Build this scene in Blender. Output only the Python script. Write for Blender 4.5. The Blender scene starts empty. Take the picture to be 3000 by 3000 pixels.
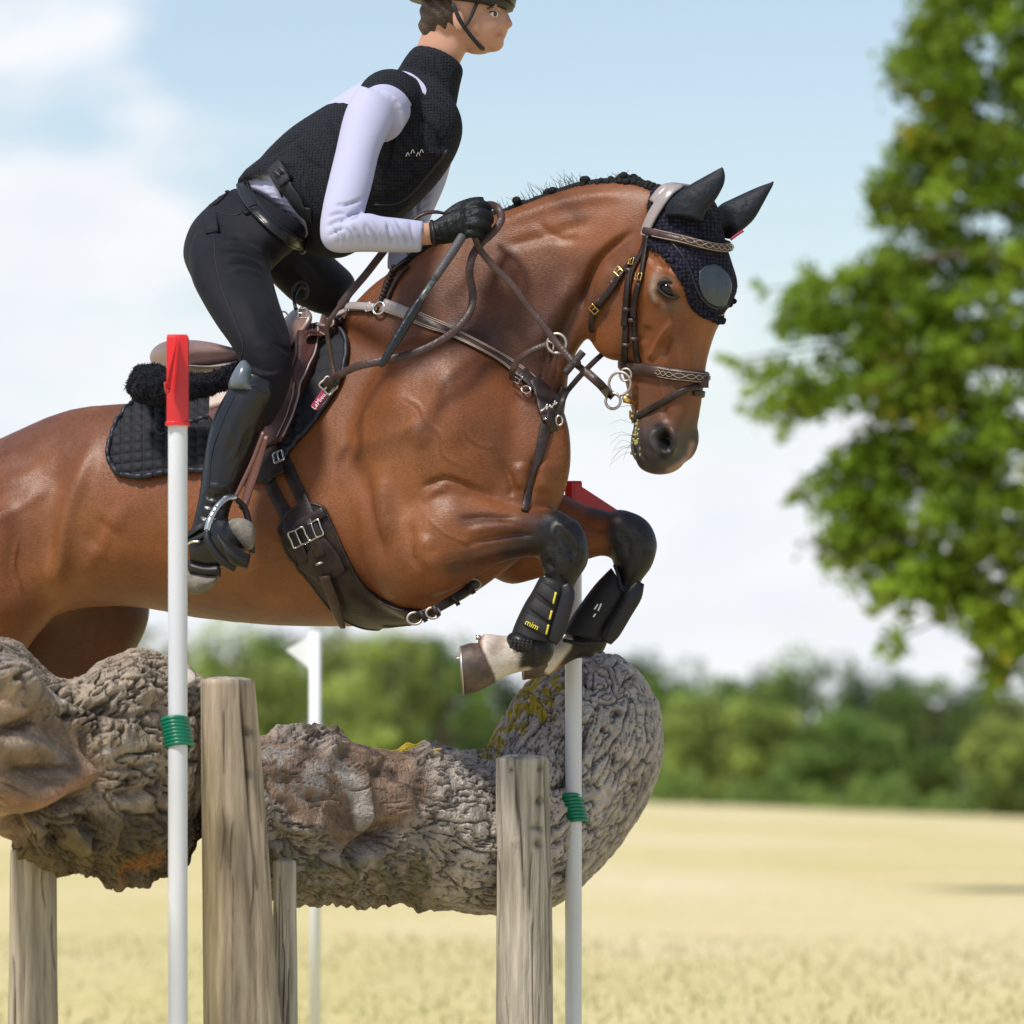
import bpy, bmesh, math, random
import numpy as np
from mathutils import Vector, noise as mnoise
from mathutils.bvhtree import BVHTree
R = math.radians
random.seed(7); rng = np.random.default_rng(7)
scene = bpy.context.scene
COL = scene.collection

# ---------------------------------------------------------------- camera
S = 1350.0; D0 = 12.0; CAMZ = 0.85; HY = 2300.0      # photo pixels per metre at the horse, distance, camera height, horizon row
cam = bpy.data.cameras.new('camera'); camo = bpy.data.objects.new('camera', cam); COL.objects.link(camo)
camo.location = (0, -D0, CAMZ); camo.rotation_euler = (R(90), 0, 0)
cam.sensor_width = 36; cam.lens = 36 * D0 / (3000 / S); cam.shift_y = (HY - 1500) / 3000
cam.clip_start = 0.5; cam.clip_end = 3000
cam.dof.use_dof = True; cam.dof.focus_distance = D0 - 0.12; cam.dof.aperture_fstop = 5.0
scene.camera = camo

# ---------------------------------------------------------------- sky and sun
SUN_EL, SUN_AZ = 57.0, 222.0        # azimuth clockwise from +Y: behind the camera, to the left
w = bpy.data.worlds.new('World'); scene.world = w; w.use_nodes = True
nt = w.node_tree; N = nt.nodes; L = nt.links; N.clear()
out = N.new('ShaderNodeOutputWorld'); bg = N.new('ShaderNodeBackground'); L.new(bg.outputs[0], out.inputs[0])
sky = N.new('ShaderNodeTexSky'); sky.sky_type = 'NISHITA'; sky.sun_disc = False
sky.sun_elevation = R(SUN_EL); sky.sun_rotation = R(SUN_AZ); sky.air_density = 1.0; sky.dust_density = 0.6; sky.ozone_density = 1.6
bg.inputs[1].default_value = 0.104
tc = N.new('ShaderNodeTexCoord')
sep = N.new('ShaderNodeSeparateXYZ'); L.new(tc.outputs['Generated'], sep.inputs[0])
mp = N.new('ShaderNodeMapping'); mp.inputs['Scale'].default_value = (1, 1, 2.0); mp.inputs['Location'].default_value = (0.32, 0.1, 0.545)
L.new(tc.outputs['Generated'], mp.inputs[0])
n1 = N.new('ShaderNodeTexNoise'); n1.inputs['Scale'].default_value = 17; n1.inputs['Detail'].default_value = 5; n1.inputs['Roughness'].default_value = 0.45
L.new(mp.outputs[0], n1.inputs['Vector'])
cov = N.new('ShaderNodeMapRange')      # more cloud near the horizon
cov.inputs[1].default_value = 0.02; cov.inputs[2].default_value = 0.115; cov.inputs[3].default_value = 0.34; cov.inputs[4].default_value = -0.13
L.new(sep.outputs[2], cov.inputs[0])
lf = N.new('ShaderNodeMath'); lf.operation = 'MULTIPLY'; lf.inputs[1].default_value = -0.9; L.new(sep.outputs[0], lf.inputs[0])
lc_ = N.new('ShaderNodeClamp'); lc_.inputs[1].default_value = -.1; lc_.inputs[2].default_value = .1; L.new(lf.outputs[0], lc_.inputs[0])
a0 = N.new('ShaderNodeMath'); a0.operation = 'ADD'; L.new(cov.outputs[0], a0.inputs[0]); L.new(lc_.outputs[0], a0.inputs[1])
ad = N.new('ShaderNodeMath'); ad.operation = 'ADD'; L.new(n1.outputs[0], ad.inputs[0]); L.new(a0.outputs[0], ad.inputs[1])
cr = N.new('ShaderNodeValToRGB'); cr.color_ramp.elements[0].position = 0.45; cr.color_ramp.elements[1].position = 0.64
cr.color_ramp.interpolation = 'EASE'
L.new(ad.outputs[0], cr.inputs[0])
tint = N.new('ShaderNodeMix'); tint.data_type = 'RGBA'; tint.blend_type = 'MULTIPLY'; tint.inputs[0].default_value = 1
tint.inputs[7].default_value = (1.28, 1.17, 1.10, 1)
L.new(sky.outputs[0], tint.inputs[6])
n2 = N.new('ShaderNodeTexNoise'); n2.inputs['Scale'].default_value = 30; n2.inputs['Detail'].default_value = 3
L.new(mp.outputs[0], n2.inputs['Vector'])
cc = N.new('ShaderNodeMix'); cc.data_type = 'RGBA'; cc.inputs[6].default_value = (6.0, 6.4, 7.0, 1); cc.inputs[7].default_value = (8.0, 8.1, 8.2, 1)
L.new(n2.outputs[0], cc.inputs[0])
mx = N.new('ShaderNodeMix'); mx.data_type = 'RGBA'; L.new(cr.outputs[0], mx.inputs[0]); L.new(tint.outputs[2], mx.inputs[6]); L.new(cc.outputs[2], mx.inputs[7])
L.new(mx.outputs[2], bg.inputs[0])
sun = bpy.data.lights.new('sun', 'SUN'); sun.energy = 3.5; sun.angle = R(9); sun.color = (1.0, 0.94, 0.86)
suno = bpy.data.objects.new('sun', sun); COL.objects.link(suno)
saz = R(SUN_AZ); sdir = Vector((math.sin(saz) * math.cos(R(SUN_EL)), math.cos(saz) * math.cos(R(SUN_EL)), math.sin(R(SUN_EL))))
suno.rotation_euler = (-sdir).to_track_quat('-Z', 'Y').to_euler(); suno.location = (0, 0, 20)
vs = scene.view_settings; vs.view_transform = 'Standard'; vs.look = 'None'; vs.gamma = 1; vs.use_curve_mapping = False
vs.exposure = 0.32

# ---------------------------------------------------------------- helpers
def P(px, py, d=0.0):
    """a point of the photograph's pixel grid, d metres behind (+) or in front (-) of the horse's shoulder plane"""
    k = (D0 + d) / D0
    return np.array([(px - 1500) / S * k, d, CAMZ + (HY - py) / S * k])
def PX(v):
    v = np.asarray(v, float); k = (D0 + v[..., 1]) / D0
    return v[..., 0] / k * S + 1500, HY - (v[..., 2] - CAMZ) / k * S, v[..., 1]
def cm(pts, m=6, closed=False):
    """Catmull-Rom through the rows of pts"""
    p = np.asarray(pts, float); n = len(p)
    if closed: q = np.vstack([p[-1], p, p[0], p[1]]); segs = n
    else: q = np.vstack([2 * p[0] - p[1], p, 2 * p[-1] - p[-2]]); segs = n - 1
    t = np.linspace(0, 1, m, endpoint=False)[:, None]; outp = []
    for i in range(segs):
        a, b, c, d = q[i], q[i + 1], q[i + 2], q[i + 3]
        outp.append(0.5 * (2 * b + (c - a) * t + (2 * a - 5 * b + 4 * c - d) * t ** 2 + (-a + 3 * b - 3 * c + d) * t ** 3))
    r = np.vstack(outp)
    return r if closed else np.vstack([r, p[-1]])
def resample(p, n):
    p = np.asarray(p, float); s = np.r_[0, np.cumsum(np.linalg.norm(np.diff(p, axis=0), axis=1))]
    t = np.linspace(0, s[-1], n)
    return np.stack([np.interp(t, s, p[:, k]) for k in range(p.shape[1])], 1)
class MB:
    """collects vertices and faces, then links them as one mesh object"""
    def __init__(s): s.v = []; s.f = []; s.n = 0; s.marks = []
    def cut(s): s.marks.append((len(s.v), len(s.f), s.n)); return s
    def add(s, v, f):
        v = np.asarray(v, float).reshape(-1, 3); s.v.append(v); s.f += [tuple(int(i) + s.n for i in q) for q in f]; s.n += len(v); return s
    def rings(s, rings, cap=True, closed=False):
        rings = np.asarray(rings); a, b = rings.shape[:2]; f = []
        for i in range(a if closed else a - 1):
            j = (i + 1) % a
            for k in range(b):
                l = (k + 1) % b; f.append((i * b + k, i * b + l, j * b + l, j * b + k))
        if cap and not closed: f.append(tuple(range(b))[::-1]); f.append(tuple(range((a - 1) * b, a * b)))
        return s.add(rings.reshape(-1, 3), f)
    def tube(s, pts, r, n=8, m=4, smooth=True, closed=False, flat=1.0, up=None):
        p = np.asarray(pts, float); rr = np.full(len(p), r) if np.isscalar(r) else np.asarray(r, float)
        if smooth and len(p) > 2:
            q = cm(np.c_[p, rr], m, closed); p, rr = q[:, :3], q[:, 3]
        p = np.asarray(p); T = np.gradient(p, axis=0) if not closed else np.roll(p, -1, 0) - np.roll(p, 1, 0)
        T /= np.linalg.norm(T, axis=1)[:, None] + 1e-12
        u = np.array(up if up is not None else ([0, -1, 0.01] if abs(T[0][1]) < 0.9 else [0, 0, 1]), float)
        rs = []
        a = np.linspace(0, 2 * math.pi, n, endpoint=False)
        for i in range(len(p)):
            u = u - T[i] * np.dot(u, T[i]); u /= np.linalg.norm(u) + 1e-12
            if up is not None:
                u = np.array(up, float); u = u - T[i] * np.dot(u, T[i]); u /= np.linalg.norm(u) + 1e-12
            b = np.cross(T[i], u)
            rs.append(p[i] + rr[i] * (np.cos(a)[:, None] * u * flat + np.sin(a)[:, None] * b))
        return s.rings(rs, closed=closed)
    def ribbon(s, pts, normals, w, th, bulge=0.0):
        """a strap: flat band of width w and thickness th along pts, facing normals"""
        p = np.asarray(pts, float); nn = np.asarray(normals, float); ww = np.full(len(p), w) if np.isscalar(w) else np.asarray(w, float)
        T = np.gradient(p, axis=0); T /= np.linalg.norm(T, axis=1)[:, None] + 1e-12
        rs = []
        e = 0.18
        for i in range(len(p)):
            n_ = nn[i] - T[i] * np.dot(nn[i], T[i]); n_ /= np.linalg.norm(n_) + 1e-12; b = np.cross(T[i], n_) * ww[i] / 2
            rs.append([p[i] - b, p[i] - b * 1.0 + n_ * th * .6, p[i] - b * (1 - e) + n_ * th, p[i] + n_ * (th + bulge * .8), p[i] + b * (1 - e) + n_ * th, p[i] + b + n_ * th * .6, p[i] + b])
        return s.rings(rs)
    def box(s, c, sx, sy, sz, rot=None):
        v = np.array([[x, y, z] for x in (-.5, .5) for y in (-.5, .5) for z in (-.5, .5)]) * [sx, sy, sz]
        if rot is not None: v = v @ np.asarray(rot).T
        return s.add(v + c, [(0, 1, 3, 2), (4, 6, 7, 5), (0, 4, 5, 1), (2, 3, 7, 6), (0, 2, 6, 4), (1, 5, 7, 3)])
    def ball(s, c, rx, ry, rz, rot=0.0, nu=20, nv=12, yaw=0.0):
        """ellipsoid; rot turns it in the image plane, clockwise on screen"""
        th = np.linspace(0, math.pi, nv + 2)[1:-1]; ph = np.linspace(0, 2 * math.pi, nu, endpoint=False)
        v = [[0, 0, 1]] + [[math.sin(t) * math.cos(p), math.sin(t) * math.sin(p), math.cos(t)] for t in th for p in ph] + [[0, 0, -1]]
        v = np.array(v) * [rx, ry, rz]; a = R(rot); ca, sa = math.cos(a), math.sin(a)
        v = v @ np.array([[ca, 0, -sa], [0, 1, 0], [sa, 0, ca]])
        b = R(yaw); v = v @ np.array([[math.cos(b), math.sin(b), 0], [-math.sin(b), math.cos(b), 0], [0, 0, 1]])
        f = [(0, 1 + k, 1 + (k + 1) % nu) for k in range(nu)]
        for i in range(nv - 1):
            for k in range(nu):
                a_, b_ = 1 + i * nu + k, 1 + i * nu + (k + 1) % nu; f.append((a_, a_ + nu, b_ + nu, b_))
        e = len(v) - 1; f += [(e, 1 + (nv - 1) * nu + (k + 1) % nu, 1 + (nv - 1) * nu + k) for k in range(nu)]
        return s.add(v + np.asarray(c), f)
    def arrays(s): return np.vstack(s.v), s.f
    def build(s, name, mat, parent=None, smooth=True, kind=None):
        if not s.marks: return mk(name, np.vstack(s.v), s.f, mat, parent, smooth)
        a = (0, 0, 0); o = None
        for b in s.marks:
            if b[0] > a[0]: o = mk(name, np.vstack(s.v[a[0]:b[0]]), [tuple(i - a[2] for i in q) for q in s.f[a[1]:b[1]]], mat, parent, smooth)
            a = b
        return o
def root_loc(o):
    l = np.zeros(3)
    while o is not None: l += np.array(o.location); o = o.parent
    return l
def mk(name, v, f, mat, parent=None, smooth=True, colors=None, loc=None):
    v = np.asarray(v, float)
    base = root_loc(parent)
    if loc is not None: off = np.asarray(loc, float)
    else: off = base if parent is not None else np.array([v[:, 0].mean(), v[:, 1].mean(), v[:, 2].min()])
    me = bpy.data.meshes.new(name); me.from_pydata((v - off).tolist(), [], [tuple(q) for q in f]); me.update()
    if smooth: me.polygons.foreach_set('use_smooth', [True] * len(me.polygons))
    bm = bmesh.new(); bm.from_mesh(me); bmesh.ops.recalc_face_normals(bm, faces=bm.faces); bm.to_mesh(me); bm.free()
    if colors is not None:
        ca = me.color_attributes.new('pigment', 'FLOAT_COLOR', 'POINT')
        c4 = np.c_[colors, np.ones(len(colors))] if colors.shape[1] == 3 else colors
        ca.data.foreach_set('color', c4.astype(np.float32).ravel())
    if mat: me.materials.append(mat)
    o = bpy.data.objects.new(name, me); COL.objects.link(o)
    if parent is not None: o.parent = parent; o.location = (0, 0, 0) if loc is None else tuple(off - base)
    else: o.location = tuple(off)
    return o
def thing(name, loc, label, cat, group=None):
    o = bpy.data.objects.new(name, None); COL.objects.link(o); o.location = tuple(loc); o.empty_display_size = 0.05
    return tag(o, label, cat, group)
def tag(o, label=None, cat=None, group=None, kind=None):
    if label: o['label'] = label
    if cat: o['category'] = cat
    if group: o['group'] = group
    if kind: o['kind'] = kind
    return o
def modeval(v, f, mods):
    """run modifiers on a scratch mesh and return numpy vertices and the faces"""
    me = bpy.data.meshes.new('scratch'); me.from_pydata(np.asarray(v).tolist(), [], f); me.update()
    bm = bmesh.new(); bm.from_mesh(me); bmesh.ops.recalc_face_normals(bm, faces=bm.faces); bm.to_mesh(me); bm.free()
    o = bpy.data.objects.new('scratch', me); COL.objects.link(o)
    for typ, kw in mods:
        m = o.modifiers.new('m', typ)
        for k, x in kw.items(): setattr(m, k, x)
    dg = bpy.context.evaluated_depsgraph_get(); dg.update(); e = o.evaluated_get(dg); m2 = e.to_mesh()
    vv = np.empty(len(m2.vertices) * 3); m2.vertices.foreach_get('co', vv); vv = vv.reshape(-1, 3)
    ff = [tuple(p.vertices) for p in m2.polygons]
    nn = np.empty(len(m2.vertices) * 3); m2.vertex_normals.foreach_get('vector', nn); nn = nn.reshape(-1, 3)
    e.to_mesh_clear(); bpy.data.objects.remove(o); bpy.data.meshes.remove(me)
    return vv, ff, nn
def vnormals(v, f):
    me = bpy.data.meshes.new('scratch'); me.from_pydata(v.tolist(), [], f); me.update()
    nn = np.empty(len(v) * 3); me.vertex_normals.foreach_get('vector', nn); bpy.data.meshes.remove(me); return nn.reshape(-1, 3)
def pdist(x, y, line):
    """distance in pixels from points (x,y) to a polyline, and the parameter 0..1 along it"""
    line = np.asarray(line, float)
    if len(line) == 1: return np.hypot(x - line[0, 0], y - line[0, 1]), np.zeros_like(x)
    best = np.full(x.shape, 1e9); par = np.zeros_like(x); n = len(line) - 1
    for i in range(n):
        a, b = line[i], line[i + 1]; ab = b - a; t = np.clip(((x - a[0]) * ab[0] + (y - a[1]) * ab[1]) / (ab @ ab + 1e-9), 0, 1)
        d = np.hypot(x - a[0] - t * ab[0], y - a[1] - t * ab[1]); m = d < best; best[m] = d[m]; par[m] = (i + t[m]) / n
    return best, par
def sculpt(v, nrm, strokes, dmin=-9, dmax=9):
    """raise (+) or press (-) the surface that faces the viewer's side along a stroke: (polyline, radius px, height mm[, dmin, dmax])"""
    x, y, d = PX(v); near = np.clip((-nrm[:, 1] - 0.0) * 2.5, 0, 1); o = v.copy()
    for st in strokes:
        line, r, h = st[:3]; lo, hi = (st[3], st[4]) if len(st) > 3 else (dmin, dmax)
        if len(line) > 2: line = cm(line, 4)
        q, t = pdist(x, y, line); end = np.clip(np.minimum(t, 1 - t) * 3.3, 0, 1) if len(line) > 1 else 1
        end = end * end * (3 - 2 * end) if len(line) > 1 else 1
        g = np.exp(-(q / r) ** 2) * near * (d > lo) * (d < hi) * end * h / 1000.0
        o += nrm * g[:, None]
    return o
def lapsmooth(v, f, wgt, it):
    e = np.array([(a, b) for q in f for a, b in zip(q, q[1:] + q[:1])]); n = len(v)
    i, j = np.r_[e[:, 0], e[:, 1]], np.r_[e[:, 1], e[:, 0]]; c = np.bincount(i, minlength=n)[:, None] + 1e-9
    for _ in range(it):
        s = np.stack([np.bincount(i, weights=v[j, k], minlength=n) for k in range(3)], 1) / c
        v = v + (s - v) * wgt[:, None] * .6
    return v
def lofts(mb, secs, n=28, m=5, yaw=0.0):
    """secs: (Ax, Ay, Bx, By, depth, halfwidth m, egg, power[, depthA-depthB])  A = upper outline point, B = lower"""
    a = np.array([list(s) + [0] * (9 - len(s)) for s in secs], float)
    for i, s in enumerate(secs):
        if len(s) < 8: a[i, 7] = 1.0
    a = cm(a, m); rings = []; t = np.linspace(0, 2 * math.pi, n, endpoint=False); ct, st = np.cos(t), np.sin(t)
    for q in a:
        A = P(q[0], q[1], q[4] + q[8] / 2); B = P(q[2], q[3], q[4] - q[8] / 2); C = (A + B) / 2; U = (A - B) / 2
        yw = R(yaw); W = np.array([math.sin(yw), math.cos(yw), 0]) * q[5]
        e = q[7]; c = np.sign(ct) * np.abs(ct) ** e; s_ = np.sign(st) * np.abs(st) ** e
        rings.append(C + c[:, None] * U + (s_ * (1 - q[6] * c))[:, None] * W)
    mb.rings(rings); return mb
# ---------------------------------------------------------------- materials
def lin(r, g, b): return tuple((c / 255 / 12.92 if c / 255 <= .04045 else ((c / 255 + .055) / 1.055) ** 2.4) for c in (r, g, b)) + (1,)
def mat(name, col, rough=0.6, spec=0.5, metal=0.0, sheen=0.0, bump=0.0, bscale=60, col2=None, cscale=6.0, detail=4, coat=0.0, stretch=None, vcol=False, trans=0.0):
    m = bpy.data.materials.new(name); m.use_nodes = True; nt = m.node_tree; N = nt.nodes; L = nt.links
    b = N['Principled BSDF']; b.inputs['Base Color'].default_value = tuple(col[:3]) + (1,)
    b.inputs['Roughness'].default_value = rough; b.inputs['Metallic'].default_value = metal
    b.inputs['Specular IOR Level'].default_value = spec; b.inputs['Sheen Weight'].default_value = sheen; b.inputs['Coat Weight'].default_value = coat
    t = N.new('ShaderNodeTexCoord'); src = t.outputs['Object']
    if stretch:
        mp = N.new('ShaderNodeMapping'); mp.inputs['Scale'].default_value = stretch; L.new(src, mp.inputs[0]); src = mp.outputs[0]
    cs = None
    if col2 is not None:
        n = N.new('ShaderNodeTexNoise'); n.inputs['Scale'].default_value = cscale; n.inputs['Detail'].default_value = detail; L.new(src, n.inputs['Vector'])
        r = N.new('ShaderNodeMapRange'); r.inputs[1].default_value = 0.35; r.inputs[2].default_value = 0.65; L.new(n.outputs[0], r.inputs[0])
        x = N.new('ShaderNodeMix'); x.data_type = 'RGBA'; x.inputs[6].default_value = tuple(col[:3]) + (1,); x.inputs[7].default_value = tuple(col2[:3]) + (1,)
        L.new(r.outputs[0], x.inputs[0]); L.new(x.outputs[2], b.inputs['Base Color']); cs = x.outputs[2]
    if vcol:
        a = N.new('ShaderNodeVertexColor'); a.layer_name = 'pigment'
        if cs is None: L.new(a.outputs[0], b.inputs['Base Color'])
        else:
            y = N.new('ShaderNodeMix'); y.data_type = 'RGBA'; y.blend_type = 'MULTIPLY'; y.inputs[0].default_value = 1
            L.new(a.outputs[0], y.inputs[6]); L.new(cs, y.inputs[7]); L.new(y.outputs[2], b.inputs['Base Color'])
    if bump:
        n = N.new('ShaderNodeTexNoise'); n.inputs['Scale'].default_value = bscale; n.inputs['Detail'].default_value = 4; L.new(src, n.inputs['Vector'])
        u = N.new('ShaderNodeBump'); u.inputs['Strength'].default_value = bump; u.inputs['Distance'].default_value = 0.01
        L.new(n.outputs[0], u.inputs['Height']); L.new(u.outputs[0], b.inputs['Normal'])
    return m
M = {}
M['coat'] = mat('horse_coat', (1, 1, 1), 0.45, 0.40, sheen=0.02, vcol=True, col2=(0.72, 0.70, 0.68), cscale=9, detail=6, bump=0.04, bscale=260)
nt = M['coat'].node_tree; b = nt.nodes['Principled BSDF']; t = nt.nodes.new('ShaderNodeTexCoord'); mp_ = nt.nodes.new('ShaderNodeMapping'); mp_.inputs['Scale'].default_value = (60, 430, 400); mp_.inputs['Rotation'].default_value = (0, R(25), 0)
hn_ = nt.nodes.new('ShaderNodeTexNoise'); hn_.inputs['Scale'].default_value = 1.0; hn_.inputs['Detail'].default_value = 3; hb_ = nt.nodes.new('ShaderNodeBump'); hb_.inputs['Strength'].default_value = .35; hb_.inputs['Distance'].default_value = .002
nt.links.new(t.outputs['Object'], mp_.inputs[0]); nt.links.new(mp_.outputs[0], hn_.inputs['Vector']); nt.links.new(hn_.outputs[0], hb_.inputs['Height']); nt.links.new(b.inputs['Normal'].links[0].from_socket, hb_.inputs['Normal']); nt.links.new(hb_.outputs[0], b.inputs['Normal'])
old_ = b.inputs['Base Color'].links[0].from_socket; mm_ = nt.nodes.new('ShaderNodeMix'); mm_.data_type = 'RGBA'; mm_.blend_type = 'OVERLAY'; mm_.inputs[0].default_value = .38; nt.links.new(old_, mm_.inputs[6]); nt.links.new(hn_.outputs[0], mm_.inputs[7]); nt.links.new(mm_.outputs[2], b.inputs['Base Color'])
M['hoof'] = mat('hoof_horn', (0.13, 0.085, 0.06), 0.55, bump=0.2, bscale=90, col2=(0.05, 0.035, 0.03), cscale=22, vcol=False)
M['hair'] = mat('short_coat_hair', (1, 1, 1), 0.5, 0.3, vcol=True)
M['eye'] = mat('horse_eye', (0.006, 0.004, 0.003), 0.12, 0.35)
M['mane'] = mat('mane_hair', (0.006, 0.006, 0.007), 0.55, 0.25, bump=0.5, bscale=300)
M['leather'] = mat('brown_bridle_leather', (0.040, 0.022, 0.018), 0.40, 0.35, bump=0.15, bscale=160, col2=(0.065, 0.038, 0.032), cscale=30)
M['leather_dark'] = mat('dark_girth_leather', (0.014, 0.010, 0.009), 0.45, 0.3, bump=0.12, bscale=150, col2=(0.035, 0.023, 0.02), cscale=25)
M['leather_saddle'] = mat('saddle_leather', (0.085, 0.028, 0.022), 0.36, 0.5, bump=0.1, bscale=120, col2=(0.055, 0.02, 0.017), cscale=9)
M['leather_pale'] = mat('pale_flap_leather', (0.55, 0.46, 0.43), 0.5, bump=0.08, bscale=120, col2=(0.42, 0.33, 0.30), cscale=14)
M['leather_shine'] = mat('pale_glossy_leather', (0.30, 0.26, 0.25), 0.32, 0.6, bump=0.1, bscale=100)  # pale base colour with a glossy finish
M['thread'] = mat('cream_thread', (0.36, 0.29, 0.23), 0.6)
M['boot'] = mat('black_boot_leather', (0.007, 0.008, 0.010), 0.30, 0.45, bump=0.15, bscale=70)
M['boot_cap'] = mat('grey_patent_leather', (0.10, 0.125, 0.145), 0.28, 0.5, bump=0.15, bscale=60)
M['sole'] = mat('dusty_sole', (0.20, 0.18, 0.15), 0.8, bump=0.3, bscale=120, col2=(0.12, 0.11, 0.09), cscale=40)
M['breech'] = mat('black_stretch_breeches', (0.0075, 0.0080, 0.0125), 0.7, 0.12, sheen=0.02, bump=0.08, bscale=900, col2=(0.013, 0.0135, 0.018), cscale=8)
M['shirt'] = mat('pale_lilac_jersey', (0.42, 0.43, 0.58), 0.7, 0.2, bump=0.05, bscale=600)
M['vest'] = mat('black_mesh_vest', (0.010, 0.011, 0.014), 0.8, 0.15, bump=0.8, bscale=320)
nt = M['vest'].node_tree; b = nt.nodes['Principled BSDF']; t = nt.nodes.new('ShaderNodeTexCoord'); vo = nt.nodes.new('ShaderNodeTexVoronoi'); vo.inputs['Scale'].default_value = 150; vo.inputs['Randomness'].default_value = .15
rr_ = nt.nodes.new('ShaderNodeMapRange'); rr_.inputs[1].default_value = .15; rr_.inputs[2].default_value = .5; vc_ = nt.nodes.new('ShaderNodeMix'); vc_.data_type = 'RGBA'; vc_.inputs[6].default_value = (.003, .003, .004, 1); vc_.inputs[7].default_value = (.022, .024, .032, 1)
nt.links.new(t.outputs['Object'], vo.inputs['Vector']); nt.links.new(vo.outputs[0], rr_.inputs[0]); nt.links.new(rr_.outputs[0], vc_.inputs[0]); nt.links.new(vc_.outputs[2], b.inputs['Base Color'])
M['webbing'] = mat('dark_grey_webbing', (0.020, 0.022, 0.028), 0.6, 0.3, bump=0.3, bscale=400)
M['glove'] = mat('black_glove', (0.006, 0.009, 0.010), 0.5, 0.3, bump=0.4, bscale=160)
M['skin'] = mat('skin', (0.50, 0.27, 0.18), 0.5, 0.4, bump=0.05, bscale=200)
M['pad'] = mat('black_quilted_cotton', (0.012, 0.013, 0.018), 0.7, 0.3, bump=0.15, bscale=700)
M['piping'] = mat('navy_binding', (0.010, 0.012, 0.022), 0.5, 0.4)
M['wool'] = mat('black_sheepskin', (0.006, 0.007, 0.013), 0.85, 0.15, sheen=0.05, bump=0.9, bscale=150)
M['crochet'] = mat('navy_crochet', (0.008, 0.008, 0.020), 0.85, 0.2)
M['satin'] = mat('black_ear_fabric', (0.008, 0.011, 0.017), 0.6, 0.25, bump=0.5, bscale=45)
M['patch'] = mat('slate_leather_patch', (0.030, 0.045, 0.062), 0.38, 0.5, bump=0.15, bscale=80)
M['steel'] = mat('steel', (0.62, 0.60, 0.56), 0.25, 0.5, metal=1.0)
M['steel_dull'] = mat('dull_steel', (0.42, 0.38, 0.34), 0.45, 0.5, metal=0.85)
M['brass'] = mat('brass', (0.65, 0.45, 0.16), 0.3, 0.5, metal=1.0)
M['foam'] = mat('bright_green_froth', (0.34, 0.34, 0.12), 0.35)
M['neoprene'] = mat('dark_grey_rubber', (0.014, 0.014, 0.016), 0.55, 0.3, bump=0.15, bscale=500)
M['neoprene2'] = mat('mid_grey_strap', (0.026, 0.025, 0.028), 0.55, 0.3, bump=0.3, bscale=500)
M['shell'] = mat('black_shell', (0.010, 0.010, 0.012), 0.4, 0.35)
M['yellow'] = mat('yellow_print', (0.75, 0.65, 0.04), 0.5)
M['white'] = mat('white_print', (0.8, 0.8, 0.8), 0.5)
M['rubber'] = mat('black_rubber', (0.008, 0.008, 0.009), 0.5)
M['crop_grip'] = mat('grey_grip', (0.07, 0.065, 0.075), 0.5, bump=0.3, bscale=300)
M['magenta'] = mat('magenta_label', (0.30, 0.012, 0.07), 0.6)
M['red'] = mat('red_plastic', (0.72, 0.014, 0.020), 0.3, 0.5, col2=(0.50, 0.02, 0.022), cscale=3)
M['pvc'] = mat('white_plastic_pipe', (0.64, 0.67, 0.71), 0.4, 0.45, col2=(0.58, 0.60, 0.63), cscale=14, stretch=(1, 1, .3), bump=0.05, bscale=40)
M['green_tie'] = mat('green_plastic_cord', (0.0, 0.17, 0.095), 0.35, 0.5)
M['white_far'] = mat('white_painted_plastic', (0.75, 0.77, 0.8), 0.5)
# ---------------------------------------------------------------- the horse
BY = 22.0; TB = math.tan(R(BY))
def dm(px): return (1350 - px) / S * TB         # depth of the horse's mid plane
HYAW = 40.0; CH, SH = math.cos(R(HYAW)), math.sin(R(HYAW))
DPOLL = dm(1990) - 0.02
def H(u, py, w=0.0):
    """a point of the head: u = pixel column of the head's own mid plane, w = metres to the near (+) side"""
    d = DPOLL - (u - 1990) / S * SH / CH
    p = P(u, py, d); return p + np.array([-SH, -CH, 0]) * w
hb = MB()
# trunk: top, bottom, half width
tr = [(-470, 1640, 1820, .10, 0), (-400, 1500, 1900, .20, 0), (-250, 1385, 1960, .27, 0), (0, 1285, 1870, .29, .06), (200, 1200, 1790, .28, .10), (400, 1178, 1778, .275, .14),
      (600, 1140, 1812, .29, .2), (800, 1050, 1832, .30, .26), (950, 955, 1836, .295, .34), (1080, 880, 1834, .28, .38), (1200, 850, 1818, .265, .34), (1320, 880, 1770, .25, .25),
      (1440, 960, 1690, .235, .15), (1530, 1060, 1610, .20, .05), (1590, 1150, 1520, .155, 0), (1625, 1240, 1430, .08, 0)]
lofts(hb, [(x, t, x, b, dm(x), w_, e, 0.95) for x, t, b, w_, e in tr], n=40, m=5, yaw=-BY)
# neck
nk = [(1000, 930, 1500, 1560, dm(1300), .20, .25), (1100, 825, 1590, 1350, dm(1370), .185, .3), (1220, 742, 1622, 1200, dm(1440), .16, .32), (1360, 655, 1632, 1125, dm(1520), .135, .3),
      (1500, 606, 1662, 1050, dm(1600), .118, .25), (1640, 556, 1712, 985, dm(1690), .105, .2), (1760, 532, 1775, 900, dm(1780), .098, .12), (1860, 534, 1838, 830, dm(1860), .09, .05),
      (1945, 560, 1890, 760, dm(1930), .08, 0), (2010, 580, 1950, 720, dm(1985), .07, 0)]
lofts(hb, nk, n=36, m=5, yaw=-28)
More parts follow.
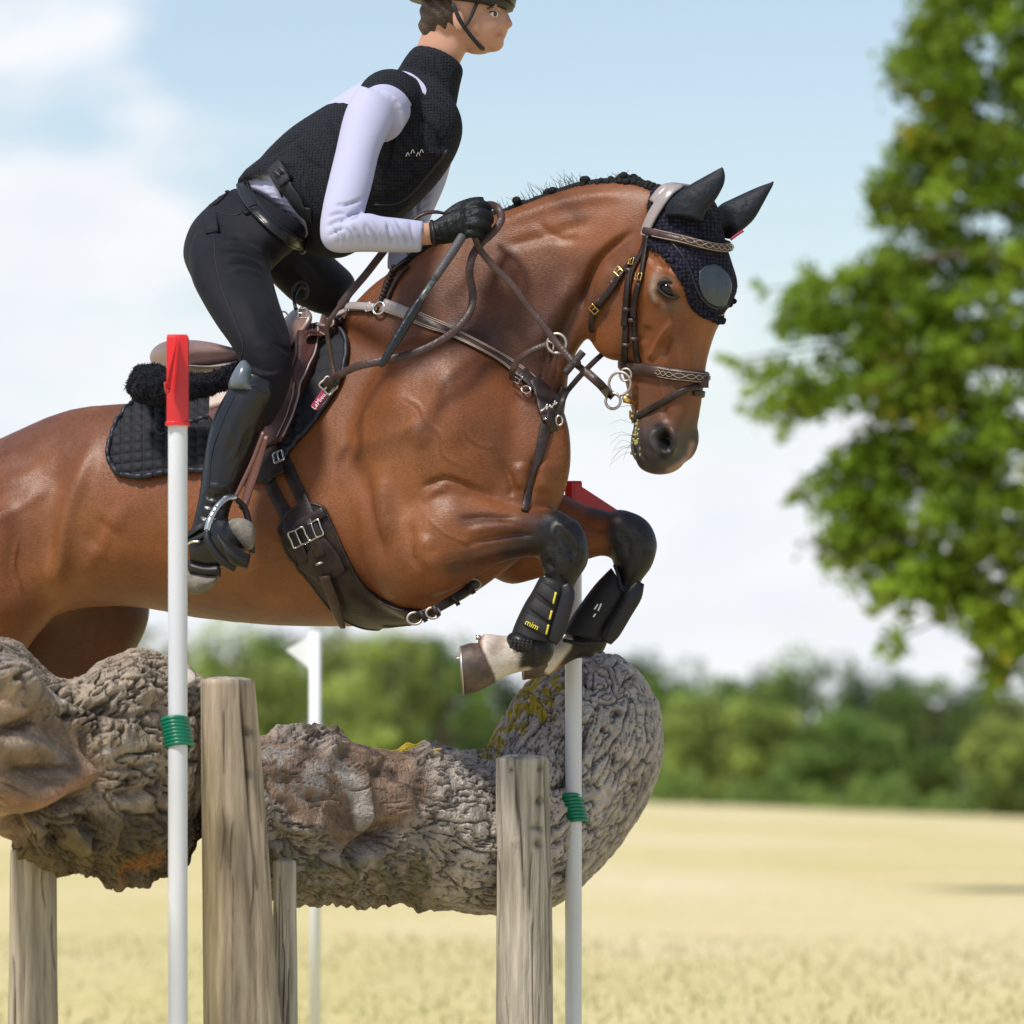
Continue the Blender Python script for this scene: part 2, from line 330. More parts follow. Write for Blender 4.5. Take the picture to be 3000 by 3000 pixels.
# head: horizontal sections (py, [(u, half width px) from the face midline to the throat])
hs = [(556, [(2036, 0), (2028, 30), (1990, 52), (1960, 45), (1945, 0)]),
      (590, [(2070, 0), (2062, 44), (2018, 78), (1950, 66), (1915, 0)]),
      (640, [(2084, 0), (2074, 54), (2018, 92), (1930, 74), (1885, 0)]),
      (700, [(2090, 0), (2080, 62), (2030, 104), (1910, 84), (1850, 0)]),
      (760, [(2090, 0), (2084, 74), (2038, 128), (1880, 92), (1810, 0)]),
      (815, [(2094, 0), (2088, 84), (2042, 148), (1850, 98), (1785, 0)]),
      (860, [(2094, 0), (2087, 84), (2036, 146), (1838, 100), (1775, 0)]),
      (910, [(2084, 0), (2076, 72), (2024, 122), (1834, 98), (1775, 0)]),
      (970, [(2068, 0), (2060, 56), (2006, 100), (1838, 90), (1784, 0)]),
      (1040, [(2052, 0), (2046, 46), (1995, 82), (1862, 66), (1810, 0)]),
      (1110, [(2044, 0), (2038, 42), (1986, 70), (1880, 54), (1834, 0)]),
      (1180, [(2035, 0), (2029, 42), (1976, 66), (1888, 52), (1852, 0)]),
      (1240, [(2018, 0), (2014, 50), (1966, 72), (1896, 54), (1866, 0)]),
      (1290, [(2004, 0), (1998, 60), (1956, 80), (1888, 56), (1862, 0)]),
      (1335, [(1992, 0), (1986, 54), (1948, 74), (1892, 56), (1872, 0)]),
      (1365, [(1972, 0), (1966, 44), (1940, 56), (1904, 42), (1890, 0)]),
      (1386, [(1948, 0), (1944, 18), (1936, 24), (1924, 18), (1918, 0)])]
rows = []
for py, pts in hs:
    q = cm([(u, w_) for u, w_ in pts] + [(u, -w_) for u, w_ in pts[-2:0:-1]], 5, closed=True); rows.append(np.c_[q, np.full(len(q), py)])
rows = cm(np.array(rows).reshape(len(rows), -1), 5).reshape(-1, len(rows[0]), 3)
hb.rings([[H(u, py, w_ / S) for u, w_, py in r] for r in rows])
hb.ball(H(1905, 800, 0), .115, .085, .12, 20, yaw=-HYAW)
# eye socket, cheek, nostril rim, lips, chin
for sgn in (1, -1):
    hb.ball(H(2044, 838, sgn * .082), .034, .028, .042, -20, yaw=-HYAW)
    hb.ball(H(1870, 880, sgn * .055), .105, .035, .135, 10, yaw=-HYAW)
    hb.ball(H(1982, 1292, sgn * .036), .030, .019, .045, 15, yaw=-HYAW)
hb.ball(H(1882, 1290, .0), .024, .030, .05, 10, yaw=-HYAW)
hb.ball(H(1935, 1345, .0), .058, .045, .034, 0, yaw=-HYAW)
# near foreleg: shoulder and upper arm, forearm, knee, cannon, fetlock, pastern
dl = -0.185
hb.ball(P(1290, 1330, -.10), .21, .15, .27, 15, yaw=-BY); hb.ball(P(1190, 1540, -.10), .115, .125, .20, -12, yaw=-BY)
lofts(hb, [(1150, 1480, 1110, 1700, dl + .06, .07, 0), (1215, 1436, 1160, 1742, dl + .03, .085, 0), (1300, 1412, 1262, 1752, dl, .090, 0), (1390, 1432, 1370, 1706, dl - .01, .082, 0),
           (1470, 1462, 1450, 1656, dl - .02, .070, 0), (1545, 1484, 1530, 1634, dl - .03, .058, 0), (1600, 1494, 1588, 1636, dl - .035, .052, 0), (1650, 1508, 1622, 1668, dl - .04, .050, 0)], n=28, m=4)
lofts(hb, [(1590, 1560, 1690, 1520, dl - .04, .045, 0), (1578, 1600, 1722, 1590, dl - .04, .050, 0, .9), (1586, 1660, 1722, 1650, dl - .04, .047, 0, .9), (1600, 1700, 1690, 1702, dl - .04, .038, 0), (1590, 1745, 1664, 1768, dl - .04, .030, 0),
           (1562, 1800, 1640, 1832, dl - .04, .028, 0), (1532, 1848, 1622, 1882, dl - .04, .032, 0), (1510, 1880, 1624, 1916, dl - .04, .040, 0), (1500, 1905, 1600, 1950, dl - .04, .038, 0)], n=28, m=4)
lofts(hb, [(1588, 1880, 1600, 1944, dl - .04, .036, 0), (1530, 1862, 1560, 1962, dl - .04, .040, 0), (1482, 1862, 1512, 1972, dl - .04, .035, 0), (1448, 1858, 1474, 1986, dl - .04, .038, 0), (1418, 1856, 1448, 2002, dl - .04, .046, 0), (1396, 1876, 1440, 2004, dl - .04, .046, 0)], n=28, m=4)
hb.ball(P(1650, 1590, dl - .04), .051, .046, .066, -30); hb.ball(P(1620, 1545, dl - .038), .048, .046, .038, 20); hb.ball(P(1690, 1560, dl - .05), .016, .022, .03, -30); hb.ball(P(1612, 1640, dl - .045), .022, .03, .026, 0)
hb.ball(P(1852, 1582, .03), .052, .05, .064, -30); hb.ball(P(1822, 1548, .03), .048, .05, .04, 20)
# far foreleg
df = 0.10
lofts(hb, [(1500, 1500, 1440, 1690, df + .02, .07, 0), (1560, 1450, 1500, 1712, df, .08, 0), (1640, 1444, 1590, 1690, df - .02, .075, 0), (1720, 1482, 1690, 1650, df - .04, .06, 0), (1790, 1497, 1770, 1628, df - .06, .052, 0), (1850, 1512, 1820, 1655, df - .07, .05, 0)], n=28, m=4)
lofts(hb, [(1782, 1555, 1884, 1518, df - .07, .045, 0), (1788, 1605, 1921, 1600, df - .07, .048, 0, .9), (1798, 1660, 1912, 1655, df - .07, .044, 0), (1806, 1710, 1878, 1704, df - .07, .033, 0), (1765, 1745, 1850, 1770, df - .07, .03, 0),
           (1722, 1800, 1800, 1835, df - .07, .03, 0), (1672, 1850, 1780, 1885, df - .07, .036, 0), (1650, 1885, 1766, 1915, df - .07, .040, 0)], n=28, m=4)
lofts(hb, [(1740, 1868, 1740, 1928, df - .07, .036, 0), (1680, 1850, 1688, 1930, df - .07, .04, 0), (1630, 1880, 1640, 1960, df - .07, .036, 0), (1585, 1885, 1610, 1975, df - .07, .04, 0), (1550, 1880, 1590, 1985, df - .07, .044, 0)], n=28, m=4)
# hind legs, trailing down behind the logs
lofts(hb, [(-420, 1560, 230, 1480, dm(0) - .12, .14, 0), (-440, 1680, 195, 1690, dm(0) - .14, .15, 0), (-430, 1780, 168, 1790, dm(0) - .15, .145, 0), (-420, 1870, 96, 1880, dm(0) - .15, .13, 0), (-410, 1960, 46, 1960, dm(0) - .15, .115, 0), (-420, 2080, -50, 2080, dm(0) - .14, .09, 0),
           (-470, 2250, -250, 2240, dm(0) - .12, .06, 0), (-540, 2420, -380, 2400, dm(0) - .12, .045, 0), (-560, 2520, -430, 2520, dm(0) - .12, .035, 0), (-580, 2750, -500, 2750, dm(0) - .12, .03, 0), (-600, 2900, -500, 2900, dm(0) - .12, .035, 0)], n=30, m=4)
lofts(hb, [(-150, 1640, 400, 1600, dm(0) + .14, .13, 0), (-120, 1760, 440, 1760, dm(0) + .14, .13, 0), (-100, 1830, 434, 1832, dm(0) + .14, .12, 0), (-100, 1926, 386, 1930, dm(0) + .14, .11, 0), (-120, 2060, 300, 2060, dm(0) + .14, .09, 0),
           (-180, 2260, 80, 2260, dm(0) + .13, .06, 0), (-270, 2450, -90, 2420, dm(0) + .12, .045, 0), (-290, 2560, -160, 2550, dm(0) + .12, .035, 0), (-320, 2780, -240, 2780, dm(0) + .12, .03, 0), (-360, 2940, -260, 2940, dm(0) + .12, .035, 0)], n=30, m=4)
hv, hf = hb.arrays()
hv, hf, hn = modeval(hv, hf, [('REMESH', dict(mode='VOXEL', voxel_size=0.0042, adaptivity=0)), ('SMOOTH', dict(factor=0.5, iterations=8))])
x, y, d = PX(hv); print('horse verts', len(hv))
wb = np.clip((1700 - x) / 120, 0, 1) * np.clip(1 - np.clip((x - 1250) / 120, 0, 1) * np.clip((y - 1400) / 80, 0, 1), 0, 1)
hv = lapsmooth(hv, hf, np.clip(wb, .12, 1), 60); hn = vnormals(hv, hf)
big = [  # muscle relief on the side we see
    ([(215, 1330), (150, 1440), (138, 1580), (150, 1700)], 40, -14), ([(290, 1240), (240, 1390), (196, 1520), (172, 1680), (190, 1770)], 26, 13), ([(60, 1320), (20, 1500), (-20, 1700)], 70, 10),
    ([(330, 1520), (260, 1620)], 50, -8), ([(390, 1450), (300, 1590), (220, 1740)], 26, 6), ([(-60, 1360), (60, 1320), (180, 1260)], 26, 7), ([(-80, 1430), (20, 1390), (150, 1330)], 16, -2.5), ([(-80, 1500), (30, 1450), (170, 1370)], 18, -2.5), ([(-80, 1560), (60, 1490), (160, 1410)], 14, 2),
    ([(1062, 1330), (1074, 1460), (1100, 1580), (1125, 1690)], 24, -14), ([(1130, 1340), (1120, 1480), (1150, 1600)], 34, 10), ([(1225, 1440), (1262, 1415), (1312, 1402), (1380, 1428), (1450, 1458)], 9, -9, -.4, -.05),
    ([(1235, 1475), (1270, 1440), (1320, 1430)], 12, 4), ([(1200, 1520), (1200, 1600), (1220, 1680)], 16, -7), ([(1260, 1560), (1240, 1620), (1290, 1680)], 26, 8),
    ([(1330, 1605), (1430, 1580), (1520, 1566), (1580, 1572)], 9, -8, -.4, -.1), ([(1340, 1520), (1430, 1514), (1530, 1520)], 8, -6, -.4, -.1), ([(1350, 1560), (1450, 1545), (1560, 1540)], 12, 6, -.4, -.1), ([(1350, 1650), (1470, 1610), (1560, 1606)], 12, 5, -.4, -.1),
    ([(1560, 1320), (1558, 1400), (1540, 1480)], 12, -11), ([(1470, 1340), (1500, 1420), (1490, 1460)], 12, -8), ([(1520, 1350), (1525, 1440)], 20, 7), ([(1600, 1340), (1590, 1450)], 26, 8),
    ([(1400, 980), (1500, 1070), (1590, 1140), (1630, 1230)], 34, -9), ([(1300, 1010), (1330, 1200), (1370, 1330)], 50, 9), ([(1250, 920), (1180, 1100), (1130, 1250)], 40, 7),
    ([(1800, 720), (1740, 790), (1690, 900), (1640, 1010), (1590, 1100)], 24, -12), ([(1700, 800), (1620, 930), (1560, 1040)], 26, 8), ([(1868, 672), (1800, 712), (1742, 770), (1712, 850), (1706, 920)], 9, -17),
    ([(1400, 680), (1560, 620), (1720, 580), (1880, 570)], 20, 7), ([(1450, 730), (1600, 690), (1760, 640)], 18, -5), ([(1620, 1000), (1628, 1100)], 5, -3), ([(1600, 1020), (1606, 1120)], 5, -3),
    ([(1585, 1040), (1590, 1130)], 5, -3), ([(1560, 640), (1640, 700), (1700, 690)], 14, -4), ([(700, 1500), (900, 1620)], 60, 6), ([(500, 1560), (640, 1700)], 40, -5), ([(1180, 1250), (1260, 1300)], 30, 6),
    # head
    ([(1942, 792), (1968, 800), (1990, 830)], 11, 6), ([(1925, 850), (1940, 880), (1970, 898)], 7, -5), ([(1920, 830), (1912, 860), (1930, 900)], 10, 4), ([(1900, 770), (1930, 750)], 20, -6),
    ([(1985, 930), (1950, 970), (1915, 1030), (1900, 1060)], 9, 8), ([(1965, 980), (1935, 1050)], 12, -5), ([(1960, 770), (1985, 790), (2005, 820)], 9, 6), ([(1920, 790), (1945, 780), (1965, 785)], 12, -8), ([(1925, 828), (1950, 818), (1980, 842)], 3.5, -5), ([(2020, 960), (2025, 1080)], 9, 3), ([(1935, 1180), (1960, 1240)], 12, -5), ([(1900, 950), (1880, 1010)], 16, -4), ([(1930, 990), (1950, 1060), (1960, 1150)], 22, -5), ([(1990, 1000), (2000, 1100), (2000, 1200)], 12, 3),
    ([(1860, 740), (1840, 800), (1850, 850)], 16, -4), ([(1868, 1196), (1858, 1240), (1862, 1290), (1878, 1335), (1905, 1362)], 5, -7), ([(1890, 1200), (1885, 1260), (1900, 1320)], 16, 5),
    ([(1930, 1262), (1942, 1282), (1954, 1306), (1950, 1330)], 18, -30), ([(1958, 1250), (1976, 1276), (1980, 1310), (1966, 1342)], 7, 7), ([(1915, 1250), (1908, 1290), (1925, 1330)], 7, 4), ([(1925, 1258), (1922, 1290), (1930, 1320)], 8, 3),
    ([(1800, 770), (1770, 850), (1775, 930)], 26, 5), ([(1745, 800), (1735, 880), (1745, 950)], 7, -3), ([(1630, 1480), (1720, 1540), (1790, 1560)], 12, -6, -.05, .3),
    ([(1640, 1560), (1668, 1600), (1690, 1640)], 14, -4, -.5, -.1), ([(1622, 1530), (1650, 1545), (1680, 1580), (1696, 1625)], 9, 5, -.5, -.1), ([(1600, 1560), (1630, 1600), (1640, 1650)], 12, -3.5, -.5, -.1), ([(1660, 1560), (1680, 1600), (1684, 1650)], 8, -4, -.5, -.1), ([(1600, 1600), (1612, 1640)], 10, 3, -.5, -.1), ([(1640, 1680), (1650, 1720)], 8, -5, -.5, -.1), ([(1810, 1540), (1840, 1590), (1840, 1650)], 12, -3.5, -.1, .3), ([(1850, 1530), (1885, 1580), (1892, 1640)], 12, 3, -.1, .3), ([(1800, 1600), (1815, 1650)], 10, 3, -.1, .3), ([(1600, 1640), (1625, 1670)], 9, -6, -.5, -.1)]
hv = hv + hn * (np.array([mnoise.noise(Vector(q)) for q in hv * 16.0]) * .0005 + np.array([mnoise.noise(Vector(q)) for q in hv * [38.0, 38, 20]]) * .0007)[:, None]
veins = [([(700, 1690), (820, 1640), (900, 1660), (1000, 1640)], 5, 2.2), ([(760, 1560), (860, 1600), (930, 1570)], 4, 1.6), ([(1240, 1500), (1300, 1560), (1380, 1590), (1480, 1588)], 4, 2.6, -.5, -.1), ([(1290, 1660), (1350, 1640), (1400, 1660)], 4, 2, -.5, -.1),
    ([(1240, 1230), (1290, 1270), (1300, 1330), (1370, 1370)], 5, 2), ([(1180, 1160), (1230, 1190), (1250, 1250)], 5, 1.8), ([(1350, 1250), (1400, 1300), (1470, 1310)], 5, 1.8), ([(1900, 1060), (1930, 1100), (1940, 1160), (1925, 1210)], 4, 2), ([(1935, 1100), (1970, 1140), (1985, 1190)], 3.5, 1.6),
    ([(1880, 960), (1850, 1000), (1845, 1050)], 4, 1.6), ([(560, 1500), (620, 1560), (700, 1570)], 5, 1.5), ([(60, 1560), (40, 1660), (80, 1760)], 6, 2.2), ([(1640, 1520), (1620, 1560), (1632, 1600)], 5, 2.2, -.5, -.1), ([(1700, 1570), (1690, 1620), (1660, 1650)], 8, 2, -.5, -.1)]
for k_ in range(7): veins.append(([(560 + k_ * 62, 1440), (575 + k_ * 62, 1560), (560 + k_ * 60, 1690)], 20, 1.6))
for k_ in range(6): veins.append(([(1592 + k_ * 12, 980 + k_ * 4), (1588 + k_ * 10, 1050), (1578 + k_ * 10, 1120)], 3.4, -2.4 if k_ % 2 else 1.6))
hv = sculpt(hv, hn, big + veins)
hn = vnormals(hv, hf)
HORSE_BVH = BVHTree.FromPolygons(hv.tolist(), hf)
x, y, d = PX(hv)
def noise3(v, s, o=0.0): return np.array([mnoise.noise(Vector(q)) for q in (v * s + o)])
nz = noise3(hv[::1], 5.0); nz2 = noise3(hv, 14.0, 3.0)
BAY = np.array([.215, .071, .021]); DARKBAY_SHADE = np.array([.062, .021, .0105]); BLACK = np.array([.0085, .0080, .0090]); WHITE = np.array([.66, .60, .53]); GREY = np.array([.040, .036, .037])
pig = np.repeat(BAY[None], len(hv), 0) * (1 + 0.22 * nz + 0.12 * nz2)[:, None]
def dab(line, r, colr, k=1.0, lo=-9, hi=9, soft=.5, wob=0.0):
    q, t = pdist(x, y, line); q = q + wob * nz2 * 2
    if k < 1: g = np.exp(-(np.maximum(q, 0) / (r * .75)) ** 2) * k * (d > lo) * (d < hi)
    else:
        g = np.clip((r - q) / (r * soft), 0, 1) * (d > lo) * (d < hi); g = g * g * (3 - 2 * g)
    pig[:] = pig * (1 - g[:, None]) + np.asarray(colr) * g[:, None]
LIGHTBAY = np.array([.31, .128, .042])
dab([(200, 1500), (170, 1760)], 130, LIGHTBAY, .5); dab([(1150, 1300), (1200, 1500)], 160, LIGHTBAY, .35); dab([(850, 1500), (700, 1650)], 200, LIGHTBAY, .25)
dab([(1080, 960), (1250, 840), (1420, 760)], 150, DARKBAY_SHADE, .55); dab([(1350, 960), (1500, 960), (1620, 930), (1700, 860)], 150, DARKBAY_SHADE, .88, wob=30); dab([(1420, 1010), (1540, 1060), (1600, 1000)], 70, (.030, .012, .008), .6, wob=20); dab([(1440, 830), (1600, 800), (1720, 760)], 90, DARKBAY_SHADE, .4, wob=30); dab([(1560, 1060), (1630, 1160)], 110, DARKBAY_SHADE, .85); dab([(1300, 1300), (1420, 1260)], 110, DARKBAY_SHADE, .3, wob=20); dab([(1130, 1480), (1180, 1640)], 60, DARKBAY_SHADE, .25, wob=20)  # neck and throat: dark bay coat plus shade painted into the pigment
dab([(-300, 1400), (0, 1330), (250, 1230), (500, 1190)], 120, DARKBAY_SHADE, .45, wob=20); dab([(500, 1800), (900, 1830)], 60, DARKBAY_SHADE, .45)  # dark topline coat; belly underside carries painted shading
dab([(1800, 650), (1900, 600), (1760, 600)], 80, BAY, .5)
pig[:] = np.where(((d > -1) & (y > 1400) & (x > 1250))[:, None], pig, pig)
rib = np.zeros(len(hv))
# legs: black knees and below, white pasterns
dab([(1330, 1660), (1420, 1630), (1500, 1612), (1600, 1600)], 54, DARKBAY_SHADE, .9, -.5, -.1); dab([(1360, 1520), (1480, 1520), (1600, 1530)], 34, DARKBAY_SHADE, .8, -.5, -.1, wob=10); dab([(1480, 1560), (1600, 1570)], 60, DARKBAY_SHADE, .6, -.5, -.1); dab([(1520, 1575), (1600, 1570)], 50, BLACK, .7, -.5, -.1, wob=8); dab([(1740, 1500), (1840, 1520)], 30, BLACK, .7, -.14, .4)  # forearm: dark coat toward the knee, with shading painted in
for lo, hi, ox, oy in ((-.6, -.12, 0, 0), (-.12, .6, 0, 0)):
    if lo < -.3:
        dab([(1560, 1596), (1500, 1622)], 36, BLACK, .8, lo, hi, .9, 10); dab([(1662, 1566), (1655, 1700)], 105, BLACK, 1.0, lo, hi, .45, 8); dab([(1630, 1720), (1560, 1880)], 90, BLACK, 1.0, lo, hi, .3)
        dab([(1550, 1920), (1600, 1900)], 50, BLACK, 1.0, lo, hi, .3, 3)
        dab([(1505, 1880), (1482, 1935), (1475, 1955)], 46, WHITE, 1.0, lo, hi, .35, 5); dab([(1450, 1880), (1455, 1990)], 46, WHITE, 1.0, lo, hi, .3); dab([(1545, 1975), (1500, 1985)], 26, WHITE, 1, lo, hi, .5)
        dab([(1462, 1880), (1440, 1905)], 30, (.30, .2, .15), .7, lo, hi); dab([(1395, 1900), (1420, 1960), (1436, 2004)], 20, (.03, .02, .018), 1, lo, hi, .6, 4)
    else:
        dab([(1860, 1560), (1860, 1700)], 105, BLACK, 1.0, .0 - .14, hi, .45, 8); dab([(1850, 1720), (1720, 1900)], 100, BLACK, 1.0, -.14, hi, .3)
        dab([(1640, 1880), (1580, 1960)], 44, WHITE, 1.0, -.14, hi, .3); dab([(1560, 1960), (1590, 1985)], 22, (.12, .07, .05), 1, -.1, hi)
# muzzle, eyes, jaw edge
dab([(1890, 1300), (1960, 1320), (2010, 1300)], 110, GREY, .97, wob=10); dab([(1880, 1350), (1960, 1360), (2020, 1320)], 70, GREY, .9); dab([(1934, 1258), (1946, 1290), (1952, 1328)], 30, (.003, .003, .003), 1, soft=.6); dab([(1862, 1300), (1866, 1330)], 26, (.03, .028, .03), .9)
dab([(1900, 1200), (1890, 1260)], 40, GREY, .5); dab([(2028, 1300), (2018, 1340), (1985, 1366), (1960, 1378)], 12, (.34, .20, .16), .8, soft=.8)
dab([(1938, 848), (1966, 866)], 38, (.018, .012, .010), .9); dab([(1950, 905), (1985, 900)], 26, (.16, .11, .09), .6); dab([(1918, 806), (1910, 850), (1918, 880)], 13, (.34, .25, .19), .8); dab([(1925, 812), (1950, 812), (1975, 824)], 10, (.26, .19, .15), .7)
dab([(2000, 960), (1960, 1040), (1980, 1160)], 60, DARKBAY_SHADE, .5, wob=14); dab([(1900, 1100), (1880, 1180)], 50, (.14, .08, .05), .5); dab([(1850, 940), (1830, 1020)], 60, DARKBAY_SHADE, .3, wob=14); dab([(1700, 640), (1640, 580)], 30, DARKBAY_SHADE, .5)
# groin and inner thigh: dark skin, with shade painted in on top
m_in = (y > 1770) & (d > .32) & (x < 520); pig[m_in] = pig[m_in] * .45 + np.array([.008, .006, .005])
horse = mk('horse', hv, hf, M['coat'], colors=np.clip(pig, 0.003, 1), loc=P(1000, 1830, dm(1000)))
tag(horse, 'bay horse with black knees and white pasterns leaping over the log fence', 'horse')
# short coat hair lying along the body
tri = np.array([q[:3] for q in hf] + [(q[0], q[2], q[3]) for q in hf if len(q) == 4]); e1 = hv[tri[:, 1]] - hv[tri[:, 0]]; e2 = hv[tri[:, 2]] - hv[tri[:, 0]]; ar = np.linalg.norm(np.cross(e1, e2), axis=1)
cx_, cy_, cd_ = PX(hv[tri[:, 0]]); ar = ar * (cx_ > -120) * (hnA := (vnormals(hv, hf)[tri[:, 0], 1] < .25))
NH = 330000; ti = rng.choice(len(tri), NH, p=ar / ar.sum()); ra, rb_ = rng.random((NH, 1)), rng.random((NH, 1)); fl = (ra + rb_) > 1; ra, rb_ = np.where(fl, 1 - ra, ra), np.where(fl, 1 - rb_, rb_)
hp_ = hv[tri[ti, 0]] + e1[ti] * ra + e2[ti] * rb_; nn_ = vnormals(hv, hf)[tri[ti, 0]]; px_, py_, _ = PX(hp_)
flow = np.tile([-.75, 0, -.6], (NH, 1)); flow[(px_ > 1700) & (py_ < 1420)] = [-.25, .1, -1]; flow[(px_ > 1250) & (py_ > 1400)] = [.9, 0, -.25]; flow[(px_ > 1560) & (py_ > 1600)] = [-.5, 0, -.85]; flow[(px_ < 330) & (py_ > 1250)] = [-.35, 0, -.95]
wv_ = np.array([mnoise.noise(Vector(q)) for q in (hp_[::1] * 7)]); flow = flow + np.c_[wv_ * .6, wv_ * 0, -wv_ * .5] + rng.normal(0, .13, (NH, 3)); flow -= nn_ * (flow * nn_).sum(1)[:, None]; flow /= np.linalg.norm(flow, axis=1)[:, None] + 1e-9
sd_ = np.cross(flow, nn_); ln_ = rng.uniform(.005, .0095, (NH, 1)) * np.where((px_ > 1700) & (py_ < 1420), .6, 1)[:, None]; b0 = hp_ - nn_ * .0004
hvx = np.stack([b0 - sd_ * .00042, b0 + sd_ * .00042, b0 + flow * ln_ + nn_ * (ln_ * .13)], 1).reshape(-1, 3); hc_ = np.clip(pig[tri[ti, 0]] * rng.uniform(.75, 1.3, (NH, 1)), .003, 1)
ok_ = (np.hypot(px_ - 1950, py_ - 855) > 34) & (np.hypot(px_ - 1946, py_ - 1296) > 34) & ~((px_ > 1840) & (py_ > 1230) & (py_ < 1420)); ok3 = np.repeat(ok_, 3); no_ = int(ok_.sum())
me = bpy.data.meshes.new('coat_hair'); me.vertices.add(no_ * 3); me.vertices.foreach_set('co', (hvx[ok3] - root_loc(horse)).ravel()); me.loops.add(no_ * 3); me.polygons.add(no_); me.loops.foreach_set('vertex_index', np.arange(no_ * 3)); me.polygons.foreach_set('loop_start', np.arange(no_) * 3); me.update(calc_edges=True)
me.polygons.foreach_set('use_smooth', [True] * no_); ca = me.color_attributes.new('pigment', 'FLOAT_COLOR', 'POINT'); ca.data.foreach_set('color', np.c_[np.repeat(hc_[ok_], 3, 0), np.ones(no_ * 3)].astype(np.float32).ravel())
me.normals_split_custom_set_from_vertices(np.repeat(nn_[ok_], 3, 0).tolist()); me.materials.append(M['hair']); ho_ = bpy.data.objects.new('coat_hair', me); COL.objects.link(ho_); ho_.parent = horse; ho_['kind'] = 'stuff'
# eye balls
def project(px, py, bvh=None, fallback=None):
    """the point of a surface seen at a pixel, with its normal"""
    o = Vector((0, -D0, CAMZ)); tgt = Vector(P(px, py, 0)); dr = (tgt - o).normalized()
    h = (bvh or HORSE_BVH).ray_cast(o, dr)
    if h[0] is None:
        dd = fallback if fallback is not None else 0.0
        q = (bvh or HORSE_BVH).find_nearest(Vector(P(px, py, dd))); return np.array(q[0]), np.array(q[1])
    n_ = h[1]
    return np.array(h[0]), np.array(n_ if n_.dot(dr) < 0 else -n_)
ep, en = project(1950, 855)
e_ = MB(); e_.ball(ep - en * .0135, .0235, .020, .0185, 28); eye_ = e_.build('eye', M['eye'], horse)
M['lid'] = mat('dark_eyelid', (.022, .016, .013), .5, .3)
e_ = MB(); ce = ep - en * .0135; ev = np.array([-SH, -CH, 0]) * .3
def lidpt(a, k=1.0, z=0): return ce + np.array([.0245 * math.cos(a) * k, -.0175, .0175 * math.sin(a) * k + z]) + np.array([0, .006 * abs(math.cos(a)) ** 2, -.008 * math.cos(a)])
e_.tube([lidpt(R(a), 1.0, -.001) for a in (185, 150, 115, 80, 45, 10, -8)], [.0015, .003, .0036, .0036, .003, .0022, .0015], 10); e_.cut()
e_.tube([lidpt(R(a), .95) for a in (180, 215, 250, 285, 320, 350)], [.002, .0032, .0034, .0034, .003, .002], 10); e_.cut(); e_.build('eyelid', M['lid'], horse)
ef = MB(); ef.ball(H(2046, 852, -.092), .021, .019, .018, 20); ef.build('eye', M['eye'], horse)

# hooves and shoes
def hoof(secs, shoe, studs, name_l):
    mb = MB(); lofts(mb, secs, n=30, m=5); ho = mb.build('hoof', M['hoof'], horse); ho['label'] = name_l
    sb = MB(); lofts(sb, shoe, n=30, m=2); sh_ = sb.build('horseshoe', M['steel_dull'], ho)
    for sx, sy, sd in studs: sb2 = MB(); sb2.tube([P(sx + 8, sy, sd), P(sx - 6, sy - 1, sd)], .005, 8, smooth=False); sb2.build('stud', M['steel'], ho)
hoof([(1412, 1882, 1450, 1998, -.222, .046, 0), (1396, 1884, 1436, 2008, -.222, .051, 0), (1376, 1884, 1402, 2024, -.222, .056, 0), (1352, 1892, 1360, 2036, -.222, .060, 0)], [(1353, 1890, 1361, 2037, -.222, .061, 0), (1346, 1893, 1353, 2036, -.222, .060, 0)], [(1342, 1930, -.26), (1400, 1868, -.24)], 'striped brown front hoof with steel shoe')
hoof([(1600, 1890, 1606, 1966, .03, .044, 0), (1570, 1895, 1580, 1984, .03, .05, 0), (1530, 1900, 1536, 1992, .03, .055, 0)], [(1531, 1899, 1537, 1993, .03, .056, 0), (1524, 1901, 1530, 1992, .03, .055, 0)], [], 'front hoof mostly hidden behind the near one')
# plaited mane: a row of small knots and stray hairs along the crest
MANE = cm([(1190, 772), (1250, 716), (1330, 660), (1400, 622), (1460, 600), (1520, 581), (1600, 557), (1700, 533), (1800, 521), (1880, 524), (1950, 541)], 14)
def crest(px, py):
    dd = float(np.interp(px, [1100, 1440, 1600, 1780, 1990], [dm(1370), dm(1480), dm(1600), dm(1780), DPOLL])); q = HORSE_BVH.find_nearest(Vector(P(px, py, dd))); return np.array(q[0])
mb = MB(); cr_ = np.array([crest(*q) for q in MANE]); mb.tube(cr_ + [0, -.004, .0], np.interp(np.linspace(0, 1, len(cr_)), [0, .1, .9, 1], [.006, .011, .009, .004]), 10, smooth=False)
for k in range(0, len(cr_) - 3, 2):
    c = cr_[k] + rng.normal(0, .002, 3); mb.tube([c + [-.008, -.012, -.008], c + [0, -.010, .004], c + [.008, -.008, -.004]], .0055, 7)
mb.build('mane', M['mane'], horse)
for kx in (1512, 1608, 1718, 1822, 1838, 1440, 1370, 1300):
    i = int(np.argmin(np.abs(MANE[:, 0] - kx))); c = cr_[i] + [0, -.006, .006]; b = MB()
    for _ in range(5): o_ = rng.normal(0, .006, 3); b.ball(c + o_, .010, .009, .009, 0, 10, 8)
    b.build('mane_plait', M['mane'], horse)
mb = MB()
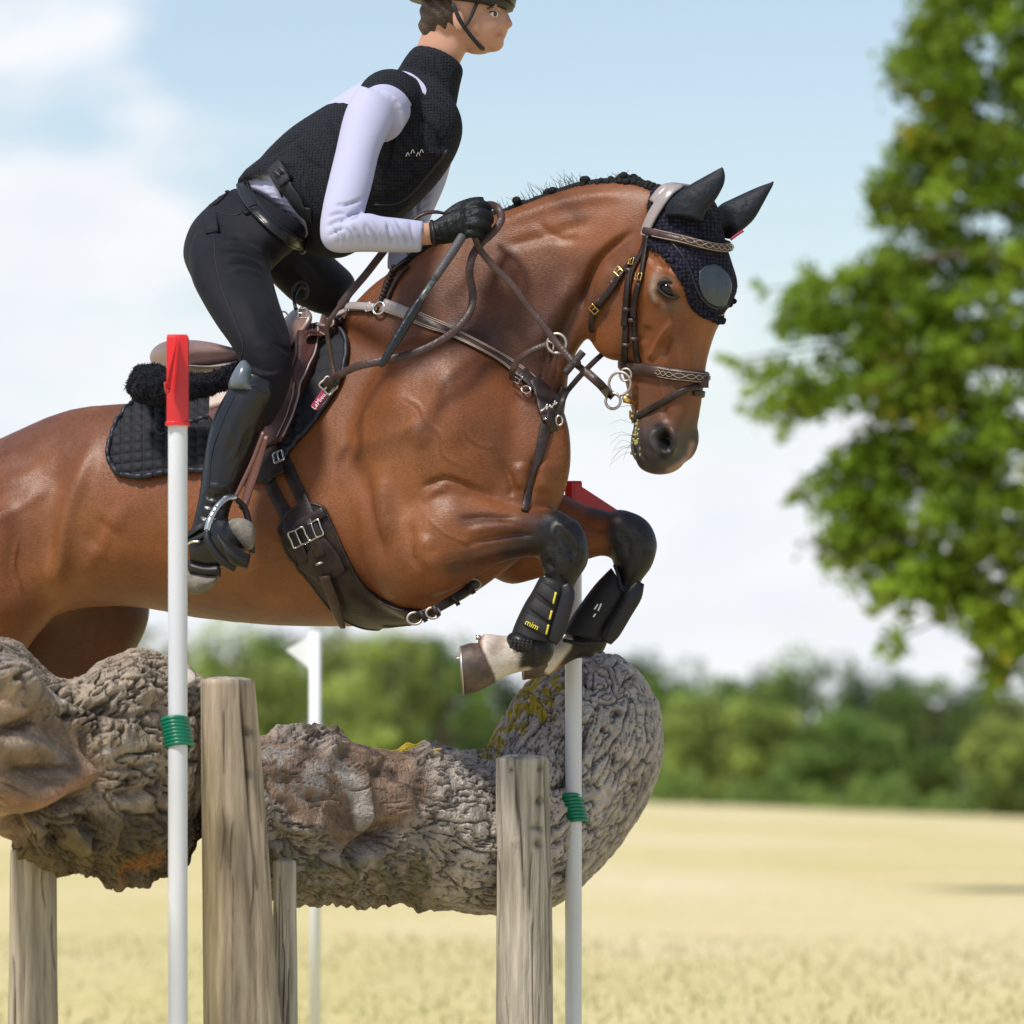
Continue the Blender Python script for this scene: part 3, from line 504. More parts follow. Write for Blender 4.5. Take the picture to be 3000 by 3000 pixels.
for kx, n_, l_ in ((1515, 9, .030), (1560, 14, .045), (1590, 12, .04), (1655, 16, .045), (1670, 10, .05), (1470, 9, .04), (1430, 8, .035), (1800, 6, .03), (1840, 8, .03), (1240, 14, .03), (1200, 12, .03), (1720, 8, .025)):
    for _ in range(n_):
        i = int(np.argmin(np.abs(MANE[:, 0] - kx - rng.normal() * 16))); c = cr_[i] + [0, rng.uniform(-.008, .008), 0]; l = l_ * rng.uniform(.35, .9); dv = np.array([rng.normal(-.35, .35), rng.normal(0, .2), 1.0]); mb.tube([c, c + dv * l * .5, c + dv * l + [rng.normal() * .006, 0, 0]], [.0007, .0005, .0003], 3, m=2)
mb.build('stray_mane_hair', M['mane'], horse)
mb = MB()
for _ in range(12):
    c, n_ = project(1850 + rng.uniform(-8, 20), 1250 + rng.uniform(-40, 80)); l = rng.uniform(.02, .055); mb.tube([c, c + np.array([-1, -.3, rng.normal(0, .35)]) * l * .6, c + np.array([-1.1, -.3, rng.normal(-.2, .4)]) * l], [.0004, .0003, .0002], 3, m=2)
mb.build('whisker', M['mane'], horse)
# ---------------------------------------------------------------- ground
def gz(x, y):
    far = np.clip((y + D0 - 40) / 200, 0, 1); return far * (-0.55 - 0.028 * x) * 0.9
gx = np.r_[np.linspace(-900, -40, 12), np.linspace(-34, 34, 60), np.linspace(40, 900, 12)]; gy = np.r_[np.linspace(-20, 60, 60), np.linspace(64, 300, 60), np.linspace(320, 2600, 16)]
GX, GY = np.meshgrid(gx, gy); dep = np.clip((GY + D0 - 40) / 200, 0, 1)
gzv = dep * (0.12 - np.clip(0.042 * (GX - 6), -.9, .95)) * np.clip(1.2 - (GY - 240) / 700, 0, 1)
gzv = np.where(GY < 60, gzv + .02 * np.sin(GX * .7) * np.sin(GY * .4), gzv)
gv = np.stack([GX.ravel(), GY.ravel(), gzv.ravel()], 1); nx_ = len(gx)
gf = [(j * nx_ + i, j * nx_ + i + 1, (j + 1) * nx_ + i + 1, (j + 1) * nx_ + i) for j in range(len(gy) - 1) for i in range(nx_ - 1)]
def ground_z(x, y):
    dp = min(max((y + D0 - 40) / 200, 0), 1); return dp * (0.12 - min(max(0.042 * (x - 6), -.9), .95)) * min(max(1.2 - (y - 240) / 700, 0), 1)
m = bpy.data.materials.new('dry_meadow'); m.use_nodes = True; nt = m.node_tree; N = nt.nodes; L = nt.links; b = N['Principled BSDF']
t = N.new('ShaderNodeTexCoord'); a1 = N.new('ShaderNodeTexNoise'); a1.inputs['Scale'].default_value = 0.12; a1.inputs['Detail'].default_value = 6
mpg = N.new('ShaderNodeMapping'); mpg.inputs['Scale'].default_value = (1.0, 0.35, 1); L.new(t.outputs['Object'], mpg.inputs[0]); L.new(mpg.outputs[0], a1.inputs['Vector'])
r1 = N.new('ShaderNodeValToRGB'); e = r1.color_ramp.elements; e[0].position = .36; e[0].color = (.50, .44, .19, 1); e[1].position = .66; e[1].color = (.63, .54, .35, 1); x_ = e.new(.5); x_.color = (.57, .49, .26, 1)
L.new(a1.outputs[0], r1.inputs[0]); a2 = N.new('ShaderNodeTexNoise'); a2.inputs['Scale'].default_value = 9; a2.inputs['Detail'].default_value = 8; L.new(t.outputs['Object'], a2.inputs['Vector'])
q = N.new('ShaderNodeMix'); q.data_type = 'RGBA'; q.blend_type = 'OVERLAY'; q.inputs[0].default_value = .5; L.new(r1.outputs[0], q.inputs[6]); L.new(a2.outputs[0], q.inputs[7]); L.new(q.outputs[2], b.inputs['Base Color'])
b.inputs['Roughness'].default_value = .95; b.inputs['Specular IOR Level'].default_value = .1
M['field'] = m
go = mk('field', gv, gf, m, loc=(0, 0, 0)); tag(go, kind='structure')
# grass blades round the fence
def leafmat(name, c1, c2, scale, trans=.35):
    m = bpy.data.materials.new(name); m.use_nodes = True; nt = m.node_tree; N = nt.nodes; L = nt.links; N.clear()
    o = N.new('ShaderNodeOutputMaterial'); df_ = N.new('ShaderNodeBsdfPrincipled'); df_.inputs['Roughness'].default_value = .6; df_.inputs['Specular IOR Level'].default_value = .25
    tr_ = N.new('ShaderNodeBsdfTranslucent'); mx = N.new('ShaderNodeMixShader'); mx.inputs[0].default_value = trans
    t = N.new('ShaderNodeTexCoord'); n = N.new('ShaderNodeTexNoise'); n.inputs['Scale'].default_value = scale; n.inputs['Detail'].default_value = 3; L.new(t.outputs['Object'], n.inputs['Vector'])
    r = N.new('ShaderNodeMapRange'); r.inputs[1].default_value = .35; r.inputs[2].default_value = .65; L.new(n.outputs[0], r.inputs[0])
    c = N.new('ShaderNodeMix'); c.data_type = 'RGBA'; c.inputs[6].default_value = c1 + (1,); c.inputs[7].default_value = c2 + (1,); L.new(r.outputs[0], c.inputs[0])
    a = N.new('ShaderNodeVertexColor'); a.layer_name = 'pigment'; y = N.new('ShaderNodeMix'); y.data_type = 'RGBA'; y.blend_type = 'MULTIPLY'; y.inputs[0].default_value = 1
    L.new(c.outputs[2], y.inputs[6]); L.new(a.outputs[0], y.inputs[7])
    L.new(y.outputs[2], df_.inputs['Base Color']); L.new(y.outputs[2], tr_.inputs['Color']); L.new(df_.outputs[0], mx.inputs[1]); L.new(tr_.outputs[0], mx.inputs[2]); L.new(mx.outputs[0], o.inputs[0]); return m
M['leaf_near'] = leafmat('maple_leaf', (.17, .28, .018), (.27, .38, .035), 1.2, .45)
M['leaf_far'] = leafmat('woodland_leaf', (.13, .22, .05), (.22, .31, .07), .25)
M['leaf_far2'] = leafmat('pale_woodland_leaf', (.27, .35, .085), (.36, .41, .11), .25)
M['leaf_far3'] = leafmat('dark_woodland_leaf', (.075, .14, .05), (.12, .20, .06), .25)
M['blade'] = leafmat('dry_grass', (.42, .37, .16), (.25, .27, .08), .8)
M['bark_far'] = mat('brown_bark', (.10, .08, .06), .9, bump=.4, bscale=8)
def leaves(name, c, size, mt, parent=None, tint=None, nrm=None, flat=.6):
    """one small folded leaf (two faces) at every row of c"""
    n = len(c); a = rng.normal(size=(n, 3)); a /= np.linalg.norm(a, axis=1)[:, None]; b = rng.normal(size=(n, 3)); b -= a * (a * b).sum(1)[:, None]; b /= np.linalg.norm(b, axis=1)[:, None]
    nn = np.cross(a, b); s = size * rng.uniform(.6, 1.25, n)[:, None]
    p0 = c - a * s; p1 = c + b * s * flat + nn * s * .25; p2 = c + a * s; p3 = c - b * s * flat + nn * s * .25
    v = np.stack([p0, p1, p2, p3], 1).reshape(-1, 3); k = np.arange(n) * 4
    f = np.stack([k, k + 1, k + 2], 1).tolist() + np.stack([k, k + 2, k + 3], 1).tolist()
    tn = np.ones((n, 3)) if tint is None else tint
    me = bpy.data.meshes.new(name); off = root_loc(parent) if parent is not None else np.array([c[:, 0].mean(), c[:, 1].mean(), c[:, 2].min()])
    me.vertices.add(len(v)); me.vertices.foreach_set('co', (v - off).ravel()); me.loops.add(len(f) * 3); me.polygons.add(len(f))
    me.loops.foreach_set('vertex_index', np.array(f).ravel()); me.polygons.foreach_set('loop_start', np.arange(len(f)) * 3); me.update(calc_edges=True)
    ca = me.color_attributes.new('pigment', 'FLOAT_COLOR', 'POINT'); ca.data.foreach_set('color', np.c_[np.repeat(tn, 4, 0), np.ones(n * 4)].astype(np.float32).ravel())
    me.materials.append(mt); o = bpy.data.objects.new(name, me); COL.objects.link(o)
    if parent is not None: o.parent = parent
    else: o.location = tuple(off)
    return o
n = 26000; bx = np.c_[rng.uniform(-6, 8, n), -3 + 22 * rng.random(n) ** 1.3]
bh = rng.uniform(.02, .06, n); an = rng.uniform(0, 6.28, n); bw = .004; dx, dy = np.cos(an), np.sin(an); lx, ly = rng.normal(0, .03, n), rng.normal(0, .03, n)
v = np.stack([np.c_[bx[:, 0] - dx * bw, bx[:, 1] - dy * bw, np.zeros(n)], np.c_[bx[:, 0] + dx * bw, bx[:, 1] + dy * bw, np.zeros(n)], np.c_[bx[:, 0] + lx, bx[:, 1] + ly, bh]], 1).reshape(-1, 3)
gr = mk('grass', v, [(3 * i, 3 * i + 1, 3 * i + 2) for i in range(n)], M['blade'], smooth=False, colors=np.repeat(rng.uniform(.7, 1.3, (n, 1)) * np.ones((1, 3)), 3, 0), loc=(0, 0, 0))
tag(gr, 'dry yellow grass growing round the foot of the log fence', 'grass', kind='stuff')
# ---------------------------------------------------------------- the wood beyond the field
def far_point(px, dist, py=None):
    x = (px - 1500) / S / D0 * dist; y = dist - D0; return x, y, ground_z(x, y)
def ztop(py, dist): return CAMZ + (HY - py) / S / D0 * dist
def blobtree(cx, cy, z0, z1, w, nclump, nleaf, size, mt, name, label, group, col=1.0):
    root = thing(name, (cx, cy, z0), label, 'tree', group)
    h = z1 - z0; mb = MB(); tr = h * .025 + .06
    mb.tube([(cx, cy, z0 - .1), (cx + .1, cy, z0 + h * .3), (cx - .05, cy, z0 + h * .55), (cx, cy, z0 + h * .85)], [tr * 1.4, tr, tr * .7, tr * .2], 8)
    for k in range(7):
        zz = z0 + h * rng.uniform(.25, .7); a = rng.uniform(0, 6.28); l = w * rng.uniform(.25, .42)
        mb.tube([(cx, cy, zz), (cx + math.cos(a) * l * .5, cy + math.sin(a) * l * .5, zz + l * .3), (cx + math.cos(a) * l, cy + math.sin(a) * l, zz + l * .7)], [tr * .5, tr * .35, tr * .1], 6)
    mb.build('trunk', M['bark_far'], root)
    cc = []; 
    while len(cc) < nclump:
        q = rng.uniform(-1, 1, 3); r = np.linalg.norm(q)
        if r < 1 and r > .35: cc.append(q * [w / 2 * .84, w / 2 * .84, h * .44] + [cx, cy, z0 + h * .52])
    cc = np.array(cc); rad = rng.uniform(.10, .19, nclump) * w
    idx = rng.integers(0, nclump, nleaf); q = rng.normal(size=(nleaf, 3)); q /= np.linalg.norm(q, axis=1)[:, None]
    pts = cc[idx] + q * (rad[idx] * rng.uniform(.55, 1.05, nleaf))[:, None] * [1, 1, .8]
    keepm = pts[:, 2] > z0 + .05; pts = pts[keepm]; tn = np.repeat(rng.uniform(.45, 1.5, nclump)[:, None] * np.ones((1, 3)), 1, 0)[idx[keepm]] * col * rng.uniform(.8, 1.2, (len(pts), 1))
    leaves('crown', pts, size, mt, root, tn); return root
FT = [ # px, top py, dist, width px, material, label
 (-60, 1900, 300, 420, 'leaf_far', 'tree at the far left edge of the wood, beyond the gnarled left log'),
 (330, 1815, 250, 420, 'leaf_far2', 'pale rounded tree showing between the horse thigh and the white flag pole'),
 (620, 1810, 235, 420, 'leaf_far2', 'yellow green tree behind the tall left post, under the horse belly'),
 (800, 1815, 260, 330, 'leaf_far', 'mid green tree just left of the far white flag'),
 (980, 1808, 235, 380, 'leaf_far2', 'light green rounded tree just right of the far white flag'),
 (1150, 1825, 225, 360, 'leaf_far2', 'broad pale tree under the girth, beyond the middle of the log'),
 (1300, 1845, 245, 360, 'leaf_far', 'green tree behind the white hoof of the tucked foreleg'),
 (1480, 1975, 270, 330, 'leaf_far3', 'dark bluish tree seen just left of the upturned log end'),
 (1660, 1950, 280, 330, 'leaf_far3', 'tree of the wood hidden mostly by the upturned log end'),
 (1850, 1882, 300, 300, 'leaf_far3', 'dark tall tree rising right above the upturned log end'),
 (1990, 1915, 275, 330, 'leaf_far', 'green tree first right of the upturned log end'),
 (2060, 2020, 250, 260, 'leaf_far2', 'low bright bush at the field edge, right of the upturned log'),
 (2180, 1930, 270, 330, 'leaf_far', 'mid green tree second right of the upturned log end'),
 (2230, 2010, 245, 230, 'leaf_far2', 'pale olive bush in front of the wood, left of its tallest crown'),
 (2370, 1885, 262, 400, 'leaf_far', 'tallest broad tree in the middle of the wood at right'),
 (2560, 1925, 265, 330, 'leaf_far3', 'dark tree right of the tallest crown in the wood'),
 (2480, 2060, 240, 340, 'leaf_far', 'lower leafy tree at the field edge below the tallest crown'),
 (2700, 1945, 262, 340, 'leaf_far', 'tree of the wood behind the hanging tips of the near maple'),
 (2850, 1985, 275, 300, 'leaf_far3', 'dark tree of the wood at right, between two hanging maple tips'),
 (2950, 2060, 235, 260, 'leaf_far2', 'pale grey green tree at the right edge of the field'),
 (3090, 1960, 255, 360, 'leaf_far', 'last tree of the wood, cut by the right edge of the picture')]
for px, py, dist, wpx, mm, lab in FT:
    cx, cy, z0 = far_point(px, dist); ww = wpx / S / D0 * dist * 1.1
    blobtree(cx, cy, z0 - .3, ztop(py, dist), ww, 55, 5200, .15, M[mm], 'woodland_tree', lab, 'trees of the wood beyond the field')
# dense undergrowth closing the foot of the wood
n = 100000; u = rng.uniform(-2600, 5600, n); dist = 285 + rng.uniform(0, 14, n); xx = (u - 1500) / S / D0 * dist; yy = dist - D0
top = 4.6 + 1.3 * np.sin(u * .012) + .8 * np.sin(u * .031 + 1) + 1.8 * np.clip(np.abs(u - 1500) / 300 - 5.5, 0, 1); zz = np.array([ground_z(a, b_) for a, b_ in zip(xx, yy)]) + top * rng.random(n) ** .8
o = leaves('undergrowth', np.c_[xx, yy, zz], .2, M['leaf_far3'], None, np.repeat(rng.uniform(.6, 1.3, (n, 1)), 3, 1)); tag(o, 'dense dark undergrowth filling the gaps between the trees of the wood', 'undergrowth', kind='stuff')
n = 30000; u = rng.uniform(-2600, 5600, n); dist = 228 + 6 * np.sin(u * .009) + rng.uniform(0, 6, n); xx = (u - 1500) / S / D0 * dist; yy = dist - D0
zz = np.array([ground_z(a, b_) for a, b_ in zip(xx, yy)]) + (1.1 + .5 * np.sin(u * .02) + .3 * np.sin(u * .053)) * rng.random(n)
o = leaves('shrubs', np.c_[xx, yy, zz], .16, M['leaf_far'], None, np.repeat(rng.uniform(.6, 1.3, (n, 1)), 3, 1)); tag(o, 'low shrubs along the edge of the dry field in front of the wood', 'shrubs', kind='stuff')
# ---------------------------------------------------------------- the near maple at the right
TD = 31.0        # metres behind the horse
def TP(px, py, dd=0.0): return P(px, py, TD + dd)
trx = 3560; base = TP(trx, 0); troot = thing('maple_tree', (base[0], base[1], 0), 'leafy green maple overhanging from the right, its trunk out of view', 'tree')
mb = MB(); g0 = (base[0], base[1], -.1)
mb.tube([g0, TP(trx - 10, 2000), TP(trx + 10, 1500), TP(trx - 20, 900), TP(trx, 200), TP(trx, -500)], [.42, .33, .3, .25, .17, .06], 14)
FOL = [(2980, 480, 170), (2800, 500, 120), (2700, 520, 105), (2620, 560, 60), (2590, 640, 45), (2900, 650, 190), (2720, 700, 110), (2620, 790, 80), (2560, 860, 90), (2480, 820, 42), (2420, 830, 38), (2370, 800, 30), (2340, 850, 36), (2300, 880, 30), (2240, 860, 16), (2215, 835, 12), (2390, 910, 55), (2340, 940, 40), (2290, 950, 32), (2300, 980, 26), (2450, 930, 55),
       (2800, 880, 170), (2960, 900, 180), (2660, 960, 110), (2560, 1000, 50), (2500, 1030, 45), (2420, 1050, 36), (2350, 1090, 36), (2290, 1080, 34), (2250, 1100, 40), (2190, 1090, 26), (2140, 1060, 20), (2110, 1050, 12), (2200, 1150, 26), (2170, 1200, 16), (2230, 1210, 32), (2280, 1180, 42), (2340, 1150, 46), (2400, 1160, 46), (2460, 1110, 40), (2300, 1250, 26), (2285, 1285, 14), (2360, 1210, 22),
       (2560, 1120, 80), (2680, 1110, 100), (2800, 1080, 130), (2950, 1120, 150), (2700, 1250, 110), (2620, 1300, 70), (2560, 1330, 50), (2500, 1350, 36), (2450, 1330, 26), (2420, 1380, 28), (2380, 1420, 30), (2350, 1450, 28), (2320, 1460, 18), (2560, 1410, 70), (2480, 1430, 55), (2420, 1480, 45), (2820, 1300, 140), (2960, 1350, 150), (2700, 1420, 120), (2580, 1520, 90), (2500, 1540, 66), (2470, 1600, 50), (2440, 1640, 26), (2420, 1655, 14),
       (2560, 1640, 60), (2620, 1700, 46), (2580, 1760, 26), (2550, 1790, 18), (2560, 1790, 12), (2720, 1560, 120), (2870, 1520, 130), (2990, 1560, 120), (2700, 1680, 80), (2800, 1680, 80), (2930, 1700, 110), (2650, 1800, 26), (2620, 1860, 30), (2580, 1900, 22), (2640, 1900, 24), (2610, 1930, 16), (2760, 1760, 42), (2770, 1820, 28), (2870, 1800, 60), (2960, 1830, 80), (2890, 1880, 40), (2940, 1930, 46), (2910, 2000, 36), (2900, 2040, 22), (2990, 1900, 30),
       (3100, 500, 260), (3150, 900, 260), (3150, 1300, 260), (3150, 1650, 220), (3400, 700, 330), (3400, 1300, 300), (3700, 900, 400), (3650, 1400, 300), (3000, 250, 220), (2820, 360, 120), (2700, 420, 70), (2760, 250, 120), (2680, 200, 60), (2900, 100, 200), (3300, 0, 400), (3700, 100, 450), (2760, 60, 80), (2860, -80, 160), (3060, -300, 300)]
pts = []; tn = []
for (cx, cy, r) in FOL:
    out_ = cx > 3080; dens = .45 if out_ else 1.0; nl = int((220 + r * r * .125) * dens / (2.4 if r > 100 else 1.2)) if not out_ else int(r * r * .016)
    if r > 45:   # several twigs of leaves
        ns = max(6, int(r / 6)) if not out_ else 16; ctr = []
        for _ in range(ns):
            a = rng.uniform(0, 6.28); q_ = r * math.sqrt(rng.random()); ctr.append((cx + q_ * math.cos(a), cy + q_ * math.sin(a), rng.uniform(-r, r) / 380 * 1.6))
        per = max(4, nl // ns)
        for (ax, ay, ad) in ctr:
            sp = rng.uniform(20, 42); g_ = rng.uniform(.4, 1.35); yl = rng.random() < .03
            for _ in range(per):
                p_ = TP(ax + rng.normal() * sp, ay + rng.normal() * sp * .65 + 6, ad + rng.normal() * .12); pts.append(p_); k = g_ * rng.uniform(.85, 1.2); tn.append((k * (1.6 if yl else 1), k * (1.0 if yl else 1), k))
    else:
        g_ = rng.uniform(.7, 1.1)
        for _ in range(max(8, int(r * r * .05) + 6)):
            p_ = TP(cx + rng.normal() * r * .55, cy + rng.normal() * r * .5, rng.normal() * .25); pts.append(p_); tn.append((g_,) * 3)
pts = np.array(pts); tn = np.array(tn); print('maple leaves', len(pts))
leaves('crown', pts, .036, M['leaf_near'], troot, tn, flat=.75)
for tgt in [(2120, 1060), (2180, 1190), (2230, 850), (2330, 1460), (2440, 1640), (2570, 1900), (2900, 2030), (2600, 560), (2700, 240), (2760, 1800), (2600, 1100), (2850, 1400), (2900, 800)]:
    sx, sy = trx - 20, 300 + (tgt[1]) * .75
    p0, p3 = TP(sx, sy), TP(tgt[0], tgt[1], rng.uniform(-.3, .3)); md = (p0 + p3) / 2 + np.array([0, rng.uniform(-.4, .4), .35]); m2 = p0 * .25 + p3 * .75 + np.array([0, 0, .18])
    mb.tube([p0, md, m2, p3], [.09, .05, .02, .005], 6)
mb.build('trunk', M['bark_far'], troot)
# ---------------------------------------------------------------- log fence
def dlog(px): return .47 + (px - 1680) / 1450 * 1.4
def barkmat(name, c1, c2, sc):
    m = mat(name, (1, 1, 1), .9, .2, vcol=True, col2=(.7, .7, .7), cscale=sc, detail=8, bump=1.0, bscale=sc * 3.2); return m
M['bark'] = barkmat('furrowed_bark', None, None, 42)
def plates(q, sx, sy):
    """height of bark plates: 0 in the furrows, 1 on the plates"""
    h = np.empty(len(q)); w = q.copy(); w[:, 0] *= sx; w[:, 1:] *= sy
    for i, p_ in enumerate(w):
        wv = Vector(p_); wv = wv + mnoise.noise_vector(wv * .7) * .7 + mnoise.noise_vector(wv * 3.1) * .16
        a_ = abs(mnoise.noise(wv)); b_ = abs(mnoise.noise(wv * 1.7 + Vector((9, 4, 2)))) * 1.25; c_ = abs(mnoise.noise(Vector((wv.x * 1.9, wv.y * .55, wv.z * .55)))) * 2.2
        h[i] = min(a_, b_, c_ + .03)
    return np.clip(h / .075, 0, 1) ** .8 * (1 + .25 * np.clip(h / .35, 0, 1))
def log_mesh(secs, n, m, sx, sy, hgt, yaw=0.0, loft_up=None):
    a = np.array([list(s) + [0] * (8 - len(s)) for s in secs], float); a = cm(a, m)
    t = np.linspace(0, 2 * math.pi, n, endpoint=False); rings = []; prm = []; s = 0; prev = None
    for q in a:
        A = P(q[0], q[1], q[4]); B = P(q[2], q[3], q[4]); C = (A + B) / 2; U = (A - B) / 2; yw = R(yaw)
        W = np.array([math.sin(yw), math.cos(yw), 0]) * q[5]
        rings.append(C + np.cos(t)[:, None] * U + np.sin(t)[:, None] * W)
        if prev is not None: s += np.linalg.norm(C - prev)
        prev = C; r = np.linalg.norm(U); prm.append(np.c_[np.full(n, s), np.cos(t) * r, np.sin(t) * r])
    return np.array(rings), np.array(prm)
# ---- the long trunk with the upturned end
sec = [(640, 2190, 640, 2590, dlog(640), .17), (760, 2160, 760, 2615, dlog(760), .22), (880, 2138, 890, 2630, dlog(880), .25), (980, 2146, 1000, 2632, dlog(980), .25), (1090, 2186, 1110, 2630, dlog(1090), .235), (1250, 2190, 1270, 2640, dlog(1250), .235),
       (1370, 2212, 1440, 2670, dlog(1400), .25), (1432, 2204, 1610, 2640, dlog(1510), .26), (1470, 2140, 1740, 2540, dlog(1600), .27), (1520, 2058, 1850, 2400, dlog(1680), .27), (1580, 1992, 1918, 2240, dlog(1740), .26), (1640, 1952, 1926, 2100, dlog(1790), .22), (1700, 1930, 1880, 2000, dlog(1800), .16), (1755, 1922, 1815, 1940, dlog(1800), .05)]
rg, prm = log_mesh(sec, 400, 34, 11, 17, 0)
sh = rg.shape; v = rg.reshape(-1, 3); q = prm.reshape(-1, 3)
hgt = plates(q + [0, 3, 1], 9.0, 34.0); grain = np.array([mnoise.noise(Vector((p_[0] * 7, p_[1] * 55, p_[2] * 55))) for p_ in q]); mb = MB(); mb.rings(rg); v0, f0 = mb.arrays(); nn = vnormals(v0, f0)
# make sure the normals point outward
cen = np.repeat(rg.mean(1), sh[1], 0); sgn = np.sign(((v0 - cen) * nn).sum(1)); nn = nn * sgn[:, None]
x, y, d = PX(v0)
big_n = np.array([mnoise.noise(Vector(p_)) for p_ in q * 5.0]); fin = np.array([mnoise.noise(Vector(p_)) for p_ in q * 46.0]); med = np.array([mnoise.noise(Vector(p_)) for p_ in q * 17.0])
def near_to(lines, r):
    g = np.zeros(len(x))
    for l in lines: g = np.maximum(g, np.clip(1 - pdist(x + med * 25, y + big_n * 25, l)[0] / r, 0, 1))
    return np.clip(g * 3, 0, 1)
bare = np.maximum(near_to([[(1040, 2400), (1150, 2300), (1090, 2230)], [(1060, 2330)]], 130), near_to([[(800, 2220), (900, 2230), (960, 2290)], [(830, 2290), (900, 2340)]], 80))      # barkless wood
rough = np.clip((1350 - x) / 120, 0, 1) * np.clip(1 - bare, 0, 1)                                              # crumbling mossy bark
disp = (hgt * .011 + big_n * .009 + fin * .0035 + med * .003) * (1 - bare) + bare * (-.004 + med * .004 + grain * .003 - np.clip(.06 - np.abs(grain), 0, .06) * .07) + rough * (fin * .007 + med * .012)
v1 = v0 + nn * disp[:, None]
v1 = sculpt(v1, nn, [([(1120, 2250), (1080, 2230), (1010, 2260)], 40, 14), ([(1180, 2380), (1120, 2440), (1040, 2500), (1030, 2560)], 22, -40), ([(985, 2215), (1020, 2250), (1050, 2300), (1062, 2400), (1060, 2440)], 14, 30), ([(1140, 2290), (1180, 2350), (1160, 2440)], 30, 24),
                     ([(790, 2270), (860, 2300), (960, 2390)], 22, -16), ([(930, 2150), (1030, 2190), (1080, 2230)], 16, 14), ([(700, 2420), (900, 2480), (1010, 2530)], 30, -18), ([(850, 2400), (950, 2440)], 30, 18)])
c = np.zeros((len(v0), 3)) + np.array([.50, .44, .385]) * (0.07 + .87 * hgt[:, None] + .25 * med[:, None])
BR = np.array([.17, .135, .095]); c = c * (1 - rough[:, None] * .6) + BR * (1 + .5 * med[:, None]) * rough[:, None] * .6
c = c * (1 - bare[:, None]) + np.array([.22, .15, .105]) * (1 + .5 * grain[:, None] + .5 * med[:, None]) * bare[:, None]
def paint(lines, r, colr, k=1.0, up=None, patchy=0.0):
    g = np.zeros(len(x))
    for l in lines: g = np.maximum(g, np.clip((r - pdist(x, y, l)[0] + med * r * .5) / (r * .5), 0, 1))
    g = g * k * (np.clip((fin * 1.2 + med) * 4 + .9, 0, 1) if patchy else 1)
    c[:] = c * (1 - g[:, None]) + np.asarray(colr) * g[:, None]
paint([[(1480, 2170), (1560, 2080), (1600, 1990)], [(1640, 2000), (1600, 2100)], [(1460, 2190), (1500, 2150)]], 46, (.50, .38, .03), .95, patchy=1)
paint([[(1150, 2185), (1220, 2190)], [(1400, 2225), (1430, 2228)], [(1270, 2210)], [(1000, 2150), (1020, 2158)]], 13, (.45, .33, .03), 1, patchy=1)
paint([[(1000, 2250), (1040, 2320), (1062, 2420)]], 22, (.37, .34, .31), .9, patchy=0); paint([[(790, 2200), (880, 2240), (960, 2270)]], 40, (.34, .31, .285), .75, patchy=1); paint([[(850, 2300), (950, 2330)]], 40, (.30, .28, .27), .6, patchy=1)
paint([[(1080, 2200), (1180, 2300)], [(900, 2150), (1000, 2160), (1060, 2190)]], 22, (.08, .055, .045), .8, patchy=1)
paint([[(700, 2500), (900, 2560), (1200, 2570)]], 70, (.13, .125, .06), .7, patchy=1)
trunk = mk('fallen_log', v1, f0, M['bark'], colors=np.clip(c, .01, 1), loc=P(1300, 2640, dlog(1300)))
tag(trunk, 'long furrowed log with yellow lichen and a thick upturned end', 'log')
# ---- the gnarled left log
sec = [(-330, 1900, -330, 2420, dlog(-330), .2), (-200, 1880, -200, 2440, dlog(-200), .24), (-60, 1895, -60, 2440, dlog(-60), .25), (20, 1908, 20, 2450, dlog(20), .24), (80, 1938, 80, 2480, dlog(80), .23), (150, 1984, 160, 2525, dlog(150), .215), (230, 1984, 240, 2550, dlog(230), .215), (310, 1944, 310, 2562, dlog(310), .22),
       (400, 1935, 400, 2560, dlog(400), .225), (480, 1955, 480, 2535, dlog(480), .215), (545, 1985, 545, 2480, dlog(545), .19), (590, 2020, 585, 2400, dlog(585), .155), (606, 2090, 603, 2320, dlog(600), .09)]
rg, prm = log_mesh(sec, 320, 30, 11, 17, 0)
sh = rg.shape; q = prm.reshape(-1, 3); hgt = plates(q + [7, 0, 2], 8.0, 20.0); grain = np.array([mnoise.noise(Vector((p_[0] * 6, p_[1] * 45, p_[2] * 45))) for p_ in q]); mb = MB(); mb.rings(rg); v0, f0 = mb.arrays(); nn = vnormals(v0, f0)
cen = np.repeat(rg.mean(1), sh[1], 0); nn = nn * np.sign(((v0 - cen) * nn).sum(1))[:, None]; x, y, d = PX(v0)
big_n = np.array([mnoise.noise(Vector(p_)) for p_ in q * 4.0 + 9]); fin = np.array([mnoise.noise(Vector(p_)) for p_ in q * 46.0]); med = np.array([mnoise.noise(Vector(p_)) for p_ in q * 15.0])
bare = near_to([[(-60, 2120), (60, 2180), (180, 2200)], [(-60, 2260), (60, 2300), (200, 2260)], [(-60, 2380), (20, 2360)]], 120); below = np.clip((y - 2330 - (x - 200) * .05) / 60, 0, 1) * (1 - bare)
disp = (hgt * .014 + fin * .003 + med * .006) * (1 - bare) + bare * (med * .003 + grain * .0035 - np.clip(.06 - np.abs(grain), 0, .06) * .07) + big_n * .024 + below * (fin * .007 + med * .016)
v1 = v0 + nn * disp[:, None]
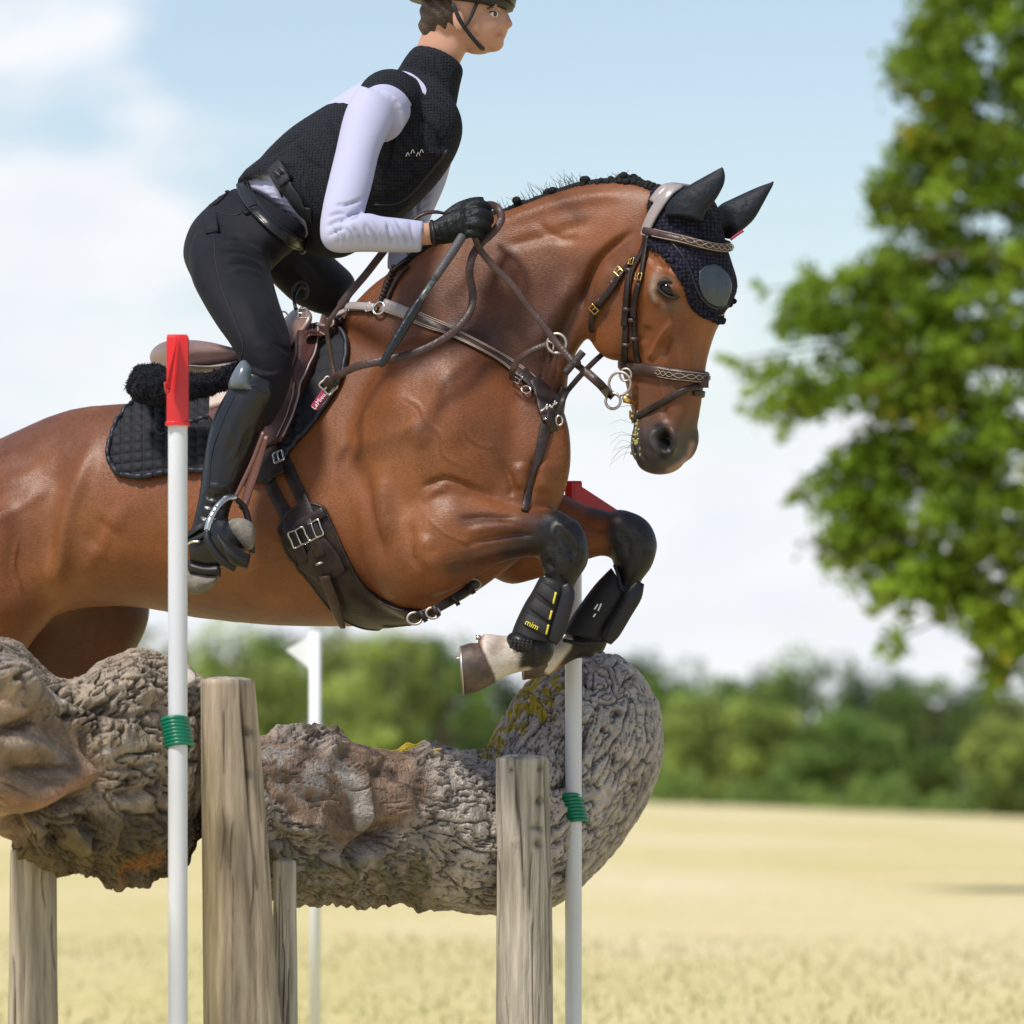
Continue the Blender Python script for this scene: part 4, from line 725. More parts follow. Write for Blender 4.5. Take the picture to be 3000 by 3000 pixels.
v1 = sculpt(v1, nn, [([(-60, 1990), (30, 1990), (80, 2060), (100, 2120)], 50, 55), ([(-40, 2150), (60, 2120), (130, 2060)], 14, -35), ([(-60, 2200), (80, 2190), (180, 2230)], 34, 25), ([(0, 2250), (120, 2248), (230, 2250)], 7, -22), ([(-40, 2330), (80, 2320), (200, 2270), (270, 2270)], 42, 60),
                     ([(-20, 2430), (90, 2390), (180, 2350), (290, 2320)], 18, -60), ([(110, 1990), (200, 2040), (330, 2090), (440, 2100)], 9, -20), ([(240, 2060), (250, 2200), (280, 2270), (285, 2330)], 10, -24), ([(285, 2250), (400, 2250), (480, 2220)], 8, -18), ([(300, 2330), (420, 2320), (500, 2280)], 14, -26),
                     ([(390, 1960), (400, 2020), (470, 2060)], 24, 22), ([(500, 2080), (500, 2300), (460, 2420)], 12, -20), ([(545, 2050), (560, 2200), (540, 2380)], 20, 12), ([(200, 2460), (330, 2500)], 30, 20), ([(340, 2100), (330, 2200)], 40, 12)])
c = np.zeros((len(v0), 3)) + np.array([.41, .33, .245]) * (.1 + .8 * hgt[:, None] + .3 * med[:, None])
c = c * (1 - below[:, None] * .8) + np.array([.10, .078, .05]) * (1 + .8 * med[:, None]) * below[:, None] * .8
c = c * (1 - bare[:, None]) + np.array([.33, .235, .155]) * (1 + .35 * grain[:, None] + .4 * big_n[:, None] + .3 * med[:, None]) * bare[:, None]
paint([[(0, 2180), (80, 2160), (170, 2210)]], 30, (.42, .34, .26), .7); paint([[(0, 2330), (100, 2320), (200, 2270)]], 26, (.40, .22, .13), .8); paint([[(-40, 1960), (30, 1950), (60, 2050)]], 46, (.27, .235, .21), .7)
paint([[(150, 2040), (200, 2070)], [(260, 2150)], [(350, 2180)], [(300, 2200)], [(420, 2230)], [(180, 2010)]], 12, (.6, .57, .52), .8, patchy=1); paint([[(100, 2500), (250, 2500), (380, 2470)]], 60, (.17, .13, .04), .5, patchy=1); paint([[(350, 2530), (410, 2500), (440, 2495)]], 24, (.36, .17, .06), .9)
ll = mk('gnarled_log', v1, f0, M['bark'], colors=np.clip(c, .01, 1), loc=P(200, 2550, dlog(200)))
tag(ll, 'gnarled brown log with peeling bark and a burl, left of the tall post', 'log')
# sawn branch stub on top of the left log
M['sawn'] = mat('pale_sawn_wood', (.62, .54, .45), .8, .2, col2=(.48, .40, .33), cscale=14, bump=.2, bscale=60)
def stub(c, ax, r, h, name, parent):
    ax = np.asarray(ax, float); ax /= np.linalg.norm(ax); u = np.cross(ax, [0, 1, 0]); u /= np.linalg.norm(u); w_ = np.cross(ax, u); a = np.linspace(0, 2 * math.pi, 32, endpoint=False)
    rad = r * (1 + .10 * np.sin(a * 2 + 1) + .06 * np.sin(a * 3)); ring = lambda k, hh: c + ax * hh + k * rad[:, None] * (np.cos(a)[:, None] * u + np.sin(a)[:, None] * w_)
    mb = MB(); mb.rings([ring(.98, -h), ring(1, -.004), ring(.97, 0), ring(.6, .003), ring(.05, .004)]); return mb.build(name, M['sawn'], parent)
stub(P(478, 1975, dlog(478) - .08), (.05, -.42, .9), .062, .012, 'sawn_stub', ll)

# ---- posts
def woodmat(name, c1, c2, c3):
    m = mat(name, (1, 1, 1), .85, .2, vcol=True, col2=(.50, .49, .47), cscale=12, detail=9, stretch=(5, 5, .4), bump=.8, bscale=24); return m
M['post'] = woodmat('weathered_post_wood', 0, 0, 0)
def post(lt, rt, lb, rb, ytop, yb, d, strokes, label, colr, cat='post', green=0.0, dome=10, name='wooden_post', tiltcut=0):
    n = 180; rows = 110; a = np.linspace(0, 2 * math.pi, n, endpoint=False); rings = []
    for i in range(rows):
        t = i / (rows - 1); py = yb + (ytop - yb) * t; l = lb + (lt - lb) * t; r = rb + (rt - rb) * t; C = P((l + r) / 2, py, d); rad = (r - l) / 2 / S * (D0 + d) / D0
        wv = np.array([mnoise.noise(Vector((math.cos(k) * 1.5 + ytop, math.sin(k) * 1.5, t * 2.2))) for k in a]) * .05 + np.array([mnoise.noise(Vector((math.cos(k) * 6, math.sin(k) * 6 + lt, t * 1.2))) for k in a]) * .025
        rings.append(C + (rad * (1 + wv))[:, None] * np.c_[np.cos(a), np.sin(a), np.zeros(n)])
    top = rings[-1]; Cc = top.mean(0)
    zz = lambda p_, k: p_ + np.c_[np.zeros(n), np.zeros(n), dome / S * (1 - k * k) + tiltcut / S * (p_[:, 0] - Cc[0]) * 8 + np.array([mnoise.noise(Vector(q_ * 40)) for q_ in p_]) * .003]
    rings[-1] = zz(rings[-1], 1)
    for k in (.96, .88, .7, .45, .2, .03): rings.append(zz(Cc + (top - Cc) * k, k))
    strokes = list(strokes)
    for _ in range(16): xa = rng.uniform(min(lt, lb) + 8, max(rt, rb) - 8); ya = rng.uniform(ytop, ytop + 700); strokes.append(([(xa, ya), (xa + rng.normal() * 4, ya + 60), (xa + rng.normal() * 5, ya + rng.uniform(120, 400))], rng.uniform(1.6, 3), -rng.uniform(1.5, 4.5)))
    mb = MB(); mb.rings(rings); v, f = mb.arrays(); nn = vnormals(v, f); cen = np.c_[np.repeat(np.array([r_.mean(0)[:2] for r_ in rings]), n, 0), v[:, 2] - .01]
    nn = nn * np.sign(((v - cen) * nn).sum(1))[:, None]; v1 = sculpt(v, nn, strokes)
    x, y, dd = PX(v); c = np.repeat(np.array(colr)[None], len(v), 0) * (1 + .25 * np.array([mnoise.noise(Vector((p_[0] * 30, p_[1] * 30, p_[2] * 3))) for p_ in v]))[:, None]
    tp = np.zeros(len(v)); tp[rows * n:] = 1; c = c * (1 - tp[:, None] * .6) + np.array([.42, .40, .37]) * tp[:, None] * .6
    if green: g = np.clip(1 - np.abs(x - (lb + 8)) / 60, 0, 1) * np.clip((y - ytop - 100) / 200, 0, 1) * green; c = c * (1 - g[:, None]) + np.array([.22, .19, .07]) * g[:, None]
    for st in strokes:
        if st[2] < -3: g = np.exp(-(pdist(x, y, st[0])[0] / (st[1] * .9)) ** 2) * np.clip(-nn[:, 1] * 3, 0, 1); c = c * (1 - .6 * g[:, None]) + np.array([.06, .045, .03]) * .6 * g[:, None]
    o = mk(name, v1, f, M['post'], colors=np.clip(c, .01, 1), loc=(Cc[0], Cc[1], 0)); tag(o, label, cat); return o
gpy = lambda d: HY + CAMZ * S * D0 / (D0 + d)
post(590, 745, 606, 868, 1992, gpy(-.82), -.82, [([(702, 1992), (712, 2100), (724, 2250), (735, 2400), (752, 2600)], 5, -10), ([(722, 2138), (733, 2150)], 13, -14), ([(727, 2260), (730, 2272)], 13, -13), ([(640, 2010), (645, 2500)], 4, -2.5), ([(670, 2100), (680, 2560)], 4, -2)],
     'tall tapering round post with a long crack, between the two logs', (.50, .41, .30), green=.5, tiltcut=0)
post(1453, 1607, 1450, 1628, 2222, gpy(-.02), -.02, [([(1508, 2222), (1512, 2350), (1528, 2450), (1535, 2600)], 5, -10), ([(1495, 2255), (1495, 2258)], 7, -9), ([(1583, 2250), (1584, 2256)], 8, -9), ([(1582, 2340), (1580, 2352)], 11, -14), ([(1560, 2425), (1575, 2420), (1588, 2432)], 9, -9), ([(1572, 2468), (1576, 2478)], 13, -12),
     ([(1512, 2465), (1512, 2472)], 16, 4), ([(1460, 2300), (1470, 2560)], 4, -3), ([(1548, 2240), (1556, 2560)], 4, -3)], 'shorter grey post with nail holes in front of the right log', (.50, .455, .38), dome=14)
post(30, 165, 20, 178, 2490, gpy(-1.0), -.95, [], 'low pale post stub propping up the gnarled left log', (.48, .42, .32), dome=4)
post(800, 868, 795, 875, 2522, gpy(-.7), -.66, [], 'small pale peg under the log, just right of the tall post', (.52, .48, .4), dome=8)
# ---- marker poles with red caps
def tie(px, d, y0, y1, r, parent, slant):
    mb = MB(); nr = 8; c0 = P(px, y0, d); c1 = P(px, y1, d); k = (D0 + d) / D0
    for i in range(nr):
        t = i / (nr - 1); c = c0 * (1 - t) + c1 * t; c = c + np.array([slant * (t - .5) / S * k, 0, 0]); a = np.linspace(0, 2 * math.pi, 28, endpoint=False)
        mb.tube(np.c_[c[0] + (r + .0045) * np.cos(a) * 1.06, c[1] + .012 + (r + .016) * np.sin(a), c[2] + .004 * np.cos(a + 1) - .002 * np.sin(a)], .0046, 8, smooth=False, closed=True)
    return mb.build('green_tie', M['green_tie'], parent)
def marker(px, d, ytop, ycap, wpx, label, flagpts, capw, y_t0, y_t1, slant, tieoff, pxb=None, cw=(0, 0)):
    k = (D0 + d) / D0; r = wpx / 2 / S * k; b = P(px, gpy(d), d); b[2] = 0; root = thing('marker_pole', b, label, 'marker pole', 'marker poles of the log fence')
    mb = MB(); pb = pxb or px; mb.tube([P(pb + (px - pb) * t, gpy(d) + 20 - (gpy(d) + 20 - ytop - 30) * t, d) for t in np.linspace(0, 1, 12)], r, 28, smooth=False); mb.build('pole', M['pvc'], root)
    c = MB(); hw = capw / 2 / S * k; sq = lambda z, w_, w2: [[P(px, 0, d)[0] + sx * w_, d + sy * w2, z] for sx, sy in ((-1, -1), (-.2, -1.15), (.2, -1.15), (1, -1), (1, 1), (-1, 1))]
    zt, zc = P(0, ytop, d)[2], P(0, ycap, d)[2]
    c.rings([sq(zc, hw * 1.12, hw * 1.1), sq(zc + .006, hw * 1.12, hw * 1.1), sq(zc + .008, hw, hw), sq(zt - .006, hw, hw), sq(zt - .001, hw * .94, hw * .94), sq(zt, hw * .85, hw * .85)])
    c.build('cap', M['red'], root, smooth=False)
    f = MB(); fl = np.array(flagpts, float); a = np.vstack([fl, fl + [0, .0035, 0]]); n = len(fl); f.add(a, [tuple(range(n)), tuple(range(2 * n - 1, n - 1, -1))] + [(i, (i + 1) % n, n + (i + 1) % n, n + i) for i in range(n)]); f.build('flag', M['red'], root, smooth=False)
    tie(px + tieoff, d, y_t0, y_t1, r, root, slant); return root
dL = -1.02; dR = .15
# the left flag points at the camera, so it shows as a narrow raised fin
fp = lambda px, py, d: P(px, py, d)
rt = marker(521, dL, 982, 1248, 57, 'near marker pole with red cap, in front of the rider boot', [P(520, 990, dL - .03), P(496, 1085, dL - .12), P(488, 1135, dL - .13), P(498, 1150, dL - .035)], 62, 2110, 2184, 14, -3)
rt2 = marker(1680, dR, 1410, 1500, 49, 'far marker pole with red pennant, behind the two tucked forelegs', [P(1702, 1424, dR), P(1818, 1500, dR), P(1816, 1508, dR), P(1702, 1530, dR)], 50, 2336, 2408, 18, -2)
# small embossed mark and clip on the caps
mb = MB(); mb.tube([P(496, 1140, dL - .07), P(488, 1150, dL - .09), P(484, 1120, dL - .10)], .003, 6); mb.build('clip', M['red'], rt)
fr = thing('flag_pole', P(923, gpy(5.5), 5.5), 'blurred white pole with a small white pennant beyond the log', 'flag pole'); fr.location[2] = 0
mb = MB(); mb.tube([P(923, gpy(5.5), 5.5), P(923, 1850, 5.5)], 17 / S * 17.5 / 12, 12, smooth=False); mb.build('pole', M['white_far'], fr)
mb = MB(); q_ = [P(906, 1866, 5.5), P(838, 1905, 5.5), P(906, 1958, 5.5)]; q2 = [p_ + [0, .01, 0] for p_ in q_]; mb.add(q_ + q2, [(0, 1, 2), (5, 4, 3), (0, 1, 4, 3), (1, 2, 5, 4), (2, 0, 3, 5)]); mb.build('pennant', M['white_far'], fr, smooth=False)
# ---------------------------------------------------------------- tack
def lay_pts(pts, lift=.003, bvh=None, m=6):
    """px points dropped on the horse (or another surface); third entry = extra lift in metres"""
    a = np.array([list(p_) + [0] * (3 - len(p_)) for p_ in pts], float); a = cm(a, m); o = [project(q[0], q[1], bvh) for q in a]
    p_ = np.array([q[0] for q in o]); n_ = np.array([q[1] for q in o])
    for _ in range(3):
        p_[1:-1] = (p_[:-2] + 2 * p_[1:-1] + p_[2:]) / 4; n_[1:-1] = (n_[:-2] + 2 * n_[1:-1] + n_[2:]) / 4
    n_ /= np.linalg.norm(n_, axis=1)[:, None]; return p_ + n_ * (lift + a[:, 2])[:, None], n_
def strap(mb, pts, w, th=.004, lift=.002, bvh=None, m=6, bulge=0.0):
    p_, n_ = lay_pts(pts, lift, bvh, m); ww = w if np.isscalar(w) else np.interp(np.linspace(0, 1, len(p_)), np.linspace(0, 1, len(w)), w)
    mb.ribbon(p_, n_, ww, th, bulge); return p_, n_
def free(mb, pts, w, th=.004, nrm=(0, -1, 0), m=7, twist=None, bulge=0.0):
    """px points with their own depth"""
    p_ = cm([P(*q) for q in pts], m); n_ = np.repeat(np.array([nrm], float), len(p_), 0)
    if twist is not None: n_ = cm(twist, m)[:len(p_)]
    mb.ribbon(p_ - n_ * th / 2, n_, w, th, bulge); return p_
def ring(mb, c, r, tr, nrm=(0, -1, 0), n=28, oval=1.0, tilt=0.0):
    nrm = np.array(nrm, float); nrm /= np.linalg.norm(nrm); u = np.cross(nrm, [math.sin(tilt), 0, math.cos(tilt)]); u /= np.linalg.norm(u); w_ = np.cross(nrm, u); a = np.linspace(0, 2 * math.pi, n, endpoint=False)
    mb.tube(np.asarray(c) + r * (np.cos(a)[:, None] * u * oval + np.sin(a)[:, None] * w_), tr, 8, smooth=False, closed=True, up=nrm)
def buckle(mb, c, n_, along, w, h, tr=.0018):
    along = np.asarray(along, float); n_ = np.asarray(n_, float); along = along - n_ * (along @ n_); along /= np.linalg.norm(along); s_ = np.cross(n_, along)
    cs = [c + along * sx * h / 2 + s_ * sy * w / 2 for sx, sy in ((-1, -1), (-1, -.0), (-1, 1), (0, 1), (1, 1), (1, 0), (1, -1), (0, -1))]
    mb.tube(cs, tr, 8, m=3, closed=True, up=n_); mb.tube([c - along * h / 2, c + n_ * .002, c + along * h / 2 * 1.05], tr * .8, 6)
def coons(T, B, Lf, Rt, nu, nv):
    T, B = resample(cm(T, 8), nu), resample(cm(B, 8), nu); Lf, Rt = resample(cm(Lf, 8), nv), resample(cm(Rt, 8), nv); u = np.linspace(0, 1, nu)[None, :, None]; v = np.linspace(0, 1, nv)[:, None, None]
    return (1 - v) * T[None] + v * B[None] + (1 - u) * Lf[:, None] + u * Rt[:, None] - ((1 - u) * (1 - v) * T[0] + u * (1 - v) * T[-1] + (1 - u) * v * B[0] + u * v * B[-1])
def patch(name, mt, parent, T, B, Lf, Rt, nu, nv, lift, base=0.0, hfun=None, bvh=None, smooth=2):
    g = coons(T, B, Lf, Rt, nu, nv); pr = [project(q[0], q[1], bvh) for q in g.reshape(-1, 2)]
    p_ = np.array([q[0] for q in pr]).reshape(nv, nu, 3); n_ = np.array([q[1] for q in pr]).reshape(nv, nu, 3)
    for _ in range(smooth):
        for a_ in (p_, n_): a_[1:-1] = (a_[:-2] + 2 * a_[1:-1] + a_[2:]) / 4; a_[:, 1:-1] = (a_[:, :-2] + 2 * a_[:, 1:-1] + a_[:, 2:]) / 4
    n_ /= np.linalg.norm(n_, axis=2)[:, :, None]; h = np.full((nv, nu), lift)
    if hfun is not None: h = h + hfun(g[:, :, 0], g[:, :, 1])
    edge = np.zeros((nv, nu)); edge[0] = edge[-1] = 1; edge[:, 0] = edge[:, -1] = 1
    top = p_ + n_ * (h - edge * lift * .15)[:, :, None]; bot = p_ + n_ * base; I = np.arange(nu * nv).reshape(nv, nu)
    f = [(I[j, i], I[j, i + 1], I[j + 1, i + 1], I[j + 1, i]) for j in range(nv - 1) for i in range(nu - 1)]; n0 = nu * nv
    f += [(a_ + n0, d_ + n0, c_ + n0, b_ + n0) for a_, b_, c_, d_ in f]
    bd = list(I[0]) + list(I[1:, -1]) + list(I[-1, -2::-1]) + list(I[-2:0:-1, 0]); f += [(bd[i], bd[(i + 1) % len(bd)], bd[(i + 1) % len(bd)] + n0, bd[i] + n0) for i in range(len(bd))]
    v = np.vstack([top.reshape(-1, 3), bot.reshape(-1, 3)]); o = mk(name, v, f, mt, parent); bl = [top.reshape(-1, 3)[i] for i in bd]; nl = [n_.reshape(-1, 3)[i] for i in bd]
    return o, BVHTree.FromPolygons(v.tolist(), f), np.array(bl), np.array(nl)
def text3(s, c, xd, nd, size, mt, parent, name='lettering', align='CENTER', ext=.0006):
    cu = bpy.data.curves.new('t', 'FONT'); cu.body = s; cu.size = size; cu.align_x = align; cu.align_y = 'CENTER'; cu.extrude = ext; cu.resolution_u = 2
    o = bpy.data.objects.new('t', cu); COL.objects.link(o); dg = bpy.context.evaluated_depsgraph_get(); dg.update(); me = o.evaluated_get(dg).to_mesh()
    v = np.array([list(q.co) for q in me.vertices]); f = [tuple(p_.vertices) for p_ in me.polygons]; o.evaluated_get(dg).to_mesh_clear(); bpy.data.objects.remove(o); bpy.data.curves.remove(cu)
    xd = np.array(xd, float); nd = np.array(nd, float); nd /= np.linalg.norm(nd); xd -= nd * (xd @ nd); xd /= np.linalg.norm(xd); yd = np.cross(nd, xd); w = np.asarray(c) + v[:, :1] * xd + v[:, 1:2] * yd + v[:, 2:] * nd
    return mk(name, w, f, mt, parent, smooth=False)
def at(px, py, lift=.0, bvh=None): p_, n_ = project(px, py, bvh); return p_ + n_ * lift, n_
# ---- saddle pad
a0, _ = at(560, 1300)
pad = thing('saddle_pad', a0, 'black quilted saddle pad with navy binding, under the saddle', 'saddle pad')
def quilt(x, y):
    s = np.clip((905 - x) / 20, 0, 1); a = R(-7); u = ((x - 330) * math.cos(a) + (y - 1180) * math.sin(a)) / 31.0 + (y - 1180) * .0035; v = (-(x - 330) * math.sin(a) + (y - 1180) * math.cos(a)) / 27.0
    g = (np.abs(np.sin(u * math.pi)) ** .5) * (np.abs(np.sin(v * math.pi)) ** .5); t = np.abs(np.sin(y / 14.0 + x * .01)) ** .5
    return .0075 * g * s + .004 * t * (1 - s)
padT, padB = [(402, 1180), (470, 1150), (560, 1130), (680, 1080), (800, 1000), (900, 935), (978, 938)], [(352, 1393), (420, 1402), (500, 1388), (600, 1384), (700, 1402), (795, 1414)]
padL, padR = [(402, 1180), (356, 1232), (328, 1295), (324, 1350), (352, 1393)], [(978, 938), (1010, 965), (1022, 1020), (1012, 1085), (985, 1150), (915, 1250), (850, 1325), (795, 1414)]
po, PAD_BVH, bl, nl = patch('quilted_panel', M['pad'], pad, padT, padB, padL, padR, 250, 120, .009, 0, quilt)
mb = MB(); mb.tube(bl[::3] + nl[::3] * .0, .0062, 8, m=2, closed=True); mb.build('binding', M['piping'], pad)
# ---- sheepskin half pad
hp_c = P(470, 1130, .02); hp = thing('half_pad', P(500, 1180, .02), 'fluffy black sheepskin half pad sticking out behind the saddle', 'half pad')
mb = MB(); mb.tube([P(392, 1128, .06), P(412, 1130, .02), P(450, 1130, -.01), (P(520, 1134, -.03)), P(590, 1128, -.045), P(650, 1112, -.055), P(720, 1080, -.06)], [.012, .034, .042, .035, .027, .024, .022], 40, m=14)
mb.ball(P(440, 1100, .12), .04, .12, .022, 0); v, f = mb.arrays(); v, f, n_ = modeval(v, f, [('REMESH', dict(mode='VOXEL', voxel_size=.005)), ('SMOOTH', dict(factor=.5, iterations=6))])
v = v + n_ * np.array([mnoise.noise(Vector(q * 45)) * .007 + mnoise.noise(Vector(q * 120)) * .004 for q in v])[:, None]
wo = mk('fleece', v, f, M['wool'], hp); n_ = vnormals(v, f)
ii = rng.integers(0, len(v), 9000); cc = v[ii]; dv = n_[ii] + rng.normal(0, .5, (9000, 3)); l = rng.uniform(.002, .0045, (9000, 1)); s_ = rng.normal(0, 1, (9000, 3)) * .0007
tv = np.stack([cc - s_, cc + s_, cc + dv * l], 1).reshape(-1, 3); mk('fleece_tuft', tv, [(3 * i, 3 * i + 1, 3 * i + 2) for i in range(9000)], M['wool'], hp)['kind'] = 'stuff'
# ---- saddle
sd = thing('saddle', P(700, 1100, dm(700)), 'brown leather jumping saddle with a pale glossy cantle, under the rider', 'saddle')
dS = dm(600)
mb = MB(); lofts(mb, [(474, 1016, 480, 1048, dS + .04, .06, 0), (486, 1000, 500, 1080, dS + .03, .13, 0), (520, 998, 530, 1088, dS + .02, .165, 0), (570, 1004, 575, 1088, dS, .175, 0), (630, 1020, 635, 1080, dS - .03, .165, 0), (700, 1030, 700, 1068, dS - .05, .14, 0),
    (770, 1010, 780, 1060, dS - .07, .12, 0), (830, 950, 850, 1010, dS - .09, .10, 0), (868, 905, 890, 960, dS - .10, .075, 0), (880, 900, 890, 930, dS - .1, .03, 0)], n=36, m=6, yaw=-BY)
mb.build('seat', mat('seat_leather', (.16, .085, .07), .3, .6, bump=.1, bscale=90, col2=(.24, .16, .14), cscale=7), sd)
mb = MB(); lofts(mb, [(478, 1076, 482, 1092, dS + .02, .15, 0), (540, 1082, 542, 1100, dS, .19, 0), (620, 1070, 624, 1090, dS - .04, .19, 0), (700, 1052, 704, 1072, dS - .06, .17, 0)], n=30, m=4, yaw=-BY); mb.build('skirt', M['leather_shine'], sd)
def flaph(x, y):
    g = lambda l, r, h: h * np.exp(-(pdist(x, y, np.array(l, float))[0] / r) ** 2)
    return g([(880, 950), (915, 1010), (908, 1080), (885, 1135)], 24, .026) + g([(800, 1180), (820, 1260)], 40, .004) - g([(830, 980), (850, 1080), (835, 1160)], 18, .010)
fT, fB = [(655, 1092), (720, 1056), (790, 1000), (862, 930), (925, 930)], [(620, 1236), (690, 1300), (770, 1322), (838, 1304)]
fL, fR = [(655, 1092), (640, 1150), (620, 1236)], [(925, 930), (950, 975), (946, 1040), (926, 1098), (893, 1170), (868, 1240), (838, 1304)]
fo, FLAP_BVH, bl, nl = patch('flap', M['leather_saddle'], sd, fT, fB, fL, fR, 120, 100, .026, .008, flaph)
mb = MB(); k = len(bl); mb.tube(bl[119:218:3] + nl[119:218:3] * .001, .0024, 6, m=2); mb.tube(bl[119:218:3] + nl[119:218:3] * .002 + [-.012, 0, 0], .0012, 6, m=2); mb.build('flap_edge', M['leather_shine'], sd)
so, _, _, _ = patch('sweat_flap', M['leather_pale'], sd, [(652, 1088), (700, 1058), (730, 1048)], [(628, 1222), (650, 1215), (700, 1200)], [(652, 1088), (640, 1150), (628, 1222)], [(730, 1048), (722, 1120), (700, 1200)], 30, 40, .034, .02)
so['label'] = 'pale pinkish grey leather behind the boot top'
mb = MB(); ring(mb, P(880, 852, .12), .02, .0032, (0, -1, 0), oval=.8); mb.tube([P(866, 905, .06), P(862, 870, .10), P(880, 838, .12), P(894, 845, .12)], .004, 8); mb.build('grab_strap', M['rubber'], sd)
mb = MB(); p_, n_ = at(888, 916, .02); buckle(mb, P(886, 917, .0), (0, -1, 0), (1, 0, 0), .02, .018); ring(mb, P(830, 925, .0), .009, .002); mb.build('dee_ring', M['steel'], sd)
# ---- girth
p0, _ = at(930, 1600); gi = thing('girth', p0, 'dark brown leather stud girth with steel buckles round the horse belly', 'girth')
gT, gB = [(822, 1552), (850, 1505), (910, 1478), (955, 1490)], [(1180, 1826), (1200, 1815), (1235, 1800), (1270, 1788)]
gL, gR = [(822, 1552), (850, 1620), (915, 1702), (985, 1785), (1070, 1826), (1180, 1826)], [(955, 1490), (992, 1570), (1035, 1660), (1085, 1728), (1170, 1775), (1270, 1788)]
go_, GIRTH_BVH, bl, nl = patch('girth_body', M['leather_dark'], gi, gT, gB, gL, gR, 50, 150, .012, 0, lambda x, y: .004 * np.exp(-(pdist(x, y, np.array([(860, 1540), (960, 1680), (1080, 1780)], float))[0] / 30) ** 2))
mb = MB(); mb.tube(bl[::4], .004, 6, m=2, closed=True); mb.build('rolled_edge', M['leather_dark'], gi)
mb = MB(); strap(mb, [(770, 1345, .004), (800, 1430), (835, 1500), (862, 1560, .014), (885, 1600, .014)], .027, .004, .004); strap(mb, [(835, 1345, .004), (868, 1420), (905, 1490, .008), (930, 1545, .014), (950, 1585, .014)], .027, .004, .004)
strap(mb, [(782, 1330), (796, 1372), (806, 1408)], .066, .004, .016); mb.build('girth_strap', M['leather_dark'], gi)
mb = MB(); p_, n_ = at(829, 1347, .020); buckle(mb, p_, n_, (.4, 0, -1), .022, .022, .0028); mb.build('buckle', M['steel'], gi)
mb = MB()
for bx_, by_ in ((884, 1572), (934, 1552)): p_, n_ = at(bx_, by_, .022); buckle(mb, p_, n_, P(915, 1640, 0) - P(880, 1560, 0), .036, .034, .0022); mb.cut()
mb.build('buckle', M['steel'], gi)
mb = MB(); strap(mb, [(840, 1560, .010), (905, 1530, .010), (960, 1500, .008)], .024, .005, .006); strap(mb, [(858, 1545), (885, 1600), (900, 1640)], .026, .004, .020, m=4); strap(mb, [(908, 1525), (938, 1590), (950, 1625)], .026, .004, .020, m=4); mb.build('keeper', M['leather_dark'], gi)
mb = MB(); strap(mb, [(918, 1610), (960, 1650), (985, 1685)], [.10, .088, .074], .005, .016); p_, n_ = at(950, 1646, .024); mb.build('buckle_cover', M['leather_dark'], gi)
mb = MB(); mb.box(p_, .018, .003, .005, np.array([[.93, 0, -.35], [0, 1, 0], [.35, 0, .93]])); mb.build('metal_plate', M['steel_dull'], gi)
mb = MB(); strap(mb, [(965, 1672, .016), (985, 1730, .014), (1002, 1775, .016), (1012, 1800, .02)], [.026, .026, .022, .012], .003, .012); mb.build('hanging_strap', M['leather'], gi)
mb = MB(); p_, n_ = at(1190, 1805, .01); free(mb, [(1195, 1812, -.2), (1240, 1800, -.24), (1300, 1772, -.22), (1360, 1735, -.18), (1410, 1690, -.12), (1448, 1655, -.06)], .020, .006, (.2, -.9, -.3)); mb.build('chest_strap', M['leather_dark'], gi)
mb = MB()
for q, rr in (((1215, 1812, -.235), .013), ((1268, 1796, -.25), .012), ((1388, 1712, -.165), .012)): ring(mb, P(*q), rr, .0028, (0, -1, .2), oval=1.2); mb.cut()
mb.build('strap_ring', M['steel_dull'], gi)
mb = MB()
for q in ((1240, 1806, -.25), (1278, 1790, -.25), (1335, 1758, -.22), (1380, 1724, -.18)): mb.box(P(*q), .010, .012, .026, np.array([[.85, 0, -.5], [0, 1, 0], [.5, 0, .85]])); mb.cut()
mb.build('strap_keeper', M['leather_dark'], gi)
# ---- breastplate
p0, _ = at(1603, 1200); bp = thing('breastplate', p0, 'brown leather breastplate with cream piping across the horse shoulder', 'breastplate')
mb = MB(); p_, n_ = strap(mb, [(1125, 896), (1194, 921), (1262, 950), (1328, 983), (1405, 1022), (1483, 1066), (1540, 1108), (1590, 1150)], .024, .006, .003, bulge=.002); mb.build('shoulder_strap', M['leather'], bp)
mb = MB(); s_ = np.cross(n_, np.gradient(p_, axis=0)); s_ /= np.linalg.norm(s_, axis=1)[:, None]
for k_ in (-.0125, -.0085, .0085, .0125): mb.tube((p_ + s_ * k_ + n_ * .0062)[::2], .0011, 6, m=2)
mb.build('cream_piping', M['thread'], bp)
mb = MB(); strap(mb, [(892, 917, .02), (940, 910, .018), (1012, 905, .004), (1108, 905)], .013, .004, .003); mb.build('saddle_strap', M['leather_shine'], bp)
mb = MB(); strap(mb, [(1016, 904, .006), (1060, 903, .004), (1104, 905, .002)], .018, .004, .006); strap(mb, [(1128, 896), (1160, 906), (1195, 922)], .027, .006, .006); mb.build('strap_end', M['leather_shine'], bp)
mb = MB(); p_, n_ = at(1117, 908, .010); ring(mb, p_, .014, .0028, n_); mb.build('ring', M['steel'], bp); mb = MB(); p_, n_ = at(1016, 904, .01); buckle(mb, p_, n_, (1, 0, 0), .02, .012); mb.cut(); p_, n_ = at(1085, 904, .01); buckle(mb, p_, n_, (1, 0, 0), .02, .010); mb.cut(); mb.build('buckle', M['steel'], bp)
mb = MB(); strap(mb, [(1122, 893), (1132, 850), (1150, 806), (1178, 782), (1200, 766)], .011, .006, .005); strap(mb, [(1132, 893), (1150, 850), (1172, 812), (1200, 782)], .009, .005, .004)
for t_ in range(9):
    p_, n_ = at(1126 + t_ * 4.5, 880 - t_ * 11, .012); mb.ball(p_, .0065, .004, .0045, 30, 8, 6)
